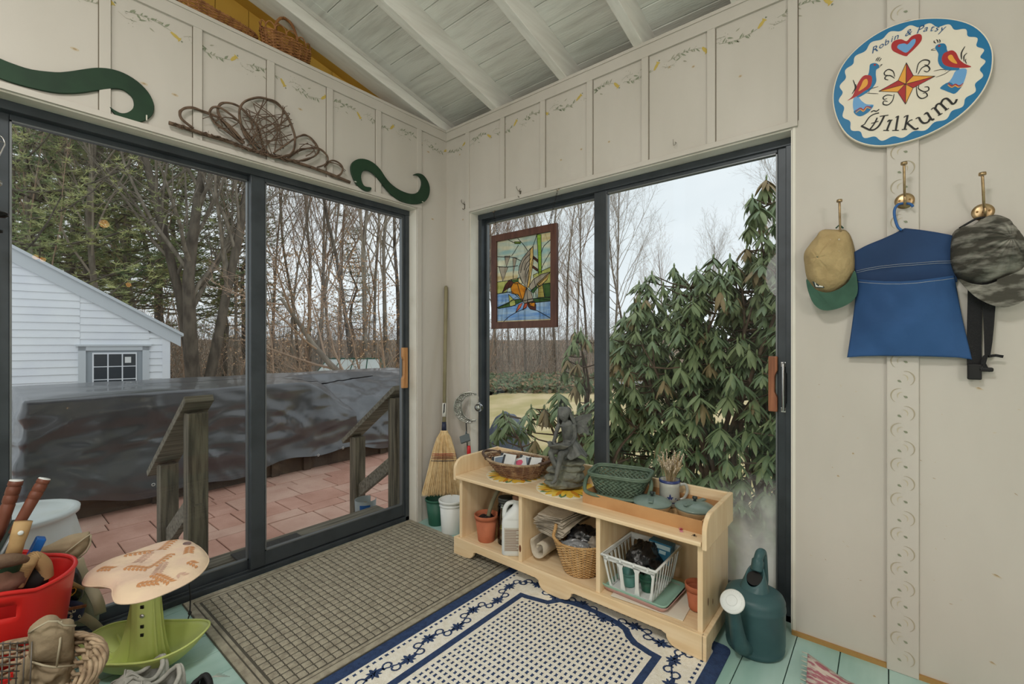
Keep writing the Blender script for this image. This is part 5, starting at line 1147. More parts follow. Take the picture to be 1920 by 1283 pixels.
b = WB(tc_); p0 = gc(465, 245); b.tube([(gc(440, 268)[0], gc(440, 268)[1], .05), (p0[0], p0[1], .055), (gc(488, 268)[0], gc(488, 268)[1], .05)], .003, 5); b.build('back_strap', m_tgr, tc_)
# ---- blue clothes peg bag
m_bag = mat('royal_blue_canvas', (50, 88, 138), .8, col2=(44, 78, 124), vs=5, bump=.25, bs=14); m_bag_shade = mat('shaded_blue_canvas', (40, 68, 108), .8, col2=(36, 60, 96), vs=5, bump=.25, bs=14)  # second blue is the same cloth with the opening's shade in its colour
gb_ = mapB(1440, 350, 3.467, .02)
bg_ = rootB('peg_bag', 'royal blue cloth peg bag on a hanger, hanging between the two caps', 'bag', h2[0], h2[1])
b = WB(bg_)
TE = [(555, 428), (640, 385), (740, 345), (820, 310), (870, 282), (890, 274), (980, 284), (1090, 300), (1180, 316), (1215, 328)]      # top edge
BE = [(575, 640), (640, 640), (740, 640), (820, 645), (870, 645), (890, 645), (980, 640), (1090, 640), (1180, 625), (1230, 620)]
def bk_(u, v):
    f = u*(len(TE)-1); i = min(len(TE)-2, int(f)); t = f-i; a = Vector(TE[i]).lerp(Vector(TE[i+1]), t); c = Vector(BE[i]).lerp(Vector(BE[i+1]), t); p = a.lerp(c, v); q = gb_(p.x, p.y)
    z = .020+.012*(1-abs(2*u-1)**4)*(1-v)**.3+.006*noise.noise(Vector((q[0]*14, q[1]*14, 1))); return (q[0], q[1], z)
b.grid(40, 16, bk_); b.build('upper_panel', m_bag_shade, bg_, solid=.002)
PT = [(580, 598), (660, 612), (760, 622), (860, 624), (960, 618), (1060, 604), (1140, 590), (1215, 572)]
PB = [(512, 1112), (610, 1104), (720, 1101), (830, 1102), (940, 1102), (1060, 1105), (1240, 1112), (1332, 1126)]
gp = mapB(1440, 350, 3.467, .045)
def pf(u, v):
    f = u*(len(PT)-1); i = min(len(PT)-2, int(f)); t = f-i; a = Vector(PT[i]).lerp(Vector(PT[i+1]), t); c = Vector(PB[i]).lerp(Vector(PB[i+1]), t); p = a.lerp(c, v); p.x += (18 if u > .5 else 12)*sin(pi*v)*(2*u-1)*-1*.4
    e = (1-abs(2*u-1)**2.6); q = gp(p.x, p.y)
    w = noise.noise(Vector((q[0]*9+q[1]*4, q[1]*7, 4)))*.9+.5*noise.noise(Vector((q[0]*20, q[1]*14, 7)))
    z = .024+.058*e*(1-.72*v**1.6)+.012*w*e*min(1, v*5+.3); return (q[0], q[1], z)
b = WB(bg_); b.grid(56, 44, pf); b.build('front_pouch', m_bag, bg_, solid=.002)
b = WB(bg_)
for off in (0, 12): b.tube([(lambda q: (q[0], q[1], .037))(gb_(x, y+off)) for x, y in [(575, 552), (650, 535), (740, 520), (860, 508), (980, 500), (1100, 490), (1205, 488)]], .0007, 3)
def ps(u): p = pf(u, .035); return (p[0], p[1], p[2]+.0022)
b.tube([ps(k/40) for k in range(41)], .0008, 3); b.build('stitching', mat('white_thread', (200, 204, 208), .8), bg_)
b = WB(bg_); q = [gb_(*p) for p in [(870, 290), (845, 272), (825, 215), (822, 160), (845, 125), (885, 118), (925, 122), (940, 140)]]
b.tube(spline([(x, z, .04) for x, z in q], 5), .0042, 8); lbl(b.build('hanger_hook', mat('blue_plastic', (44, 96, 158), .4), bg_), 'blue plastic hanger hook')
# ---- camouflage cap and straps
m_camo = mat('grey_camouflage', (70, 68, 60), .85, col2=(150, 148, 138), vs=16, stretch=(.55, 1.0, 2.6), detail=7, lo=.47, hi=.66, bump=.35, bs=50)
cc = rootB('baseball_cap', 'crumpled grey bark camouflage cap hanging on the rightmost hook', 'cap', h3[0], h3[1])
gk = mapB(1440, 350, 3.467, .07)
ck = sp2([gk(*p) for p in [(1245, 255), (1340, 235), (1420, 180), (1500, 168), (1570, 195), (1620, 250), (1668, 310), (1700, 400), (1700, 480), (1664, 530), (1560, 570), (1430, 620), (1320, 615), (1235, 575), (1195, 500), (1190, 420), (1200, 320)]], 4)
k0 = gk(1568, 345)
b = WB(cc)
def cr2(x, z, k):
    d = atan2(z-k0[1], x-k0[0]); r = sqrt((x-k0[0])**2+(z-k0[1])**2); return .006*sin(d*17+noise.noise(Vector((x*20, z*20, 0)))*5)*min(1, r*22)*min(1, (1-k)*6)
puff(b, ck, .10, .014, 22, .13, 8, .5, cent=k0, fr=15, crease=cr2); b.build('crown', m_camo, cc, solid=.002)
b = WB(cc); b.lathe([(0, .008), (.007, .006), (.0095, 0)], 16, T=Tm(k0[0]+.001, k0[1]+.002, .110)); b.build('top_button', m_camo, cc)
bl = sp2([gk(*p) for p in [(1245, 600), (1300, 670), (1380, 735), (1500, 782), (1600, 772), (1690, 720), (1730, 620), (1700, 520), (1640, 545), (1540, 590), (1430, 635), (1330, 630)]], 3)
b = WB(cc); n_ = len(bl); b.add([(x, z, .060+.2*(k0[1]-z-.08)*.3) for x, z in bl]+[(x, z, .056+.2*(k0[1]-z-.08)*.3) for x, z in bl], [tuple(range(n_)), tuple(reversed(range(n_, 2*n_)))]+[(i, (i+1) % n_, n_+(i+1) % n_, n_+i) for i in range(n_)], None, False); b.build('bill', m_camo, cc)
b = WB(cc); q = [gk(*p) for p in [(1250, 262), (1330, 215), (1375, 195), (1420, 190)]]; b.tube(spline([(x, z, .045) for x, z in q], 4), .0035, 5); b.build('back_strap', m_dark, cc)
gw_ = mapB(1440, 350, 3.467, .03)
sw = rootB('webbing_strap', 'black webbing straps with plastic buckles hanging behind the camouflage cap', 'strap', *gw_(1390, 760))
m_web = mat('black_webbing', (24, 24, 26), .7, bump=.4, bs=300)
def ribbon(b, pts, w, z, tw=0, mi=0):
    vs = []; 
    for i, (x, y) in enumerate(pts):
        p = Vector(gw_(x, y)); q = Vector(gw_(*pts[min(i+1, len(pts)-1)]))-Vector(gw_(*pts[max(i-1, 0)])); q.normalize(); s_ = Vector((-q.y, q.x))*w/2
        ww = 1-(tw*i/(len(pts)-1)); vs += [(p.x+s_.x*ww, p.y+s_.y*ww, z), (p.x-s_.x*ww, p.y-s_.y*ww, z+.008*tw*i/len(pts))]
    b.add(vs, [(2*i, 2*i+1, 2*i+3, 2*i+2) for i in range(len(pts)-1)], None, False, mi)
b = WB(sw); ribbon(b, [(1350, 560), (1348, 740), (1344, 900), (1342, 1040), (1344, 1160)], .035, .022); b.build('wide_strap', m_web, sw, solid=.002)
b = WB(sw); ribbon(b, [(1440, 600), (1437, 780), (1436, 900), (1432, 1010), (1426, 1100)], .034, .028, .6); ribbon(b, [(1428, 1095), (1410, 1110), (1400, 1150), (1420, 1190), (1445, 1195)], .012, .03); ribbon(b, [(1430, 1104), (1480, 1098), (1530, 1106)], .009, .03); b.build('narrow_strap', m_web, sw, solid=.002)
for (x, y, w, h) in [(1343, 1205, .034, .052), (1415, 1190, .036, .014)]:
    p = gw_(x, y); b = WB(sw); b.box((p[0]-w/2, p[1]-h/2, .018), (p[0]+w/2, p[1]+h/2, .034)); b.build('buckle', m_dark, sw, bevel=.004)
# ---- small hooks above the window, stained glass panel on chains
m_pewter = mat('pewter', (132, 126, 114), .4, metal=.8)
for (u, v, lab) in [(872, 384, 'small pewter double hook at the left end of the window header'), (976, 360, 'small pewter double hook above the stained glass panel')]:
    a, z = onB(u, v, 0); r = rootB('double_hook', lab, 'hook', a, z, 'pewter hooks on the window header')
    b = WB(r); b.lathe([(0, .003), (.007, .002), (.008, 0)], 12, T=Tm(a, z, 0)); b.lathe([(0, .003), (.006, .002), (.007, 0)], 12, T=Tm(a, z-.022, 0)); b.box((a-.004, z-.024, 0), (a+.004, z, .004)); b.build('plate', m_pewter, r)
    b = WB(r); b.tube(spline([(a, z, .003), (a-.006, z+.006, .018), (a-.014, z+.022, .022), (a-.02, z+.034, .014)], 5), .002, 6); b.tube(spline([(a, z, .003), (a+.006, z+.004, .018), (a+.015, z+.012, .02)], 5), .002, 6); b.build('prong', m_pewter, r)
    b = WB(r); b.tube(spline([(a, z-.02, .003), (a, z-.036, .016), (a, z-.03, .026)], 5), .002, 6); b.build('prong', m_pewter, r)
a, z = onB(1268, 268, 0); r = rootB('screw_hook', 'thin wire screw hook in the board above the right window pane', 'hook', a, z)
b = WB(r); b.tube(spline([(a, z, 0), (a, z, .012), (a+.004, z-.012, .02), (a-.006, z-.016, .02), (a-.008, z+.012, .02)], 5), .0012, 5); b.build('wire', m_pewter, r)
a0_, z0_ = onB(922, 442, .03); 
fx0, fx1, fz0, fz1 = .466, .962, 1.276, 1.864
wz = .03
pn = rootB('stained_glass_panel', 'stained glass panel of a flying duck in a dark wood frame, hanging on chains', 'stained glass', (fx0+fx1)/2, fz0)
m_wal = mat('walnut_frame', (92, 60, 48), .45, col2=(74, 46, 38), vs=6, stretch=(6, 6, 1.5))
fw_ = .042
for q in ((fx0, fz0, fx0+fw_, fz1), (fx1-fw_, fz0, fx1, fz1), (fx0+fw_, fz0, fx1-fw_, fz0+fw_), (fx0+fw_, fz1-fw_, fx1-fw_, fz1)):
    b = WB(pn); b.box((q[0], q[1], wz-.01), (q[2], q[3], wz+.012)); b.build('frame_rail', m_wal, pn, bevel=.002)
def trans_mat(name, c, c2, sc=9, st=(1, .5, 4)):
    m = bpy.data.materials.new(name); m.use_nodes = True; t = m.node_tree; t.nodes.clear(); o = t.nodes.new('ShaderNodeOutputMaterial')
    tr = t.nodes.new('ShaderNodeBsdfTranslucent'); df = t.nodes.new('ShaderNodeBsdfPrincipled'); tp = t.nodes.new('ShaderNodeBsdfTransparent'); m1 = t.nodes.new('ShaderNodeMixShader'); m2 = t.nodes.new('ShaderNodeMixShader')
    tc = t.nodes.new('ShaderNodeTexCoord'); mp = t.nodes.new('ShaderNodeMapping'); n = t.nodes.new('ShaderNodeTexNoise'); r = t.nodes.new('ShaderNodeValToRGB')
    mp.inputs['Scale'].default_value = st; n.inputs['Scale'].default_value = sc; n.inputs['Detail'].default_value = 5; r.color_ramp.elements[0].position = .38; r.color_ramp.elements[1].position = .62
    r.color_ramp.elements[0].color = (*lin(c), 1); r.color_ramp.elements[1].color = (*lin(c2), 1); df.inputs['Roughness'].default_value = .25
    L = t.links.new; L(tc.outputs['Object'], mp.inputs['Vector']); L(mp.outputs[0], n.inputs['Vector']); L(n.outputs[0], r.inputs[0])
    for s_ in (tr.inputs[0], df.inputs['Base Color'], tp.inputs[0]): L(r.outputs[0], s_)
    m1.inputs[0].default_value = .10; L(tr.outputs[0], m1.inputs[1]); L(df.outputs[0], m1.inputs[2]); m2.inputs[0].default_value = .24; L(m1.outputs[0], m2.inputs[1]); L(tp.outputs[0], m2.inputs[2]); L(m2.outputs[0], o.inputs[0]); return m
GM = [trans_mat('glass_sky', (236, 230, 196), (176, 208, 200)), trans_mat('glass_water', (108, 154, 214), (178, 204, 226)), trans_mat('glass_cream', (240, 228, 184), (222, 196, 140)), trans_mat('glass_lime', (176, 206, 84), (146, 184, 66), 30), trans_mat('glass_olive', (206, 204, 120), (176, 178, 96)), trans_mat('glass_dark_green', (84, 112, 62), (66, 96, 56)),
      trans_mat('glass_taupe', (188, 174, 152), (168, 154, 134)), trans_mat('glass_orange', (236, 160, 56), (216, 132, 40)), trans_mat('glass_brown', (104, 62, 50), (86, 52, 44)), trans_mat('glass_coral', (230, 120, 84), (214, 96, 70)), trans_mat('glass_amber', (222, 178, 100), (240, 204, 130), 40), trans_mat('glass_gold_bark', (206, 188, 104), (170, 150, 80), 30)]
gg = mapB(840, 340, 4.009, .03)
REG = [(1, [(360, 850), (480, 830), (560, 900), (660, 880), (780, 895), (780, 1080), (360, 1080)]), (2, [(360, 1050), (500, 1045), (780, 1035), (780, 1090), (360, 1090)]), (4, [(360, 760), (470, 745), (440, 835), (360, 850)]), (5, [(470, 740), (540, 725), (560, 770), (500, 770)]), (1, [(360, 850), (450, 832), (530, 860), (470, 900), (460, 920), (370, 950)]),
 (5, [(370, 950), (500, 890), (560, 885), (560, 905), (480, 940), (380, 958)]), (5, [(600, 890), (680, 875), (780, 870), (780, 900), (660, 912), (600, 912)]), (5, [(712, 772), (780, 762), (780, 876), (725, 872)]), (4, [(640, 705), (780, 640), (780, 765), (712, 772), (690, 790), (660, 800)]), (2, [(690, 400), (780, 385), (780, 440), (700, 460)]), (2, [(372, 690), (470, 690), (530, 700), (520, 735), (372, 755)]),
 (3, [(668, 400), (700, 400), (704, 690), (680, 700), (676, 520)]), (11, [(680, 790), (712, 780), (728, 872), (676, 876)]), (4, [(455, 850), (505, 900), (508, 935), (465, 940)]), (6, [(425, 565), (468, 560), (440, 645)]), (6, [(383, 645), (452, 645), (412, 752)]), (6, [(488, 572), (518, 575), (490, 700)]), (3, [(500, 455), (550, 455), (545, 470), (500, 470)]),
 (6, [(615, 512), (638, 488), (642, 560), (612, 700), (592, 802), (560, 762), (530, 690), (535, 640), (560, 580)]), (10, [(618, 515), (640, 488), (642, 600), (612, 790), (592, 812), (610, 650)]), (6, [(606, 795), (640, 740), (700, 700), (768, 682), (740, 720), (660, 790), (625, 820)]), (2, [(610, 780), (625, 735), (668, 708), (640, 745)]), (10, [(665, 775), (768, 682), (745, 740), (690, 792)]), (5, [(625, 825), (665, 785), (675, 800), (640, 845)]),
 (7, [(472, 800), (492, 765), (522, 755), (588, 800), (562, 905), (524, 850), (480, 845)]), (2, [(534, 712), (560, 760), (548, 775), (530, 755)]), (8, [(408, 838), (430, 780), (460, 742), (492, 760), (474, 795), (440, 812)]), (6, [(560, 900), (592, 802), (625, 830), (645, 905), (622, 925), (598, 915), (575, 920)]), (8, [(598, 912), (645, 900), (662, 930), (660, 972), (620, 962), (600, 940)]), (7, [(605, 915), (655, 905), (650, 945), (618, 935)]),
 (9, [(508, 988), (530, 930), (562, 912), (545, 950)]), (9, [(562, 968), (575, 920), (600, 908), (590, 950)]), (8, [(640, 560), (676, 590), (676, 610), (640, 580)]), (8, [(636, 632), (676, 662), (676, 680), (634, 650)])]
REG = [(m, [gg(*p) for p in q]) for m, q in REG]
def inpoly(x, y, q):
    c = False; j = len(q)-1
    for i in range(len(q)):
        if (q[i][1] > y) != (q[j][1] > y) and x < (q[j][0]-q[i][0])*(y-q[i][1])/(q[j][1]-q[i][1])+q[i][0]: c = not c
        j = i
    return c
BBX = [(min(p[0] for p in q), max(p[0] for p in q), min(p[1] for p in q), max(p[1] for p in q)) for m, q in REG]
NX, NZ = 110, 140; b = WB(pn); gx0, gx1, gz0, gz1 = fx0+fw_-.004, fx1-fw_+.004, fz0+fw_-.004, fz1-fw_+.004
b.sm = False
vs = [(gx0+(gx1-gx0)*i/NX, gz0+(gz1-gz0)*j/NZ, wz) for j in range(NZ+1) for i in range(NX+1)]; fs = []; ms = []
for j in range(NZ):
    for i in range(NX):
        x = gx0+(gx1-gx0)*(i+.5)/NX; z = gz0+(gz1-gz0)*(j+.5)/NZ; m = 0
        for k in range(len(REG)-1, -1, -1):
            bb_ = BBX[k]
            if bb_[0] <= x <= bb_[1] and bb_[2] <= z <= bb_[3] and inpoly(x, z, REG[k][1]): m = REG[k][0]; break
        fs.append((j*(NX+1)+i, j*(NX+1)+i+1, (j+1)*(NX+1)+i+1, (j+1)*(NX+1)+i)); ms.append(m)
n0 = len(b.v); b.add(vs, fs); b.m = ms; b.build('glass_pieces', GM, pn)
b = WB(pn)
def lead(pts, r=.0022): b.tube([(p[0], p[1], wz) for p in pts], r, 5, flat=1.2)
for m, q in REG:
    if m not in (2,) : lead(q+[q[0]], .0017)
for l in [[(455, 442), (500, 462), (545, 462)], [(525, 430), (570, 480), (600, 525)], [(668, 405), (640, 485)], [(372, 568), (425, 570), (490, 572), (550, 600)], [(372, 642), (450, 645), (525, 635)], [(530, 480), (500, 530), (478, 562)], [(770, 440), (720, 490), (700, 545)], [(770, 530), (720, 620), (700, 665)], [(405, 1070), (470, 1010), (590, 950)], [(660, 968), (720, 1000), (770, 1030)],
          [(620, 545), (575, 590), (555, 640), (545, 690)], [(625, 580), (590, 620), (572, 670)], [(618, 620), (590, 660), (580, 720)], [(610, 660), (592, 700), (586, 760)], [(520, 765), (545, 850), (562, 900)], [(592, 802), (598, 912)], [(490, 700), (490, 730)], [(640, 845), (645, 872)], [(655, 830), (660, 872)], [(668, 820), (668, 872)]]:
    lead(sp2([gg(*p) for p in l], 4, False), .0018)
for k in range(9): x = .0; p = gg(672+k*9, 772-k*9); q = gg(690+k*7, 790-k*11); lead([p, q], .0009)
b.build('lead_lines', mat('dark_lead', (30, 30, 32), .5, metal=.3), pn)
for (u, v, side) in [(927, 395, 0), (1047, 354, 1)]:
    a, z = onB(u, v, .012); e = (fx0+.045 if side == 0 else fx1-.055)
    r = rootB('screw_hook', 'small brass screw hook on the header holding the %s chain of the stained glass panel' % ('left' if not side else 'right'), 'hook', a, z)
    b = WB(r); b.tube(spline([(a, z, .0), (a, z, .012), (a+.006, z-.006, .02), (a, z-.014, .022), (a-.007, z-.008, .022)], 5), .0016, 6); b.build('wire', m_brass, r)
    top = Vector((a, z-.012, .02)); bot = Vector((e, fz1+.004, wz)); n_ = 11
    ch = rootB('hanging_chain', 'short dark %s chain carrying the stained glass panel' % ('left' if not side else 'right'), 'chain', a, z-.05)
    b = WB(ch); d = (bot-top); 
    for k in range(n_):
        c = top+d*((k+.5)/n_); h = d.length/n_*.62; dd = d.normalized(); sd = Vector((1, 0, 0)) if k % 2 else Vector((0, 0, 1)); sd = (sd-dd*sd.dot(dd)).normalized()
        b.tube([c+dd*h*cos(t)+sd*.0045*sin(t) for t in [i*pi/5 for i in range(10)]], .0011, 4, closed=True)
    b.build('links', m_dark, ch)
    b = WB(pn); b.tube([(e+.006*cos(t), fz1+.006+.006*sin(t), wz) for t in [i*pi/5 for i in range(10)]], .0014, 5, closed=True); b.build('eyelet', m_dark, pn)
# ---- things hanging at the far left edge
a, z = onA(5, 290, .06)
r = thing('wire_hanger_loop', 'chrome wire loop hanging at the far left edge in front of the door', 'hook', (a, -.06, z))
b = MB(); b.tube(spline([(-.02, 0, -.04), (-.012, 0, -.02), (.0, 0, .02), (.005, 0, .04), (-.002, 0, .06), (-.02, 0, .065)], 6), .0022, 6); b.tube([(-.02, 0, .045), (.002, 0, .042)], .0018, 5); b.build('loop', mat('bright_chrome', (200, 200, 200), .15, metal=1), r)
b = MB(); b.tube([(-.012, 0, -.02), (-.012, 0, -.15)], .001, 4); b.ball((-.01, 0, -.1), (.010, .010, .012), 10); b.build('cord', mat('bright_chrome', (200, 200, 200), .15, metal=1), r)
a, z = onA(2, 402, .06)
r = thing('wind_chime', 'glossy black wind chime disc at the far left edge in front of the door', 'wind chime', (a, -.06, z))
b = MB(); b.lathe([(0, -.012), (.02, -.011), (.027, -.004), (.028, .004), (.02, .011), (0, .012)], 28, T=Tm(-.008, 0, 0, rx=.25)); b.build('disc', mat('gloss_black', (12, 12, 13), .12), r)
b = MB(); b.tube([(-.008, 0, .012), (-.012, 0, .12)], .0012, 4); b.tube([(-.01, 0, -.01), (-.01, 0, -.06)], .001, 4); b.lathe([(0, -.01), (.016, -.008), (.017, 0), (0, .004)], 20, T=Tm(-.012, 0, -.055)); b.build('cord', m_dark, r)
# ================================================================ lower left corner
def PY(u, v, y): x, z = onA(u, v, -y); return Vector((x, y, z))
# ---- rocking garden seat
m_lime = mat('lime_green_plastic', (204, 216, 132), .45, col2=(194, 207, 120), vs=4)
m_cush = mat('printed_cream_cotton', (232, 208, 178), .85, col2=(224, 196, 174), vs=9, bump=.25, bs=24)
m_leafo = mat('printed_rust_leaf', (204, 146, 98), .85); m_leafp = mat('printed_mauve_leaf', (206, 172, 152), .85)
gs_ = thing('rocking_stool', 'lime green rocking garden stool with a leaf print cushion on a short post', 'stool', (-1.735, -.305, 0), rz=radians(-49))
b = MB()
def hullz(x): return .008+.03*(abs(x)/.22)**2.3
def hz(x, y): v = min(1.0, sqrt((x/.203)**2+(y/.122)**2)); return hullz(x)+.088*v**3
def hull(u, v):
    a = 2*pi*u; c, s = cos(a), sin(a); e = .5 if c > 0 else .6; X = .203*(abs(c)**e)*(1 if c > 0 else -1); Y = .122*(abs(s)**.85)*(1 if s > 0 else -1)*(1-.12*max(0, c))
    x = X*v; y = Y*v; z = hullz(x)+(.088*v**3)
    return (x, y, z)
b.grid(72, 16, hull, cu=True); b.build('rocker_base', m_lime, gs_, solid=.004)
b = MB(); b.tube([Vector(hull(i/72, 1.0)) for i in range(72)], .0042, 6, closed=True); b.build('base_lip', m_lime, gs_)
b = MB()
prof = [(.068, .015), (.06, .03), (.055, .06), (.051, .1), (.048, .16), (.047, .24), (.045, .335)]
b.lathe(prof, 44, T=Tm(s=(1.0, .78, 1)), ex=lambda a: 1+.03*cos(a*8)); b.build('post', m_lime, gs_)
for k, (a, L) in enumerate([(pi, .185), (pi-.42, .165), (pi+.42, .165), (0, .10), (.5, .10), (-.5, .10)]):
    b = MB(); vs = []; n = 12
    for i in range(n+1):
        t = i/n; r = .045+(L-.045)*t**1.0; z0 = hz(r*cos(a), r*sin(a)*.8)+.001; z1 = max(z0+.012, z0+(.27-z0)*(1-t)**3.2)
        for q in (-.0025, .0025): vs += [(r*cos(a)-q*sin(a), r*sin(a)*.8+q*cos(a), z0), (r*cos(a)-q*sin(a), r*sin(a)*.8+q*cos(a), z1)]
    fs = []
    for i in range(n): o = 4*i; fs += [(o, o+1, o+5, o+4), (o+2, o+6, o+7, o+3), (o+1, o+3, o+7, o+5)]
    b.add(vs, fs, None, True); b.build('fin', m_lime, gs_)
b = MB(); ca = radians(-90+15)
for z in (.135, .165, .235): b.box((-.005, -.0385, z), (.005, -.034, z+.011), Tm(.012, 0, 0))
b.build('pin_holes', m_dark, gs_)
b = MB(); b.lathe([(0, .004), (.006, .003), (.008, 0)], 14, T=Tm(.012, -.037, .208, rx=pi/2)); b.build('pin', mat('galvanised_pin', (190, 192, 190), .35, metal=.8), gs_)
b = MB(); b.lathe([(.047, .325), (.052, .33), (.051, .345), (.046, .348)], 36, T=Tm(s=(1, .8, 1))); b.build('collar', m_lime, gs_)
b = MB(); q = [(.075, -.035), (.11, -.045), (.135, -.03), (.14, .0), (.115, .03), (.085, .02)]; b.add([(x, y, hz(x, y)+.005) for x, y in q], [tuple(range(6))], None, False)
lb2 = b.build('care_label', mat('paper_label', (206, 208, 170), .7), gs_, solid=.001)
b = MB()
for k in range(5): y_ = -.026+.011*k; b.add([(.085, y_, hz(.085, y_)+.0062), (.125, y_, hz(.125, y_)+.0062), (.125, y_+.002, hz(.125, y_)+.0062), (.085, y_+.002, hz(.085, y_)+.0062)], [(0, 1, 2, 3)], None, False)
b.build('small_print', m_dark, lb2)
gsT = (Matrix.Translation(gs_.location) @ Matrix.Rotation(radians(-49), 4, 'Z')).inverted()
OC = [(-1.901, -.269), (-1.862, -.173), (-1.758, -.136), (-1.638, -.121), (-1.583, -.156), (-1.56, -.245), (-1.563, -.37), (-1.582, -.447), (-1.626, -.515), (-1.684, -.556), (-1.754, -.574), (-1.795, -.573), (-1.83, -.553), (-1.853, -.516), (-1.852, -.454), (-1.846, -.40), (-1.864, -.355), (-1.895, -.315)]
oc = sp2(OC, 4); cc_ = (-1.72, -.33)
def cush(sign):
    def f(u, v):
        i = int(round(u*len(oc))) % len(oc); k = 1-v*.999; x = cc_[0]+(oc[i][0]-cc_[0])*k; y = cc_[1]+(oc[i][1]-cc_[1])*k
        w = noise.noise(Vector((x*16, y*16, 2)))*.004
        return (x, y, .367+sign*(.024*(1-k**5)**.5+(w if sign > 0 else 0))+(.004 if sign > 0 else 0)*sin(k*3))
    return f
b = MB(); b.T = gsT; b.grid(len(oc), 14, cush(1), cu=True); b.grid(len(oc), 8, cush(-1), cu=True)
R_ = random.Random(44)
def ctop(x, y):     # height of the cushion top at a point
    lo, hi = 0, 1
    a = atan2(y-cc_[1], x-cc_[0]); best = 9
    i = min(range(len(oc)), key=lambda j: abs(((atan2(oc[j][1]-cc_[1], oc[j][0]-cc_[0])-a+pi) % (2*pi))-pi)); k = sqrt((x-cc_[0])**2+(y-cc_[1])**2)/sqrt((oc[i][0]-cc_[0])**2+(oc[i][1]-cc_[1])**2)
    k = min(k, .999); return cush(1)(i/len(oc), (1-k)/.999)[2]+.0012, k
for (x0, y0, a0, n, L) in [(-1.62, -.17, -2.2, 6, .105), (-1.66, -.32, -2.4, 6, .10), (-1.70, -.38, -2.0, 7, .10), (-1.78, -.2, -.6, 6, .09), (-1.80, -.33, -.9, 6, .085), (-1.75, -.46, -1.2, 7, .09), (-1.64, -.44, -1.2, 6, .08), (-1.60, -.30, -1.9, 5, .07), (-1.80, -.50, -.4, 5, .06), (-1.86, -.26, -.9, 4, .05), (-1.71, -.25, -2.3, 6, .08), (-1.69, -.51, -.9, 5, .06)]:
    mi = 1 if R_.random() < .62 else 2
    for k in range(n):
        c = (x0+cos(a0)*L*k/n, y0+sin(a0)*L*k/n)
        for s_ in (1, -1):
            p = leaf2(c[0], c[1], .024, .010, a0+s_*.85); pp = [(x, y)+ctop(x, y) for x, y in p]
            if max(q[3] for q in pp) < .93: b.add([(q[0], q[1], q[2]) for q in pp], [tuple(range(6))], None, False, mi)
b.build('cushion', [m_cush, m_leafo, m_leafp], gs_)
b = MB(); b.T = gsT; b.tube([(x, y, .366) for x, y in oc], .0028, 5, closed=True); b.build('piping', m_cush, gs_)
b = MB(); b.T = gsT; z_ = ctop(-1.60, -.255)[0]; b.tube([(-1.600+.012*cos(t), -.262+.016*sin(t), z_) for t in [i*pi/10 for i in range(20)]], .0016, 5, closed=True); b.prism([(-1.6+.011*cos(t), -.262+.015*sin(t)) for t in [i*pi/10 for i in range(20)]], .0015, z=z_-.001)
lbl(b.build('badge', mat('pewter_badge', (150, 124, 118), .4, metal=.4), gs_), 'small oval badge')
b = MB(); b.T = gsT; p = PY(354, 1088, -.47); e = PY(356, 1150, -.47)
b.tube(spline([tuple(p), tuple(p.lerp(e, .5)+Vector((.003, 0, 0))), tuple(e)], 5), .0022, 6); b.ball(tuple(e), (.006, .006, .007), 8); b.tube([tuple(e), tuple(e+Vector((-.005, .0, -.018)))], .0022, 5); lbl(b.build('cord', m_dark, gs_), 'black pull cord')
# ---- red tub with garden tools
m_red = mat('red_rubber', (206, 38, 34), .38, col2=(190, 32, 30), vs=3, spec=.45)
tb = thing('tub', 'red flexible garden tub full of tools, behind the willow basket', 'tub', (-2.11, -.295, 0))
b = MB(); n, m = 96, 26; H_ = .455
def tw(u, v):
    a = 2*pi*u; d = min(abs(((a-radians(x)+pi) % (2*pi))-pi) for x in (262, 82)); hb = max(0, 1-(d/.62)**2)**1.2 if d < .62 else 0
    h = H_*(1)+.028*hb; r = .125+.062*v**.9; return (r*cos(a)*(1.0), r*sin(a)*(1.0)*(1-.03*v), v*h+.002)
vs = [tw(i/n, j/m) for j in range(m+1) for i in range(n)]; fs = []
for j in range(m):
    for i in range(n):
        a = 2*pi*(i+.5)/n; d = min(abs(((a-radians(x)+pi) % (2*pi))-pi) for x in (262, 82)); v = (j+.5)/m
        if ((d/.43)**2+((v-.885)/.062)**2) < 1: continue
        fs.append((j*n+i, j*n+(i+1) % n, (j+1)*n+(i+1) % n, (j+1)*n+i))
b.add(vs, fs); b.lathe([(0, .002), (.125, .002)], 48); b.build('tub_wall', m_red, tb, solid=.004)
b = MB(); b.tube([Vector(tw(i/n, 1.0)) for i in range(n)], .0065, 7, closed=True); b.build('rim', m_red, tb)
m_shw = mat('red_brown_turned_wood', (122, 70, 52), .4, col2=(88, 50, 38), vs=10, stretch=(1, 1, .3)); m_gripw = mat('pale_worn_wood', (184, 152, 106), .6, col2=(158, 124, 82), vs=12)
def turned(name, lab, p0, p1, r, mtl, cap=True):
    d = (p1-p0); t = thing(name, lab, 'garden tool', tuple(p0)); b = W(t); L = d.length; dn = d.normalized()
    sec = [(0, .86), (.25, .9), (.45, .95), (.6, 1.0), (.61, .93), (.625, .93), (.635, 1.03), (.74, 1.06), (.75, .97), (.765, .97), (.775, 1.06), (.88, 1.04), (.89, .95), (.905, .95), (.915, 1.07), (.985, 1.03)]
    b.tube([p0+dn*L*s for s, q in sec], [r*q for s, q in sec], 14); b.build('turned_grip', mtl, t)
    if cap: b = W(t); b.tube([p1-dn*L*.016, p1], [r*1.0, r*.95], 14); lbl(b.build('end_cap', m_white, t), 'worn white painted end')
    b = W(t); b.tube([p0, p0-dn*.14], [r*.5, r*.35], 8); b.build('shaft', m_grey, t)
    return t
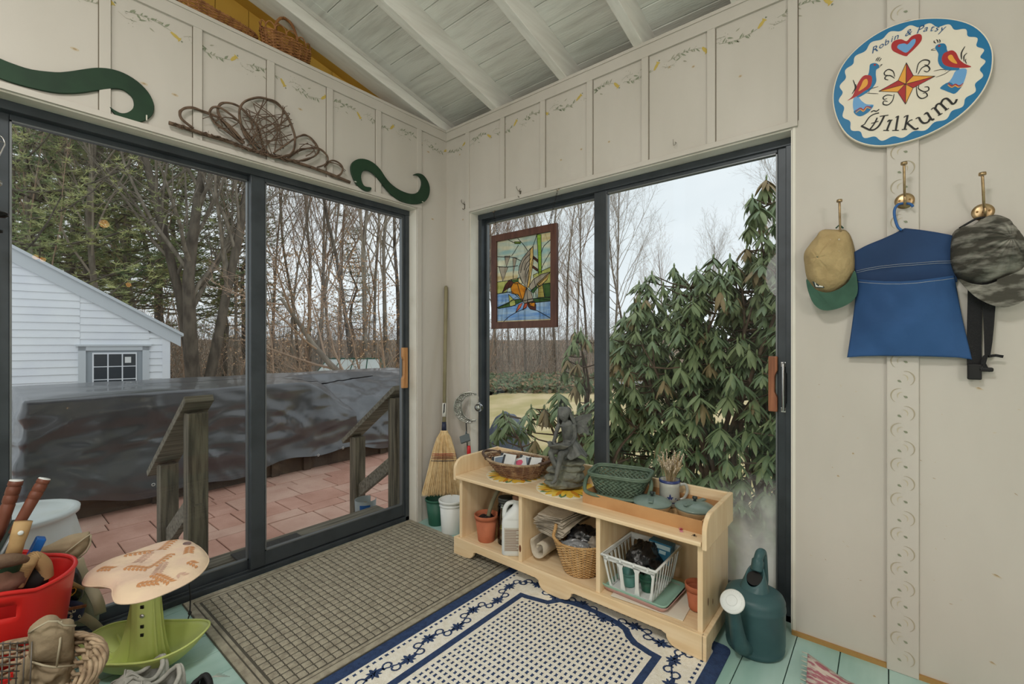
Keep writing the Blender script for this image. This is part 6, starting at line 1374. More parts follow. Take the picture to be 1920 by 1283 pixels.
turned('shears_handle', 'turned red brown tool handle with a white end, left of two in the red tub', PY(-8, 1018, -.27), PY(31, 900, -.27), .0165, m_shw)
turned('shears_handle', 'turned red brown tool handle with a white end, right of two above the tub', PY(26, 1000, -.30), PY(84, 897, -.30), .0155, m_shw)
t = thing('garden_fork', 'pale wooden grip with a white rivet and green collar sticking out of the red tub', 'garden tool', tuple(PY(30, 1060, -.33))); p0, p1 = PY(22, 1050, -.33), PY(44, 978, -.33); d = (p1-p0).normalized()
b = W(t); b.tube([p0+d*.0, p0+d*.05, p1-d*.04, p1], [.019, .018, .020, .021], 14, flat=.7); b.build('grip', m_gripw, t)
b = W(t); q = p1-d*.03; b.ball((q.x, q.y-.0165, q.z), (.007, .003, .007), 10); lbl(b.build('rivet', m_white, t), 'white rivet')
b = W(t); b.tube([p0-d*.06, p0-d*.01, p0+d*.012], [.024, .026, .0215], 14, flat=.75); lbl(b.build('collar', mat('dark_green_enamel', (38, 66, 48), .4), t), 'dark green collar')
t = thing('pruning_saw', 'dark green and black tool handle crossing between the wooden grips in the red tub', 'garden tool', tuple(PY(10, 1060, -.28))); b = W(t); b.tube(spline([PY(-10, 1055, -.29), PY(14, 1010, -.29), PY(32, 976, -.29)], 5), [.011]*11, 10, flat=.6); b.build('handle', mat('black_green_rubber', (34, 44, 40), .5), t)
t = thing('trowel', 'bright blue plastic trowel handle in the red tub', 'garden tool', tuple(PY(66, 1040, -.25))); p0, p1 = PY(58, 1046, -.25), PY(78, 1008, -.25); d = (p1-p0).normalized()
b = W(t); T_ = Matrix.Translation(p0) @ d.to_track_quat('Z', 'Y').to_matrix().to_4x4(); b.box((-.019, -.012, 0), (.019, .012, (p1-p0).length), T_); b.build('handle', mat('bright_blue_plastic', (24, 96, 176), .4), t, bevel=.004)
b = W(t); b.box((-.006, -.0128, .02), (.006, -.011, .05), T_); b.build('slot', m_dark, t)
b = W(t); b.tube([p0, p0-d*.12], [.006, .006], 8); b.build('shaft', m_grey, t)
t = thing('work_glove', 'brown leather work glove folded over the front of the red tub contents', 'glove', tuple(PY(20, 1050, -.40))); b = W(t)
b.tube(spline([PY(-30, 1068, -.38), PY(0, 1054, -.385), PY(30, 1050, -.38), PY(52, 1050, -.36)], 5), [.020, .021, .022, .022, .023, .022, .021, .02, .02, .019, .018, .016, .014, .012, .010, .008], 12, flat=.7); b.build('palm', mat('brown_leather', (112, 90, 72), .7, col2=(92, 72, 58), vs=14, bump=.4, bs=50), t)
t = thing('coil_brush', 'tan ribbed coil of rope or bristle in the red tub', 'rope coil', tuple(PY(62, 1060, -.3))); b = W(t)
arc = spline([PY(30, 1100, -.33), PY(52, 1060, -.32), PY(64, 1046, -.31), PY(82, 1060, -.30), PY(86, 1082, -.29)], 9)
for i in range(0, len(arc)-1):
    for h in (0, .5):
        c = arc[i].lerp(arc[i+1], h); d = (arc[min(i+1, len(arc)-1)]-arc[max(i-1, 0)]).normalized(); u_ = d.orthogonal().normalized(); v_ = d.cross(u_)
        b.tube([c+(u_*cos(k*pi/5)+v_*sin(k*pi/5))*.017 for k in range(10)], .0026, 5, closed=True)
b.build('ribbed_coil', mat('tan_coil', (172, 140, 98), .7), t)
t = thing('work_glove', 'dark red and brown glove lying inside the red tub behind the handle opening', 'glove', tuple(PY(6, 1090, -.3))); b = W(t); b.ball(tuple(PY(4, 1095, -.33)), (.05, .035, .04), 20, fn=lambda d: 1+.25*noise.noise(d*3)); b.ball(tuple(PY(50, 1088, -.28)), (.05, .04, .045), 16, mi=1, fn=lambda d: 1+.25*noise.noise(d*3)); b.build('glove_body', [mat('dusty_brown_cloth', (128, 92, 78), .9, bump=.3, bs=40), mat('charcoal_cloth', (44, 42, 42), .9)], t)
# ---- willow basket with gloves and wire
wl = thing('willow_basket', 'large grey tan willow basket at the bottom left corner', 'basket', (-2.125, -.705, 0))
def fw2(t, a): r = .145+.062*t; return (r*cos(a), r*sin(a)*1.0, .006+.325*t)
b = MB(); wick(b, fw2, 22, 20, .0058, 0, 5, .007, stake_mi=0); b.lathe([(0, .004), (.145, .005)], 30); b.build('woven_body', [m_wickg], wl)
b = MB(); R_ = random.Random(3)
for k in range(44):      # slanting braided border
    a = 2*pi*k/44; pts = []
    for i in range(8):
        t = i/7; aa = a+t*.72; r = .212+.016*sin(t*pi*1.0)*(1)-.018*t; pts.append((r*cos(aa), r*sin(aa), .318+.05*t-.016*t*t+.004*R_.uniform(-1, 1)))
    b.tube(spline(pts, 2), lambda t: .0062*(1-.25*abs(2*t-1)), 6)
b.build('braided_border', m_wickg, wl)
m_khk = mat('khaki_canvas', (158, 142, 116), .9, col2=(138, 122, 98), vs=9, bump=.5, bs=30); m_khd = mat('khaki_piping', (176, 166, 142), .9)
kg = mapA(0, 1080, 4.571, .60)
kl = thing('canvas_glove', 'crumpled khaki canvas glove gauntlet hanging over the willow basket contents', 'glove', tuple(PY(80, 1230, -.60)))
b = WA(kl); o1 = sp2([kg(*p) for p in [(240, 470), (310, 390), (400, 338), (480, 338), (525, 372), (632, 378), (636, 560), (628, 720), (450, 740), (260, 720), (250, 600)]], 3)
puff(b, o1, .035, .60, 8, .15, 3, .5, fr=22); b.build('cuff', m_khk, kl)
b = WA(kl); o2 = sp2([kg(*p) for p in [(240, 700), (400, 720), (628, 700), (640, 860), (600, 960), (560, 1120), (200, 1200), (-60, 1150), (0, 950), (130, 840)]], 3)
puff(b, o2, .045, .585, 12, .5, 9, .5, fr=34); b.build('folds', m_khk, kl)
b = WA(kl)
for pts in ([(242, 475), (310, 392), (400, 342), (480, 342), (525, 376), (632, 382)], [(260, 718), (360, 712), (450, 728), (630, 712)], [(520, 372), (500, 520), (470, 725)]): q = [kg(*p) for p in pts]; b.tube([(x, z, .640 if i else .612) for i, (x, z) in enumerate(q)], .0028, 5)
b.build('edging', m_khd, kl)
wr_ = thing('wire_mesh_basket', 'rusty wire grid basket leaning inside the willow basket at the bottom left edge', 'wire basket', tuple(PY(10, 1240, -.62)))
b = WA(wr_); kw = mapA(0, 1080, 4.571, .625)
for i in range(8): p, q = kw(-160+i*62, 565), kw(-175+i*60, 960); b.tube([(p[0], p[1], .625), (q[0], q[1], .66)], .0016, 4)
for j in range(8): p, q = kw(-200, 580+j*52), kw(235-j*18, 570+j*54); b.tube([(p[0], p[1], .63+.004*j), (q[0], q[1], .63+.004*j)], .0016, 4)
b.build('wire_grid', mat('grey_wire', (120, 116, 110), .45, metal=.6), wr_)
t = thing('red_slatted_tray', 'red slotted plastic piece seen through the wire grid in the willow basket', 'tray', (-2.17, -.60, .24))
b = MB()
for k in range(7): b.box((-.08, -.005, -.06+.018*k), (.09, .005, -.05+.018*k))
b.box((-.085, -.005, -.065), (-.08, .005, .07)); b.box((.09, -.005, -.065), (.095, .005, .07)); b.build('slats', m_red, t)
# ---- canvas bag and printed packs beside the door
kb = mapA(0, 860, 4.936, .06)
cb = thing('canvas_bag', 'khaki canvas bag with an open flap slumped by the door behind the red tub', 'bag', tuple(PY(150, 1090, -.06)))
b = WA(cb); o1 = sp2([kb(*p) for p in [(330, 860), (470, 800), (640, 718), (780, 690), (826, 680), (838, 700), (836, 770), (800, 850), (740, 905), (660, 930), (500, 900)]], 3); puff(b, o1, .04, .05, 9, .25, 5, .5, fr=20); b.build('flap', m_khk, cb)
b = WA(cb); q = [kb(*p) for p in [(600, 850), (690, 780), (780, 712), (826, 682)]]; b.tube([(x, z, .088) for x, z in q], .003, 5); q = [kb(*p) for p in [(838, 700), (830, 790), (790, 860), (720, 915)]]; b.tube([(x, z, .07) for x, z in q], .003, 5); b.build('hem', m_khd, cb)
b = WA(cb); o1 = sp2([kb(*p) for p in [(560, 880), (740, 900), (790, 1040), (880, 1250), (930, 1420), (900, 1560), (600, 1560), (540, 1200)]], 3); puff(b, o1, .03, .025, 9, .25, 7, .5, fr=20); b.build('bag_body', mat('pale_sage_canvas', (150, 152, 130), .9, col2=(132, 134, 114), vs=8, bump=.4, bs=40), cb)
def rib2(b, pts, w, z):
    vs = []
    P = sp2([kb(*p) for p in pts], 4, False)
    for i, p in enumerate(P):
        d = Vector(P[min(i+1, len(P)-1)])-Vector(P[max(i-1, 0)]); d.normalize(); vs += [(p[0]-d.y*w/2, p[1]+d.x*w/2, z+.006*sin(i*.5)), (p[0]+d.y*w/2, p[1]-d.x*w/2, z-.004+.006*sin(i*.5))]
    b.add(vs, [(2*i, 2*i+1, 2*i+3, 2*i+2) for i in range(len(P)-1)], None, True)
b = WA(cb); rib2(b, [(710, 920), (740, 1020), (800, 1130), (860, 1230), (905, 1330), (925, 1430)], .034, .075); b.build('strap', m_khd, cb, solid=.003)
b = WA(cb); rib2(b, [(740, 1440), (820, 1480), (900, 1560), (930, 1640), (860, 1640)], .03, .085); b.build('strap', m_khd, cb, solid=.003)
np_ = thing('printed_pack', 'black bag of bulbs with yellow lettering beside the red tub', 'pack', tuple(PY(135, 1110, -.13)))
kp = mapA(0, 860, 4.936, .13)
b = WA(np_); o1 = sp2([kp(*p) for p in [(660, 1010), (740, 1060), (780, 1180), (780, 1300), (700, 1360), (600, 1340), (560, 1200)]], 3); puff(b, o1, .03, .10, 8, .3, 2, .5, fr=24); b.build('pouch', m_blk, np_)
b = WA(np_)
for ch, x, y, s_ in (('L', 640, 1262, .034), ('D', 672, 1258, .040)):
    v, f = glyph(ch, s_); p = kp(x, y); b.add([(p[0]+q[0]*.8-q[1]*.3, p[1]+q[1]*.9+q[0]*.3, .137) for q in v], f, None, False)
b.build('yellow_letters', mat('yellow_print', (224, 170, 50), .5), np_, solid=.001)
pk_ = thing('printed_pack', 'navy pack with white script print under the wooden stick beside the red tub', 'pack', tuple(PY(130, 1160, -.15)))
b = WA(pk_); o1 = sp2([kp(*p) for p in [(560, 1330), (760, 1330), (780, 1420), (720, 1500), (560, 1520)]], 3); puff(b, o1, .02, .13, 6, .2, 2, .5, fr=24); b.build('pouch', mat('navy_print', (44, 48, 88), .5), pk_)
b = WA(pk_); R_ = random.Random(4)
for k in range(16):
    x, y = R_.uniform(600, 740), R_.uniform(1350, 1480); q = [kp(x+R_.uniform(-18, 18), y+R_.uniform(-14, 14)) for _ in range(4)]; b.tube([(p[0], p[1], .155) for p in sp2(q, 3, False)], .0011, 4)
tag(b.build('white_script', m_trim, pk_), kind='stuff')
st2 = thing('wooden_stake', 'short split tan wooden stake poking out between the red tub and the seat cushion', 'stake', tuple(PY(140, 1100, -.16)))
b = W(st2); b.tube([PY(128, 1090, -.16), PY(142, 1098, -.15), PY(158, 1104, -.15)], [.006, .007, .004], 6, flat=.6); b.build('split_wood', m_gripw, st2)
st2 = thing('wooden_stake', 'flat brown wooden stick lying level over the navy printed pack', 'stake', tuple(PY(140, 1137, -.17)))
b = W(st2); p, q = PY(112, 1146, -.17), PY(162, 1136, -.17); b.tube([p, q], [.006, .006], 6, flat=.5); b.build('stick', m_pine if False else m_hw2, st2)
# ---- sneakers
m_gsh = mat('grey_mesh_fabric', (186, 186, 178), .85, col2=(168, 168, 160), vs=60, bump=.15, bs=260); m_sole = mat('pale_grey_sole', (196, 196, 188), .7); m_lin = mat('grey_lining', (120, 120, 114), .9); m_lace = mat('grey_laces', (176, 176, 168), .9)
def shoe(lab, loc, rz, m_up, m_so, m_li, m_la, group, low=1.0):
    # heel at the origin, toe towards +x
    s = thing('sneaker', lab, 'shoe', loc, rz=rz, group=group)
    L = .285
    def hw(x): t = max(0, min(1, x/L)); return (.033+.016*sin(pi*min(1, t*1.02))**1.0+.006*sin(pi*t)*t)*(1 if t > .04 else .75)*(sqrt(max(0, 1-((t-.9)/.1)**2)) if t > .9 else 1)
    def sec(t):        # top line of the upper
        return .098*low-.012*sin(pi*min(1, t/.35)) if t < .35 else (.088*low-.0*t+.02*sin(pi*(t-.35)/.5)*0 if t < .42 else .088*low-(t-.42)*.088)
    b = MB(); N, M = 40, 22
    def up(u, v):
        t = u; x = -.008+t*(L+.004); w = max(.004, hw(max(.0, x)));  a = pi*v      # from one side over the top to the other
        top = sec(t)*1.1; y = w*cos(a)*(1.0+.08*sin(a)); z = .022+(top-.022)*abs(sin(a))**.72
        return (x, y, z)
    vs = [up(i/N, j/M) for j in range(M+1) for i in range(N+1)]; fs = []
    for j in range(M):
        for i in range(N):
            t = (i+.5)/N; v = (j+.5)/M
            if .045 < t < .36 and abs(v-.5) < .33*sqrt(max(0, 1-((t-.2)/.17)**2)): continue
            fs.append((j*(N+1)+i, j*(N+1)+i+1, (j+1)*(N+1)+i+1, (j+1)*(N+1)+i))
    b.add(vs, fs); b.grid(M, 6, lambda u, v: (up(0, u)[0]+.0, up(0, u)[1]*(1), .022+(up(0, u)[2]-.022)*(1-v*.0)), None) if False else None
    hb = [up(0, j/M) for j in range(M+1)]; b.add(hb, [tuple(range(M+1))], None, True)
    b.build('upper', m_up, s, solid=.004, subd=1)
    b = MB(); o_ = []
    for i in range(33): t = i/32; x = -.012+t*(L+.012); o_.append((x, hw(max(0, x))+.006))
    o_ = o_+[(x, -y) for x, y in reversed(o_)]
    b.prism(o_, .024); b.build('sole', m_so, s, bevel=.004)
    b = MB(); rim_ = []
    for k in range(28):
        a = 2*pi*k/28; t = .2+.165*cos(a); v = .5+.33*sin(a); rim_.append(Vector(up(max(.02, t), v))+Vector((0, 0, .001)))
    b.tube(rim_, .0075, 8, closed=True); b.build('padded_collar', m_up, s)
    b = MB(); b.prism([(x*.96+.002, y*.86) for x, y in o_], .004, z=.026); b.build('insole', m_li, s)
    b = MB(); b.grid(8, 6, lambda u, v: (.088+.10*u, (v-.5)*.05*(1-.1*u), .092*low-.02*u*1.0+.006*sin(pi*v)+.012*(1-u))); b.build('tongue', m_up, s, solid=.005)
    b = MB()
    for k in range(6):
        x = .108+.017*k; zt = sec(x/L)+.007; w = .021
        b.tube([(x, -w, zt-.006), (x+.004, 0, zt+.002), (x+.012, w, zt-.006)], .0026, 5); b.tube([(x, w, zt-.006), (x+.004, 0, zt+.004), (x+.012, -w, zt-.006)], .0026, 5)
    for q in (1, -1): b.tube(spline([(.112, 0, sec(.38)+.012), (.10, q*.02, sec(.38)+.026), (.09, q*.034, sec(.38)+.012), (.105, q*.012, sec(.38)+.01)], 5), .0024, 5); b.tube(spline([(.11, 0, sec(.38)+.012), (.13, q*.028, sec(.38)+.006), (.15, q*.04, .055)], 4), .0024, 5)
    b.build('laces', m_la, s)
    return s
shoe('grey lace up sneaker nearest the green stool, one of a pair', (-1.722, -.462, .0), radians(196), m_gsh, m_sole, m_lin, m_lace, 'pair of grey sneakers')
shoe('grey lace up sneaker in front of its pair, at the bottom edge', (-1.70, -.562, .0), radians(199), m_gsh, m_sole, m_lin, m_lace, 'pair of grey sneakers')
m_bks = mat('black_nylon', (38, 40, 42), .7, bump=.3, bs=90)
b5 = shoe('black shoe with frayed laces at the bottom edge, right of the grey sneakers', (-1.655, -.665, 0), radians(220), m_bks, m_dark, m_dark, m_bks, None, .92)
b = MB(); R_ = random.Random(2)
for k in range(5): b.tube([(-.004, .02, .085), (-.03-.004*k, .03+.006*k, .08-.006*k)], .0008, 3)
tag(b.build('frayed_threads', m_lace, b5), kind='stuff')
# ================================================================ outdoors
m_litter = mat('leaf_litter', (150, 128, 104), .95, col2=(112, 92, 72), vs=1.6, detail=9, bump=.6, bs=9)
m_lawn = mat('winter_lawn', (228, 206, 160), .95, col2=(200, 184, 128), vs=1.1, detail=9, bump=.5, bs=30)
m_bark = mat('grey_brown_bark', (150, 140, 126), .9, col2=(112, 102, 90), vs=7, stretch=(1, 1, .3))
m_bark2 = mat('dark_bark', (118, 108, 96), .9, col2=(84, 76, 68), vs=7, stretch=(1, 1, .3))
m_twig = mat('pale_twigs', (166, 154, 138), .9); m_twig2 = mat('reddish_twigs', (170, 144, 122), .9)
m_needle = mat('pine_needles', (150, 162, 112), .9, col2=(112, 132, 94), vs=.8); m_needle2 = mat('yellow_pine_needles', (182, 182, 122), .9, col2=(144, 152, 104), vs=.8)
m_beech = mat('dry_beech_leaves', (204, 168, 132), .9)
def gz(x, y):
    d = max(0, (x+y*1.1)/2-4)
    g = -.5-.3*min(1, max(0, (y-2.5)/3))*(1 if x < 5 else max(0, 1-(x-5)/4))
    r = sqrt(x*x+y*y)
    return g+max(0, r-22)*.012+max(0, r-45)*.02+.05*noise.noise(Vector((x*.3, y*.3, 0)))
b = MB()
def gr(u, v):
    x = -30+130*u*u+10*u; y = -30+150*v**1.5; return (x, y, gz(x, y))
def gr2(u, v):
    a = radians(-25+145*u); r = .5+110*v**2.2
    x = .3+r*cos(a); y = .3+r*sin(a); return (x, y, gz(x, y)-.02)
b.grid(80, 70, gr2); o = struct(b.build('ground', m_litter))
b = MB()
def lw(u, v):
    x = 1.2+u*10.5; y = -6+v*14.5-2.2*u*(v-.2); return (x, y, gz(x, y)+.07)
b.grid(30, 30, lw); o = b.build('lawn', m_lawn); tag(o, 'straw coloured winter lawn beyond the shrub outside the window', 'lawn', kind='structure')
b = MB()
def rd(u, v):
    x = 4+u*12; y = 10.2-u*6.5+v*(1.3); return (x, y, gz(x, y)+.12)
b.grid(24, 3, rd); struct(b.build('driveway', mat('grey_asphalt', (168, 166, 160), .9, col2=(150, 148, 142), vs=4)))
# brick paver patio and weathered step
m_pav = mat('red_brown_pavers', (204, 160, 142), .9, col2=(176, 130, 112), vs=3.2, detail=8, bump=.5, bs=60, lo=.3, hi=.7)
m_pav2 = mat('pale_pavers', (208, 172, 154), .9, col2=(186, 144, 126), vs=3.2, detail=8, bump=.5, bs=60, lo=.3, hi=.7)
m_sand = mat('sandy_joint', (96, 78, 66), .95)
b = MB(); r_ = random.Random(2); y = .16; k = 0
b.box((-4.2, .15, -.52), (.2, 5.6, -.412), mi=2); b.box((.2, 1.5, -.52), (1.2, 5.6, -.412), mi=2); b.box((1.2, 2.6, -.52), (4.0, 5.6, -.412), mi=2)
while y < 5.5:
    h = (.36, .36, .18)[k % 3]; x = -4.2+r_.uniform(0, .25)
    while x < 4.0:
        w = .40
        if r_.random() < .3: w = .2 if h > .2 else .4
        j = r_.uniform(-.003, .003)
        if x+w > .2 and y < 1.02*x+.1: x += w; continue
        b.box((x+.004, y+.004, -.45), (x+w-.004, y+h-.004, -.40+j), mi=r_.choice((0, 0, 1))); x += w
    y += h; k += 1
struct(b.build('patio', [m_pav, m_pav2, m_sand], bevel=.004, seg=1))
m_wwood = mat('weathered_deck_wood', (132, 126, 112), .9, col2=(96, 90, 78), vs=5, stretch=(.6, 9, 9), bump=.5, bs=16)
m_wwood2 = mat('weathered_post_wood', (120, 112, 96), .9, col2=(78, 72, 62), vs=5, stretch=(9, 9, .7), bump=.5, bs=16)
st = thing('outdoor_step', 'weathered grey wooden step outside the left sliding door', 'step', (-1.15, .3, -.4))
for k in range(3):
    b = MB(); b.box((-.20, -.14+k*.142, .325), (.97, -.002+k*.142, .36)); b.build('tread_board', m_wwood, st, bevel=.004)
b = MB(); b.box((-.18, .25, 0), (.95, .27, .325)); b.build('riser', m_wwood, st)
for sx in (-.18, .92): b = MB(); b.box((sx, -.13, 0), (sx+.03, .25, .325)); b.build('stringer', m_wwood, st)
b = MB(); b.box((-.19, -.10, 0), (.19, .12, .012)); o = b.build('doormat', mat('dark_rubber_mat', (70, 68, 66), .9, bump=.6, bs=90), bevel=.004)
o.location = (-1.0, .40, -.04); tag(o, 'small dark rubber mat on the wooden step outside', 'doormat')
# stair railings
def railing(x, lab, y0=.42, y1=.95, zt0=.86, zt1=.50, ext=.22):
    r = thing('stair_railing', lab, 'railing', (x, y0, -.4))
    b = MB(); b.box((-.045, -.045, 0), (.045, .045, zt0+.36)); b.build('post', m_wwood2, r, bevel=.004)
    b = MB(); b.box((-.045, y1-y0-.045, 0), (.045, y1-y0+.045, zt1+.36)); b.build('post', m_wwood2, r, bevel=.004)
    L = sqrt((y1-y0)**2+(zt0-zt1)**2); a = atan2(zt1-zt0, y1-y0)
    T = Tm(0, 0, zt0+.40, rx=a)
    b = MB(); b.box((-.065, -.07, -.02), (.065, L+ext, .018), T); b.build('handrail', m_wwood, r, bevel=.004)
    T = Tm(0, 0, zt0-.10, rx=a)
    b = MB(); b.box((-.02, -.03, -.045), (.02, L+.06, .045), T); b.build('lower_rail', m_wwood, r, bevel=.003)
    return r
railing(-1.385, 'weathered wooden stair railing at the left, in front of the black tarp')
railing(-.115, 'weathered wooden stair railing at the right, seen beside the wood door handle', zt0=.82, zt1=.46, ext=.16)
# small gas cylinder
m_tankw = mat('white_enamel', (214, 216, 212), .4); m_tankg = mat('grey_enamel', (150, 156, 156), .45)
x, y = -.225, .66
g = thing('gas_cylinder', 'small white gas cylinder with grey collar behind the right railing', 'gas cylinder', (x, y, -.4))
b = MB(); b.lathe([(.075, 0), (.078, .015), (.095, .03), (.1, .06), (.1, .22), (.092, .255), (.06, .285), (.03, .295), (0, .297)], 28); b.lathe([(0, .0), (.075, 0)], 28); b.build('tank', m_tankw, g)
b = MB(); b.lathe([(.07, .26), (.076, .40), (.079, .40), (.073, .26)], 28, a0=.5, a1=2*pi-.3); b.build('collar', m_tankg, g)
b = MB(); b.tube([(0, 0, .29), (0, 0, .36)], .016, 10); b.ball((0, 0, .365), (.022, .022, .012)); b.build('valve', mat('brass', (186, 150, 88), .3, metal=1), g)
b = MB(); b.lathe([(.0765, .30), (.079, .375)], 12, a0=3.6, a1=4.6); o = b.build('blue_label', mat('blue_label', (36, 92, 160), .5), g)
# white barrel against the step
m_pl = mat('milky_white_plastic', (206, 212, 208), .5, col2=(186, 190, 176), vs=3, lo=.5, hi=.8)
g = thing('plastic_barrel', 'white plastic half barrel outside, behind the red tub', 'barrel', (-1.98, 1.98, -.4))
b = MB(); b.lathe([(0, .0), (.27, 0), (.3, .03), (.335, .16), (.335, .26), (.31, .37), (.295, .42), (.30, .435)], 44); b.build('body', m_pl, g)
b = MB(); b.lathe([(.302, .43), (.325, .435), (.328, .462), (.30, .47), (.285, .45), (.27, .43), (.1, .42), (0, .418)], 44); b.build('lid', m_pl, g)
# ---- long shape under a black tarp
m_tarp = mat('black_tarp', (68, 69, 73), .3, col2=(56, 57, 61), vs=3, spec=.9, coat=.25, bump=.12, bs=2.5, detail=5)
tp = thing('covered_stack', 'long low stack wrapped in a black plastic tarp on the patio', 'covered stack', (0, 3.15, -.4))
X0, X1, D = -1.86, 3.1, 2.0
def sag(x, y):
    if x < .42: return .0
    t = min(1, (x-.42)/.55); f = (1-min(1, y/1.25))
    q = .62*sin(min(1, (x-.42)/1.5)*pi*.5+.0) if x < 1.2 else max(.15, .6-.33*(x-1.2))
    return q*t*max(0, f)**.9
def fold(x, z, y):
    p = Vector((x*1.2, y*1.2, z*2.4)); q = .10*noise.noise(p)+.035*noise.noise(p*3.1)
    d = abs(noise.noise(Vector((x*1.7+z*2.6, z*1.3-x*.8, 3.3+y)))); q += .07*max(0, .16-d)*6*.4
    d = abs(noise.noise(Vector((x*.9-z*3.1+5, z*2.7+x*.5, 8.3+y)))); q += .06*max(0, .13-d)*7*.35
    return q
def cov(u, v):
    # u around the perimeter (front left -> right -> back -> left), v from hem to the middle of the top
    per = 2*((X1-X0)+D); s = u*per; W_ = X1-X0
    if s < W_: x, y, nx, ny = X0+s, 0, 0, -1
    elif s < W_+D: x, y, nx, ny = X1, s-W_, 1, 0
    elif s < 2*W_+D: x, y, nx, ny = X1-(s-W_-D), D, 0, 1
    else: x, y, nx, ny = X0, D-(s-2*W_-D), -1, 0
    cx, cy = (X0+X1)/2, D/2
    vs_ = .62
    if v < vs_:
        t = v/vs_
        hem = .15+.03*sin(x*7)+(.05*sin(x*2.3) if ny < 0 else 0)
        if nx < 0: hem += .28*abs(sin((y)*2.2))*0+.32*min(1, y/1.2)
        top = 1.10-sag(x, y+.02) if ny < 0 else 1.10
        z = hem+(top-hem)*(t)
        flare = .06*(1-t)**1.5
        dd = fold(x, z, y)*(.25+.75*sin(pi*min(1, t*1.02)))
        px = x+nx*(flare+dd); py = y+ny*(flare+dd)
        if nx < 0 and y < .35: px -= .05*(1-t)
        c = .06
        return (px, py, z)
    t = (v-vs_)/(1-vs_)
    k = t*.985
    px = x+(min(max(x, X0+D/2), X1-D/2)-x)*k if ny == 0 else x+(min(max(x, X0+.9), X1-.9)-x)*k*.0
    if ny == 0: px = x-nx*k*D/2; py = y+(cy-y)*k*abs(y-cy)/(D/2)
    else:
        lim = min(1, min(x-X0, X1-x)/(D/2)) if False else 1
        py = y-ny*k*D/2; e = D/2
        px = x
        if x < X0+e*k: px = X0+e*k
        if x > X1-e*k: px = X1-e*k
    zz = 1.10+.012*noise.noise(Vector((px*2, py*2, 1)))+.012*min(1, t*4)
    zz -= sag(px, py)
    zz += min(1, sag(px, py)*5)*(.04*noise.noise(Vector((px*5, py*4, 2)))+.02*noise.noise(Vector((px*11, py*9, 5))))*min(1, t*3)
    return (px, py, zz)
b = MB(); b.grid(420, 66, cov, cu=True); o = b.build('tarp', m_tarp, tp)
b = MB(); b.box((X0+.12, .06, 0), (X1-.1, .12, .22)); b.box((X0+.12, .06, .0), (X0+.2, 1.9, .22))
for x in (-1.0, .12, .5, 1.6): b.box((x, .02, .0), (x+.09, .1, .2)); 
b.build('timber_base', mat('dark_damp_timber', (88, 74, 62), .9, col2=(70, 58, 50), vs=4, bump=.4, bs=20), tp)
m_ring = mat('grommet_metal', (200, 200, 196), .3, metal=.8)
for (x, z) in [(-1.02, .20), (-.62, .21), (-.12, .20), (.62, .17), (.95, .2), (1.9, .22)]:
    b = MB(); b.tube([(x+.013*cos(a*pi/5), -.105, z+.02+.013*sin(a*pi/5)) for a in range(10)], .004, 5, closed=True); b.build('grommet', m_ring, tp)
b = MB(); b.tube([(-2.0, .05, .62), (-2.02, .03, .45), (-2.0, .02, .3)], .006, 6); b.tube([(-2.0+.02*cos(a), .04, .6+.02*sin(a)) for a in [i*.7 for i in range(8)]], .004, 5); b.build('bungee_cord', m_dark, tp)
# slate tarp heap beyond the shrub
b = MB()
def heap(u, v):
    a = 2*pi*u; r = v; q = 1+.18*noise.noise(Vector((cos(a)*1.5, sin(a)*1.5, v*2)))
    return (.42*r*q*cos(a), .34*r*q*sin(a), .66*(1-r**2.6)+.05*noise.noise(Vector((cos(a)*r*3, sin(a)*r*3, 4))))
b.grid(40, 16, heap, cu=True); o = b.build('tarp_heap', mat('slate_blue_tarp', (84, 92, 106), .5, bump=.3, bs=6)); o.location = (3.0, 2.0, -.52)
tag(o, 'slate blue tarp draped over a low heap, behind the left of the shrub', 'tarp')
# ---- white clapboard shed
m_clap = mat('white_clapboard', (236, 240, 243), .6, col2=(228, 232, 238), vs=2)
m_ctrim = mat('pale_grey_trim', (200, 206, 210), .6); m_cdoor = mat('grey_blue_door', (158, 166, 172), .6); m_gl = mat('dark_shed_glass', (60, 66, 72), .15, spec=.6)
shT = Matrix(((-cos(radians(21.5)), 0, 0, 0),)*0) if False else None
_, (sx, sy) = 0, (.113, 7.398)
sh = thing('garden_shed', 'white clapboard shed with a sloping roof and a paned door, behind the tarp', 'shed', (sx, sy, -.85), rz=radians(-12))
# local: x to the right along the wall (negative to the left), -y towards the viewer, z up from the ground
def rake(x): return 2.13+.63*(-x)*1.0     # underside of the roof above the ground at x<0
b = MB(); z = 0; 
WL = 4.4
def clap(b, xa, xb, z0, z1):
    zm = z0
    while zm < z1:
        h = .118; zt = min(zm+h, z1)
        # cut by the rake on the right
        def xr(zz): return xb if zz <= rake(xb) else min(xb, -(zz-2.13)/.63)
        a1, a2 = xr(zm), xr(zt)
        if a2 > xa: b.add([(xa, -.028, zm), (a1, -.028, zm), (a2, -.012, zt), (xa, -.012, zt), (a1, -.0, zm), (xa, 0, zm)], [(0, 1, 2, 3), (0, 5, 4, 1)], None, False)
        zm = zt
clap(b, -WL, -1.15, 0, 5.0); clap(b, -1.15, -.28, 1.98, 5.0); clap(b, -.28, -.1, 0, 2.2)
b.add([(-WL, 0, 0), (0, 0, 0), (0, 0, 2.13), (-WL, 0, rake(-WL))], [(0, 1, 2, 3)], None, False)
b.add([(0, 0, 0), (0, 3.5, 0), (0, 3.5, 2.13), (0, 0, 2.13)], [(0, 1, 2, 3)], None, False)
b.build('wall', m_clap, sh)
b = MB(); b.box((-.1, -.035, 0), (.01, .0, 2.2)); b.build('corner_board', m_clap, sh)
b = MB()
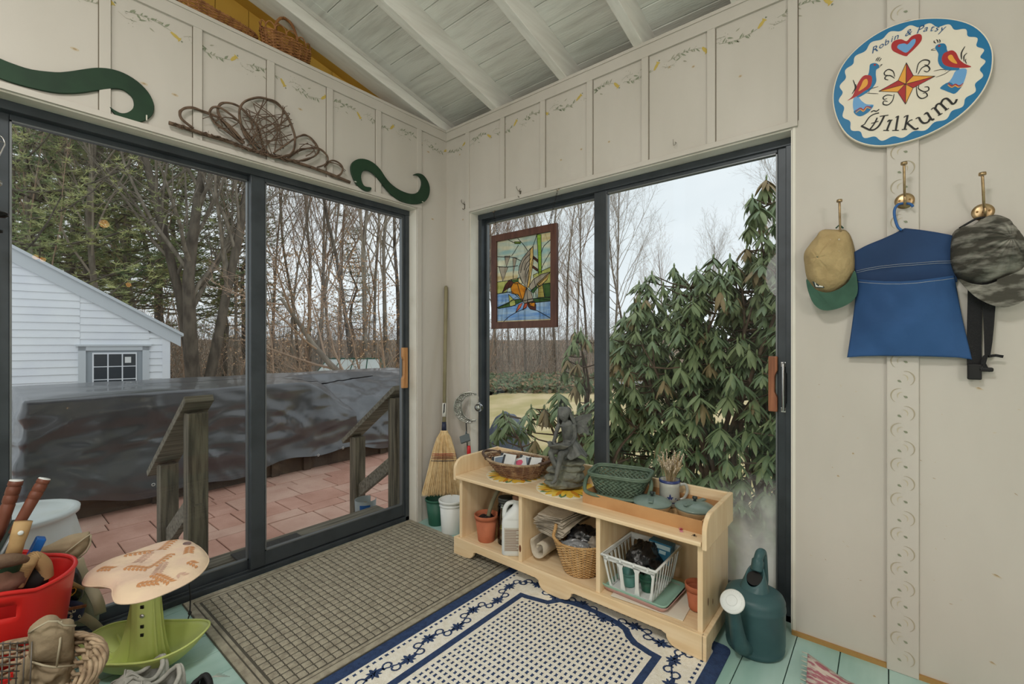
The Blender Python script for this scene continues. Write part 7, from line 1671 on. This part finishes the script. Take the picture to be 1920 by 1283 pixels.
def rk(x0, x1, lo, hi, ya, yb):
    b.add([(x0, ya, rake(x0)+lo), (x1, ya, rake(x1)+lo), (x1, ya, rake(x1)+hi), (x0, ya, rake(x0)+hi), (x0, yb, rake(x0)+lo), (x1, yb, rake(x1)+lo), (x1, yb, rake(x1)+hi), (x0, yb, rake(x0)+hi)],
          [(0, 1, 2, 3), (7, 6, 5, 4), (0, 4, 5, 1), (1, 5, 6, 2), (2, 6, 7, 3), (3, 7, 4, 0)], None, False)
rk(-WL, .16, -.06, .17, -.06, 0); b.build('rake_board', m_ctrim, sh)
b = MB(); rk(-WL, .2, .15, .2, -.1, 3.5); b.build('roof', m_ctrim, sh)
d = MB(); d.box((-1.17, -.045, 0), (-1.08, .0, 1.98)); d.box((-.37, -.045, 0), (-.28, 0, 1.98)); d.box((-1.17, -.045, 1.91), (-.28, 0, 1.99)); d.box((-1.2, -.06, 1.98), (-.25, 0, 2.01))
d.build('door_trim', m_ctrim, sh)
d = MB(); d.box((-1.08, -.02, 0), (-.37, -.0, 1.91)); dd = d.build('door', m_cdoor, sh)
d = MB(); d.box((-1.005, -.035, 1.2), (-.445, -.019, 1.875)); d.build('window_sash', m_clap, dd)
d = MB()
for i in range(3):
    for j in range(3): d.box((-.985+i*.181, -.037, 1.225+j*.213), (-.985+i*.181+.163, -.034, 1.225+j*.213+.198))
d.build('window_panes', m_gl, dd)
d = MB(); d.box((-.60, -.0385, 1.70), (-.52, -.037, 1.80)); d.build('paper_notice', mat('white_paper', (226, 228, 226), .8), dd)
# ---- greenhouse and hoops far off
gh = thing('greenhouse', 'small greenhouse with white roof panels and green frame, far beyond the tarp', 'greenhouse', (6.0, 11.2, -.78), rz=radians(-48)); gh.scale = (.82, .82, .95)
m_gr = mat('green_frame', (44, 92, 72), .6); m_poly = mat('white_polycarbonate', (214, 220, 216), .5, alpha=1)
b = MB(); b.add([(-1.3, -.7, 1.0), (1.3, -.7, 1.0), (1.05, 0, 1.5), (-1.05, 0, 1.5)], [(0, 1, 2, 3)], None, False); b.add([(-1.3, .7, 1.0), (1.3, .7, 1.0), (1.05, 0, 1.5), (-1.05, 0, 1.5)], [(3, 2, 1, 0)], None, False); b.build('roof_panels', m_poly, gh, solid=.01)
b = MB()
for x in (-1.3, -.65, 0, .65, 1.3):
    b.tube([(x, -.7, 0), (x, -.7, 1.0), (x*.81, 0, 1.52), (x, .7, 1.0), (x, .7, 0)], .02, 4)
for y in (-.7, .7): b.tube([(-1.3, y, 1.0), (1.3, y, 1.0)], .025, 4); b.tube([(-1.3, y, .03), (1.3, y, .03)], .025, 4)
b.tube([(-1.05, 0, 1.52), (1.05, 0, 1.52)], .025, 4); b.build('frame', m_gr, gh)
b = MB(); b.box((-1.28, -.69, .02), (1.28, -.68, .98)); b.box((-1.28, .68, .02), (1.28, .69, .98)); b.build('side_panels', m_poly, gh)
hp = thing('garden_hoops', 'white hoops of a garden arch right of the greenhouse', 'arch', (6.4, 9.4, -.7), rz=radians(-40))
for k in range(3):
    b = MB(); b.tube([((.5)*cos(pi*i/14), k*.25, .35+.65*sin(pi*i/14)) for i in range(15)], .02, 5); b.tube([(.5, k*.25, 0), (.5, k*.25, .35)], .02, 5); b.tube([(-.5, k*.25, 0), (-.5, k*.25, .35)], .02, 5); b.build('hoop', m_poly, hp)
# ---------------------------------------------------------------- trees
def grow(b, p, d, L, r, lev, R, spec, ends=None):
    ns, cnt, spread, lenf, radf, wob, up, nseg, start = spec[lev]; radf *= .82
    pts = [p]; dd = d.normalized(); q = p
    for i in range(nseg):
        dd = (dd+Vector((R.gauss(0, wob), R.gauss(0, wob), R.gauss(0, wob)+up))).normalized(); q = q+dd*(L/nseg); pts.append(q)
    b.tube(pts, lambda t: r*(1-.78*t) if lev else r*(1-.7*t), ns, caps=False)
    if ends is not None and lev >= len(spec)-2: ends.append((pts, dd))
    if lev+1 >= len(spec): return
    for k in range(cnt):
        t = start+(1-start)*(k+R.random())/cnt; i = min(nseg-1, int(t*nseg)); f = t*nseg-i
        o = pts[i].lerp(pts[i+1], min(1, f)); base = (pts[i+1]-pts[i]).normalized()
        a = R.uniform(0, 2*pi); e = base.orthogonal().normalized(); e = Matrix.Rotation(a, 3, base) @ e
        sp_ = spread*R.uniform(.7, 1.25)
        nd = (base*cos(sp_)+e*sin(sp_)); grow(b, o, nd, L*lenf*R.uniform(.6, 1.1)*(1.1-.5*t), max(r*radf*(1-.6*t), .004), lev+1, R, spec, ends)
def bare_spec(c1, c2, c3, c4, sp=.6, up=.05, lf=.55, wob=.08):
    return [(9, c1, sp, lf, .5, .05, .03, 9, .3), (6, c2, sp, .55, .55, wob, up, 6, .2), (4, c3, sp*1.1, .55, .5, wob*1.3, up, 4, .15), (3, c4, .65, .6, .55, .13, up*.8, 3, .15), (3, 0, .6, .5, .6, .14, .03, 3, .1)]
def make_bare(seed, H, r, spec, mt, mw, lab, lean=(0, 0), stems=1):
    R = random.Random(seed); t = thing('bare_tree', lab, 'tree', (0, 0, 0))
    b = MB(); tw = MB()
    class Two:
        def tube(s, pts, rr, n, caps): (b if n >= 9 else tw).tube(pts, rr, n, caps=caps)
    for s_ in range(stems):
        l = Vector((lean[0]+(R.uniform(-.25, .25) if stems > 1 else 0), lean[1]+(R.uniform(-.25, .25) if stems > 1 else 0), 1))
        grow(Two(), Vector((R.uniform(-.2, .2)*(stems > 1), R.uniform(-.2, .2)*(stems > 1), -.4)), l, H*R.uniform(.85, 1.1), r*(1 if s_ == 0 else .75), 0, R, spec)
    b.build('trunk', mt, t); tw.build('branches', mw, t)
    return t
def make_pine(seed, H, r, mn, lab, lo=.25):
    R = random.Random(seed); t = thing('pine_tree', lab, 'tree'); b = MB(); f = MB(); br = MB()
    pts = [Vector((R.uniform(-.1, .1)*i, R.uniform(-.1, .1)*i*.5, -.4+(H+.4)*i/10)) for i in range(11)]
    b.tube(pts, lambda q: r*(1-.85*q)+.01, 9)
    z = H*lo
    while z < H:
        k = R.choice((3, 4, 5)); a0 = R.uniform(0, 6.28)
        for j in range(k):
            a = a0+j*2*pi/k+R.uniform(-.4, .4); q = (z-H*lo)/(H*(1-lo)); L = (2.9*(1-q)**.7+.5)*R.uniform(.5, 1.15)
            i = int((z+.4)/(H+.4)*10); o = pts[min(i, 10)].copy(); o.z = z
            bp = [o+Vector((cos(a)*L*s, sin(a)*L*s, L*(.05*s+.22*s*s-.25*s*(1-s)))) for s in [m/5 for m in range(6)]]
            br.tube(bp, lambda q_: .03*(1-.8*q_)+.004, 4, caps=False)
            nt_ = int(9+L*14)
            for m in range(nt_):
                s = R.uniform(.3, 1.05); ii = min(4, int(s*5)); c = bp[ii].lerp(bp[ii+1], min(1, s*5-ii))+Vector((R.gauss(0, .3), R.gauss(0, .3), R.gauss(0, .1)))*(.4+.6*s)
                for n_ in range(13):
                    dr = Vector((R.gauss(0, 1), R.gauss(0, 1), R.gauss(.25, .5))).normalized(); l = R.uniform(.08, .15); sd = dr.orthogonal().normalized()*.010
                    f.add([c-sd, c+sd, c+dr*l], [(0, 1, 2)], None, False)
        z += R.uniform(.35, .75)*(1+.0*z)
    b.build('trunk', m_bark2, t); br.build('branches', m_bark2, t); f.build('needles', mn, t)
    return t
def place(t, x, y, rz=0, s=1, label=None, first=False):
    c = t if first else copy_tree(t)
    c.location = (x, y, gz(x, y)); c.rotation_euler = (0, 0, rz); c.scale = (s, s, s)
    if label: c['label'] = label
    return c
GW = 'bare trees of the woods behind the yard'
tA = make_bare(11, 13, .10, bare_spec(20, 8, 6, 4, .5, .07), m_bark, m_twig, 'tall bare grey deciduous tree in the woods behind the yard')
tB = make_bare(12, 11, .075, bare_spec(14, 6, 5, 3, .45, .1), m_bark, m_twig2, 'tall bare grey deciduous tree in the woods behind the yard')
tC = make_bare(15, 15, .11, bare_spec(13, 6, 5, 3, .7, .04), m_bark2, m_twig, 'tall bare grey deciduous tree in the woods behind the yard')
tD = make_bare(18, 9, .05, bare_spec(12, 5, 4, 3, .4, .12), m_bark, m_twig2, 'tall bare grey deciduous tree in the woods behind the yard')
P1 = make_pine(21, 15, .17, m_needle, 'tall dark pine tree with layered boughs behind the shed', .22)
P2 = make_pine(22, 12, .13, m_needle2, 'yellow-green pine tree with drooping boughs above the shed roof', .2)
for t in (tA, tB, tC, tD): t['group'] = GW
for t in (P1, P2): t['group'] = 'pine trees behind the shed'
def dirpos(u, dist):
    X, Y, Z = _ray(u, 643); n_ = sqrt(X*X+Y*Y); return (CX+X/n_*dist, CY+Y/n_*dist)
R = random.Random(99); firsts = {}
def band_of(kind, u, d):
    w = ('behind the shed roof' if u < 200 else 'above the tarp in the left door pane' if u < 480 else 'above the greenhouse in the right door pane' if u < 830 else 'behind the stained glass in the left window pane' if u < 1120 else 'against the sky in the right window pane')
    far = 'distant' if d > 33 else ('mid distance' if d > 21 else 'nearer')
    return {'bare_tree': '%s bare grey deciduous tree %s', 'pine_tree': '%s tall pine tree with layered boughs %s'}[kind] % (far, w), {'bare_tree': 'bare trees, ', 'pine_tree': 'pines, '}[kind]+far+', '+w
def put(t, u, dist, s=1, label=None):
    x, y = dirpos(u, dist); f = id(t) not in firsts; firsts[id(t)] = 1
    c = place(t, x, y, R.uniform(0, 6.28), s, None, first=f)
    c['label'], c['group'] = band_of(c.name.split('.')[0], u, dist); return c
for (u, d, t, s) in [(60, 17, P1, 1.0), (-10, 15, P2, 1.05), (120, 20, P2, 1.2), (170, 18, P1, 1.0), (240, 21, P2, 1.1), (300, 24, P1, 1.05), (420, 27, P1, 1.0), (460, 24, P2, .9), (20, 25, P1, 1.2), (215, 28, P1, 1.2), (350, 33, P2, 1.5), (660, 38, P1, .8), (100, 30, P1, 1.3)]:
    put(t, u, d, s)
for (u, d, t, s) in [(95, 15, tD, 1.1), (205, 16, tA, .9), (265, 19, tD, 1.3), (325, 21, tC, .9), (440, 22, tB, 1.0), (230, 24, tB, 1.1), (150, 22, tD, 1.3), (400, 30, tC, 1),
                     (515, 22, tB, .95), (545, 19, tD, 1.2), (575, 24, tA, 1.0), (590, 17, tD, 1.1), (605, 20, tB, 1.1), (640, 26, tB, 1.2), (668, 18, tC, .8), (690, 17, tA, .9), (705, 20, tB, 1.0), (728, 19, tA, .95), (745, 24, tC, 1.0), (560, 30, tC, .9), (620, 34, tA, 1.1), (760, 30, tB, 1.2), (780, 22, tA, 1),
                     (905, 24, tB, 1.0), (800, 20, tB, 1.0), (822, 26, tA, 1.1), (845, 22, tB, .9), (868, 28, tC, .9), (888, 20, tD, 1.2), (1240, 27, tB, .62), (1330, 30, tA, .55), (930, 28, tA, 1.0), (955, 30, tD, 1.4), (985, 26, tB, 1.1), (1010, 33, tA, 1.0), (1045, 22, tA, .8), (1085, 27, tB, .95), (1100, 34, tC, .9), (1150, 24, tA, .72), (1175, 30, tC, .75), (1440, 21, tD, .8), (1500, 26, tA, .7), (1060, 40, tC, 1), (1210, 36, tB, .6)]:
    put(t, u, d, s)
for i in range(30):
    u = R.choice((R.uniform(20, 760), R.uniform(20, 900), R.uniform(880, 1130))); put(R.choice((tA, tB, tD, tD)), u, R.uniform(34, 60), R.uniform(.7, 1.1))
# the big leaning tree near the shed
big = make_bare(31, 10.5, .2, bare_spec(15, 7, 5, 4, .62, .05, .55), m_bark2, m_bark, 'large dark tree with several leaning trunks, right of the shed', lean=(.12, -.05), stems=3)
x, y = dirpos(372, 15.5); big.location = (x, y, gz(x, y))
# small beech with dry leaves, pale branching limb beyond the tarp
sm = make_bare(41, 3.9, .085, [(9, 11, .8, .7, .5, .12, .03, 8, .2), (6, 7, .7, .55, .55, .1, .06, 5, .15), (4, 5, .6, .55, .5, .12, .05, 4, .15), (3, 4, .6, .5, .6, .13, .03, 3, .1)], m_bark, m_twig2, 'low spreading tree with pale limbs leaning left above the greenhouse', lean=(-.9, .75))
x, y = dirpos(785, 11.5); sm.location = (x, y, gz(x, y)); sm.scale = (1.35, 1.35, 1.35)
bt = thing('beech_sapling', 'beech sapling holding dry tan leaves at the wood edge', 'sapling', group='beech saplings at the wood edge')
R2 = random.Random(8); b = MB(); lf = MB(); ends = []
grow(b, Vector((0, 0, -.2)), Vector((.1, 0, 1)), 4.2, .035, 0, R2, [(7, 13, .9, .5, .5, .05, 0, 8, .12), (4, 7, .7, .55, .5, .1, .02, 5, .15), (3, 4, .6, .5, .5, .1, 0, 3, .2)], ends)
for pts, dd in ends:
    for k in range(3):
        c = pts[min(len(pts)-1, 1+k)]+Vector((R2.gauss(0, .05), R2.gauss(0, .05), R2.gauss(0, .05))); a = Vector((R2.gauss(0, 1), R2.gauss(0, 1), -.6)).normalized()*.07; s_ = a.orthogonal().normalized()*.022
        lf.add([c, c+a*.5+s_, c+a, c+a*.5-s_], [(0, 1, 2, 3)], None, False)
b.build('branches', m_twig2, bt); lf.build('dry_leaves', m_beech, bt)
firsts_ = 0
for (u, d, s) in [(520, 14, .9), (555, 16, 1.1), (595, 18, 1.3), (640, 15.5, 1.0), (690, 15, 1.1), (730, 13.5, 1.0), (620, 22, 1.5), (505, 20, 1.4), (350, 20, 1.0), (300, 22, 1.1), (440, 19, 1.0), (910, 18, 1.0), (770, 18, 1.2), (670, 24, 1.6)]:
    x, y = dirpos(u, d); c = bt if not firsts_ else copy_tree(bt); firsts_ = 1; c['label'] = 'beech sapling holding dry tan leaves '+('behind the tarp' if u < 480 else 'around the greenhouse' if u < 830 else 'beyond the lawn'); c['group'] = c['label'][:]; c.location = (x, y, gz(x, y)); c.rotation_euler = (0, 0, R.uniform(0, 6)); c.scale = (s, s, s)
# tangle of undergrowth at the wood edge (nobody could count it)
b = MB(); R3 = random.Random(5)
for i in range(3600):
    u = R3.choice((R3.uniform(10, 900), R3.uniform(880, 1250), R3.uniform(10, 760))); d = R3.uniform(19, 50); x, y = dirpos(u, d); z = gz(x, y)
    h = R3.uniform(.6, 3.0)*(.6+d/45); l = Vector((R3.gauss(0, .3), R3.gauss(0, .3), 1))*h
    p0 = Vector((x, y, z)); p1 = p0+l*.5+Vector((R3.gauss(0, .15), R3.gauss(0, .15), 0)); p2 = p0+l
    b.tube([p0, p1, p2], [.014, .009, .003], 3, caps=False, mi=R3.choice((0, 0, 1, 2)))
    for k in range(3):
        q = p0.lerp(p2, R3.uniform(.4, .9)); b.tube([q, q+Vector((R3.gauss(0, .4), R3.gauss(0, .4), R3.uniform(.1, .7)))*h*.4], [.009, .003], 3, caps=False, mi=R3.choice((0, 1, 2)))
tag(b.build('undergrowth', [m_twig, m_bark, m_twig2]), 'tangle of thin bare stems at the edge of the woods', 'undergrowth', kind='stuff')
# low evergreen ground cover and leaf bank beyond the lawn
b = MB()
for i in range(2600):
    u = R3.uniform(890, 1130); d = R3.uniform(14.5, 20); x, y = dirpos(u, d); z = gz(x, y)
    c = Vector((x, y, z+R3.uniform(0, .35)))
    for k in range(3):
        a = Vector((R3.gauss(0, 1), R3.gauss(0, 1), .5)).normalized()*.16; s_ = a.orthogonal().normalized()*.05; b.add([c, c+a*.5+s_, c+a, c+a*.5-s_], [(0, 1, 2, 3)], None, False, R3.choice((0, 0, 1)))
tag(b.build('ground_cover', [mat('dull_green_leaves', (120, 130, 98), .8), mat('tan_leaves', (160, 136, 108), .9)]), 'low grey-green ground cover along the far side of the lawn', 'ground cover', kind='stuff')
# ---------------------------------------------------------------- rhododendrons
m_rh = mat('rhododendron_leaf', (136, 156, 116), .42, col2=(106, 128, 90), vs=9, spec=.5)
m_rh2 = mat('rhododendron_leaf_pale', (150, 164, 118), .5, col2=(124, 142, 98), vs=9)
m_rh3 = mat('rhododendron_leaf_brown', (158, 138, 100), .6)
m_stem = mat('rhododendron_stem', (118, 96, 78), .8, col2=(92, 76, 62), vs=20)
def rleaf(b, o, az, droop, L, w, mi, R):
    # a drooping leaf: spine bending down, cross-section folded
    fw = Vector((cos(az), sin(az), 0)); sd = Vector((-sin(az), cos(az), 0)); vs = []; p = Vector(o); n = 5
    for i in range(n+1):
        t = i/n; a = -droop*(.35+.75*t); ww = w*sin(pi*min(1, .08+.92*t))**.7*(1-.0*t) if i < n else .001
        if i: p = p+(fw*cos(a)+Vector((0, 0, 1))*sin(a))*(L/n)
        nrm = fw*(-sin(a))+Vector((0, 0, 1))*cos(a)
        vs += [p+sd*ww*.5-nrm*ww*.22, p+nrm*.0, p-sd*ww*.5-nrm*ww*.22]
    fs = []
    for i in range(n): fs += [(3*i, 3*i+1, 3*i+4, 3*i+3), (3*i+1, 3*i+2, 3*i+5, 3*i+4)]
    b.add(vs, fs, None, True, mi)
def whorl(b, c, R, dr, L, mi0):
    n = R.randint(9, 13); a0 = R.uniform(0, 6)
    for k in range(n):
        q = L*R.uniform(.75, 1.15); rleaf(b, Vector(c)+Vector((0, 0, R.uniform(-.03, .01))), a0+k*2.4+R.uniform(-.2, .2), dr*R.uniform(.75, 1.2), q, q*R.uniform(.19, .26), mi0 if R.random() < .75 else 1, R)
    b.tube([Vector(c)-Vector((0, 0, .02)), Vector(c)+Vector((0, 0, .018)), Vector(c)+Vector((0, 0, .035))], [.004, .008, .002], 5, mi=1)
def rhodo(name, lab, base, blobs, n, seed, dr=1.0, L=.15, stems=12, pale=.15, brown=.08):
    R = random.Random(seed); root = thing(name, lab, 'shrub', base); B = Vector(base); f = MB(); s = MB(); mains = []
    for k in range(stems):
        bl = R.choice(blobs); e = Vector(bl[0])+Vector((R.gauss(0, .4)*bl[1][0], R.gauss(0, .4)*bl[1][1], R.uniform(-.2, .6)*bl[1][2]))-B
        st = Vector((R.uniform(-.15, .15), R.uniform(-.2, .2), 0)); m1 = st.lerp(e, .35)+Vector((R.gauss(0, .12), R.gauss(0, .12), -.05)); m2 = st.lerp(e, .7)+Vector((R.gauss(0, .1), R.gauss(0, .1), .05))
        pts = spline([st, m1, m2, e], 5); s.tube(pts, lambda t: .022*(1-t)+.006, 6); mains += pts[5:]
    tot = sum(b_[1][0]*b_[1][1]*b_[1][2] for b_ in blobs)
    for bl in blobs:
        m = int(n*bl[1][0]*bl[1][1]*bl[1][2]/tot)
        for k in range(m):
            d = Vector((R.gauss(0, 1), R.gauss(0, 1), R.gauss(0, 1))).normalized(); r = R.uniform(.45, 1)**.5
            c = Vector(bl[0])-B+Vector((d.x*bl[1][0], d.y*bl[1][1], d.z*bl[1][2]))*r
            if c.z+B.z < -.2 or c.x+B.x < .30: continue
            q = R.random(); mi0 = 2 if q < brown else (1 if q < brown+pale else 0)
            whorl(f, c, R, (1.35 if mi0 == 2 else dr)*R.uniform(.8, 1.2), L*R.uniform(.8, 1.15), mi0)
            nb = min(mains, key=lambda p: (p-c).length+max(0, p.z-c.z)*2); mid = nb.lerp(c, .5)+Vector((0, 0, -.05*(c-nb).length))
            s.tube([nb, mid, c], [.007, .005, .004], 4, caps=False)
    s.build('stems', m_stem, root); f.build('foliage', [m_rh, m_rh2, m_rh3], root)
    return root
rhodo('rhododendron_bush', 'large dense rhododendron bush filling the right window pane', (1.25, -1.5, -.5),
      [((1.35, -1.55, .5), (.6, .6, .85)), ((1.3, -1.05, 1.05), (.45, .4, .6)), ((1.35, -1.12, 1.42), (.35, .36, .42)), ((1.35, -.85, 1.05), (.35, .22, .5)), ((1.45, -1.5, 1.45), (.45, .4, .42)), ((1.4, -2.05, 1.5), (.4, .35, .55)), ((1.2, -2.2, .8), (.5, .5, .7)), ((1.5, -1.0, .35), (.5, .45, .6)), ((1.7, -1.9, 1.0), (.4, .6, .8))], 1350, 3, dr=1.05, L=.128, stems=24, pale=.3, brown=.06)
rhodo('rhododendron_bush', 'tall leggy rhododendron with curled brown leaves at the right edge of the window', (1.6, -1.8, -.5), [((1.6, -1.70, 1.98), (.2, .12, .42)), ((1.5, -1.6, 1.65), (.2, .15, .3))], 60, 5, dr=1.3, stems=5, pale=.4, brown=.35, L=.14)
rhodo('rhododendron_bush', 'low rhododendron with drooping pale leaves behind the fairy statue', (.95, -.35, -.5), [((.95, -.05, .25), (.4, .5, .42)), ((1.0, -.45, .35), (.35, .35, .5)), ((1.05, -.75, .3), (.3, .3, .5))], 150, 6, dr=1.1, stems=9, pale=.5, brown=.15, L=.15)
rhodo('rhododendron_bush', 'thin rhododendron stems with tightly curled hanging leaves, left of the window stile', (1.6, -.3, -.5), [((1.6, -.1, .95), (.14, .14, .45)), ((1.7, -.45, .9), (.12, .16, .5)), ((1.9, -.62, 1.1), (.2, .2, .2))], 60, 9, dr=1.55, stems=6, pale=.5, brown=.4, L=.15)
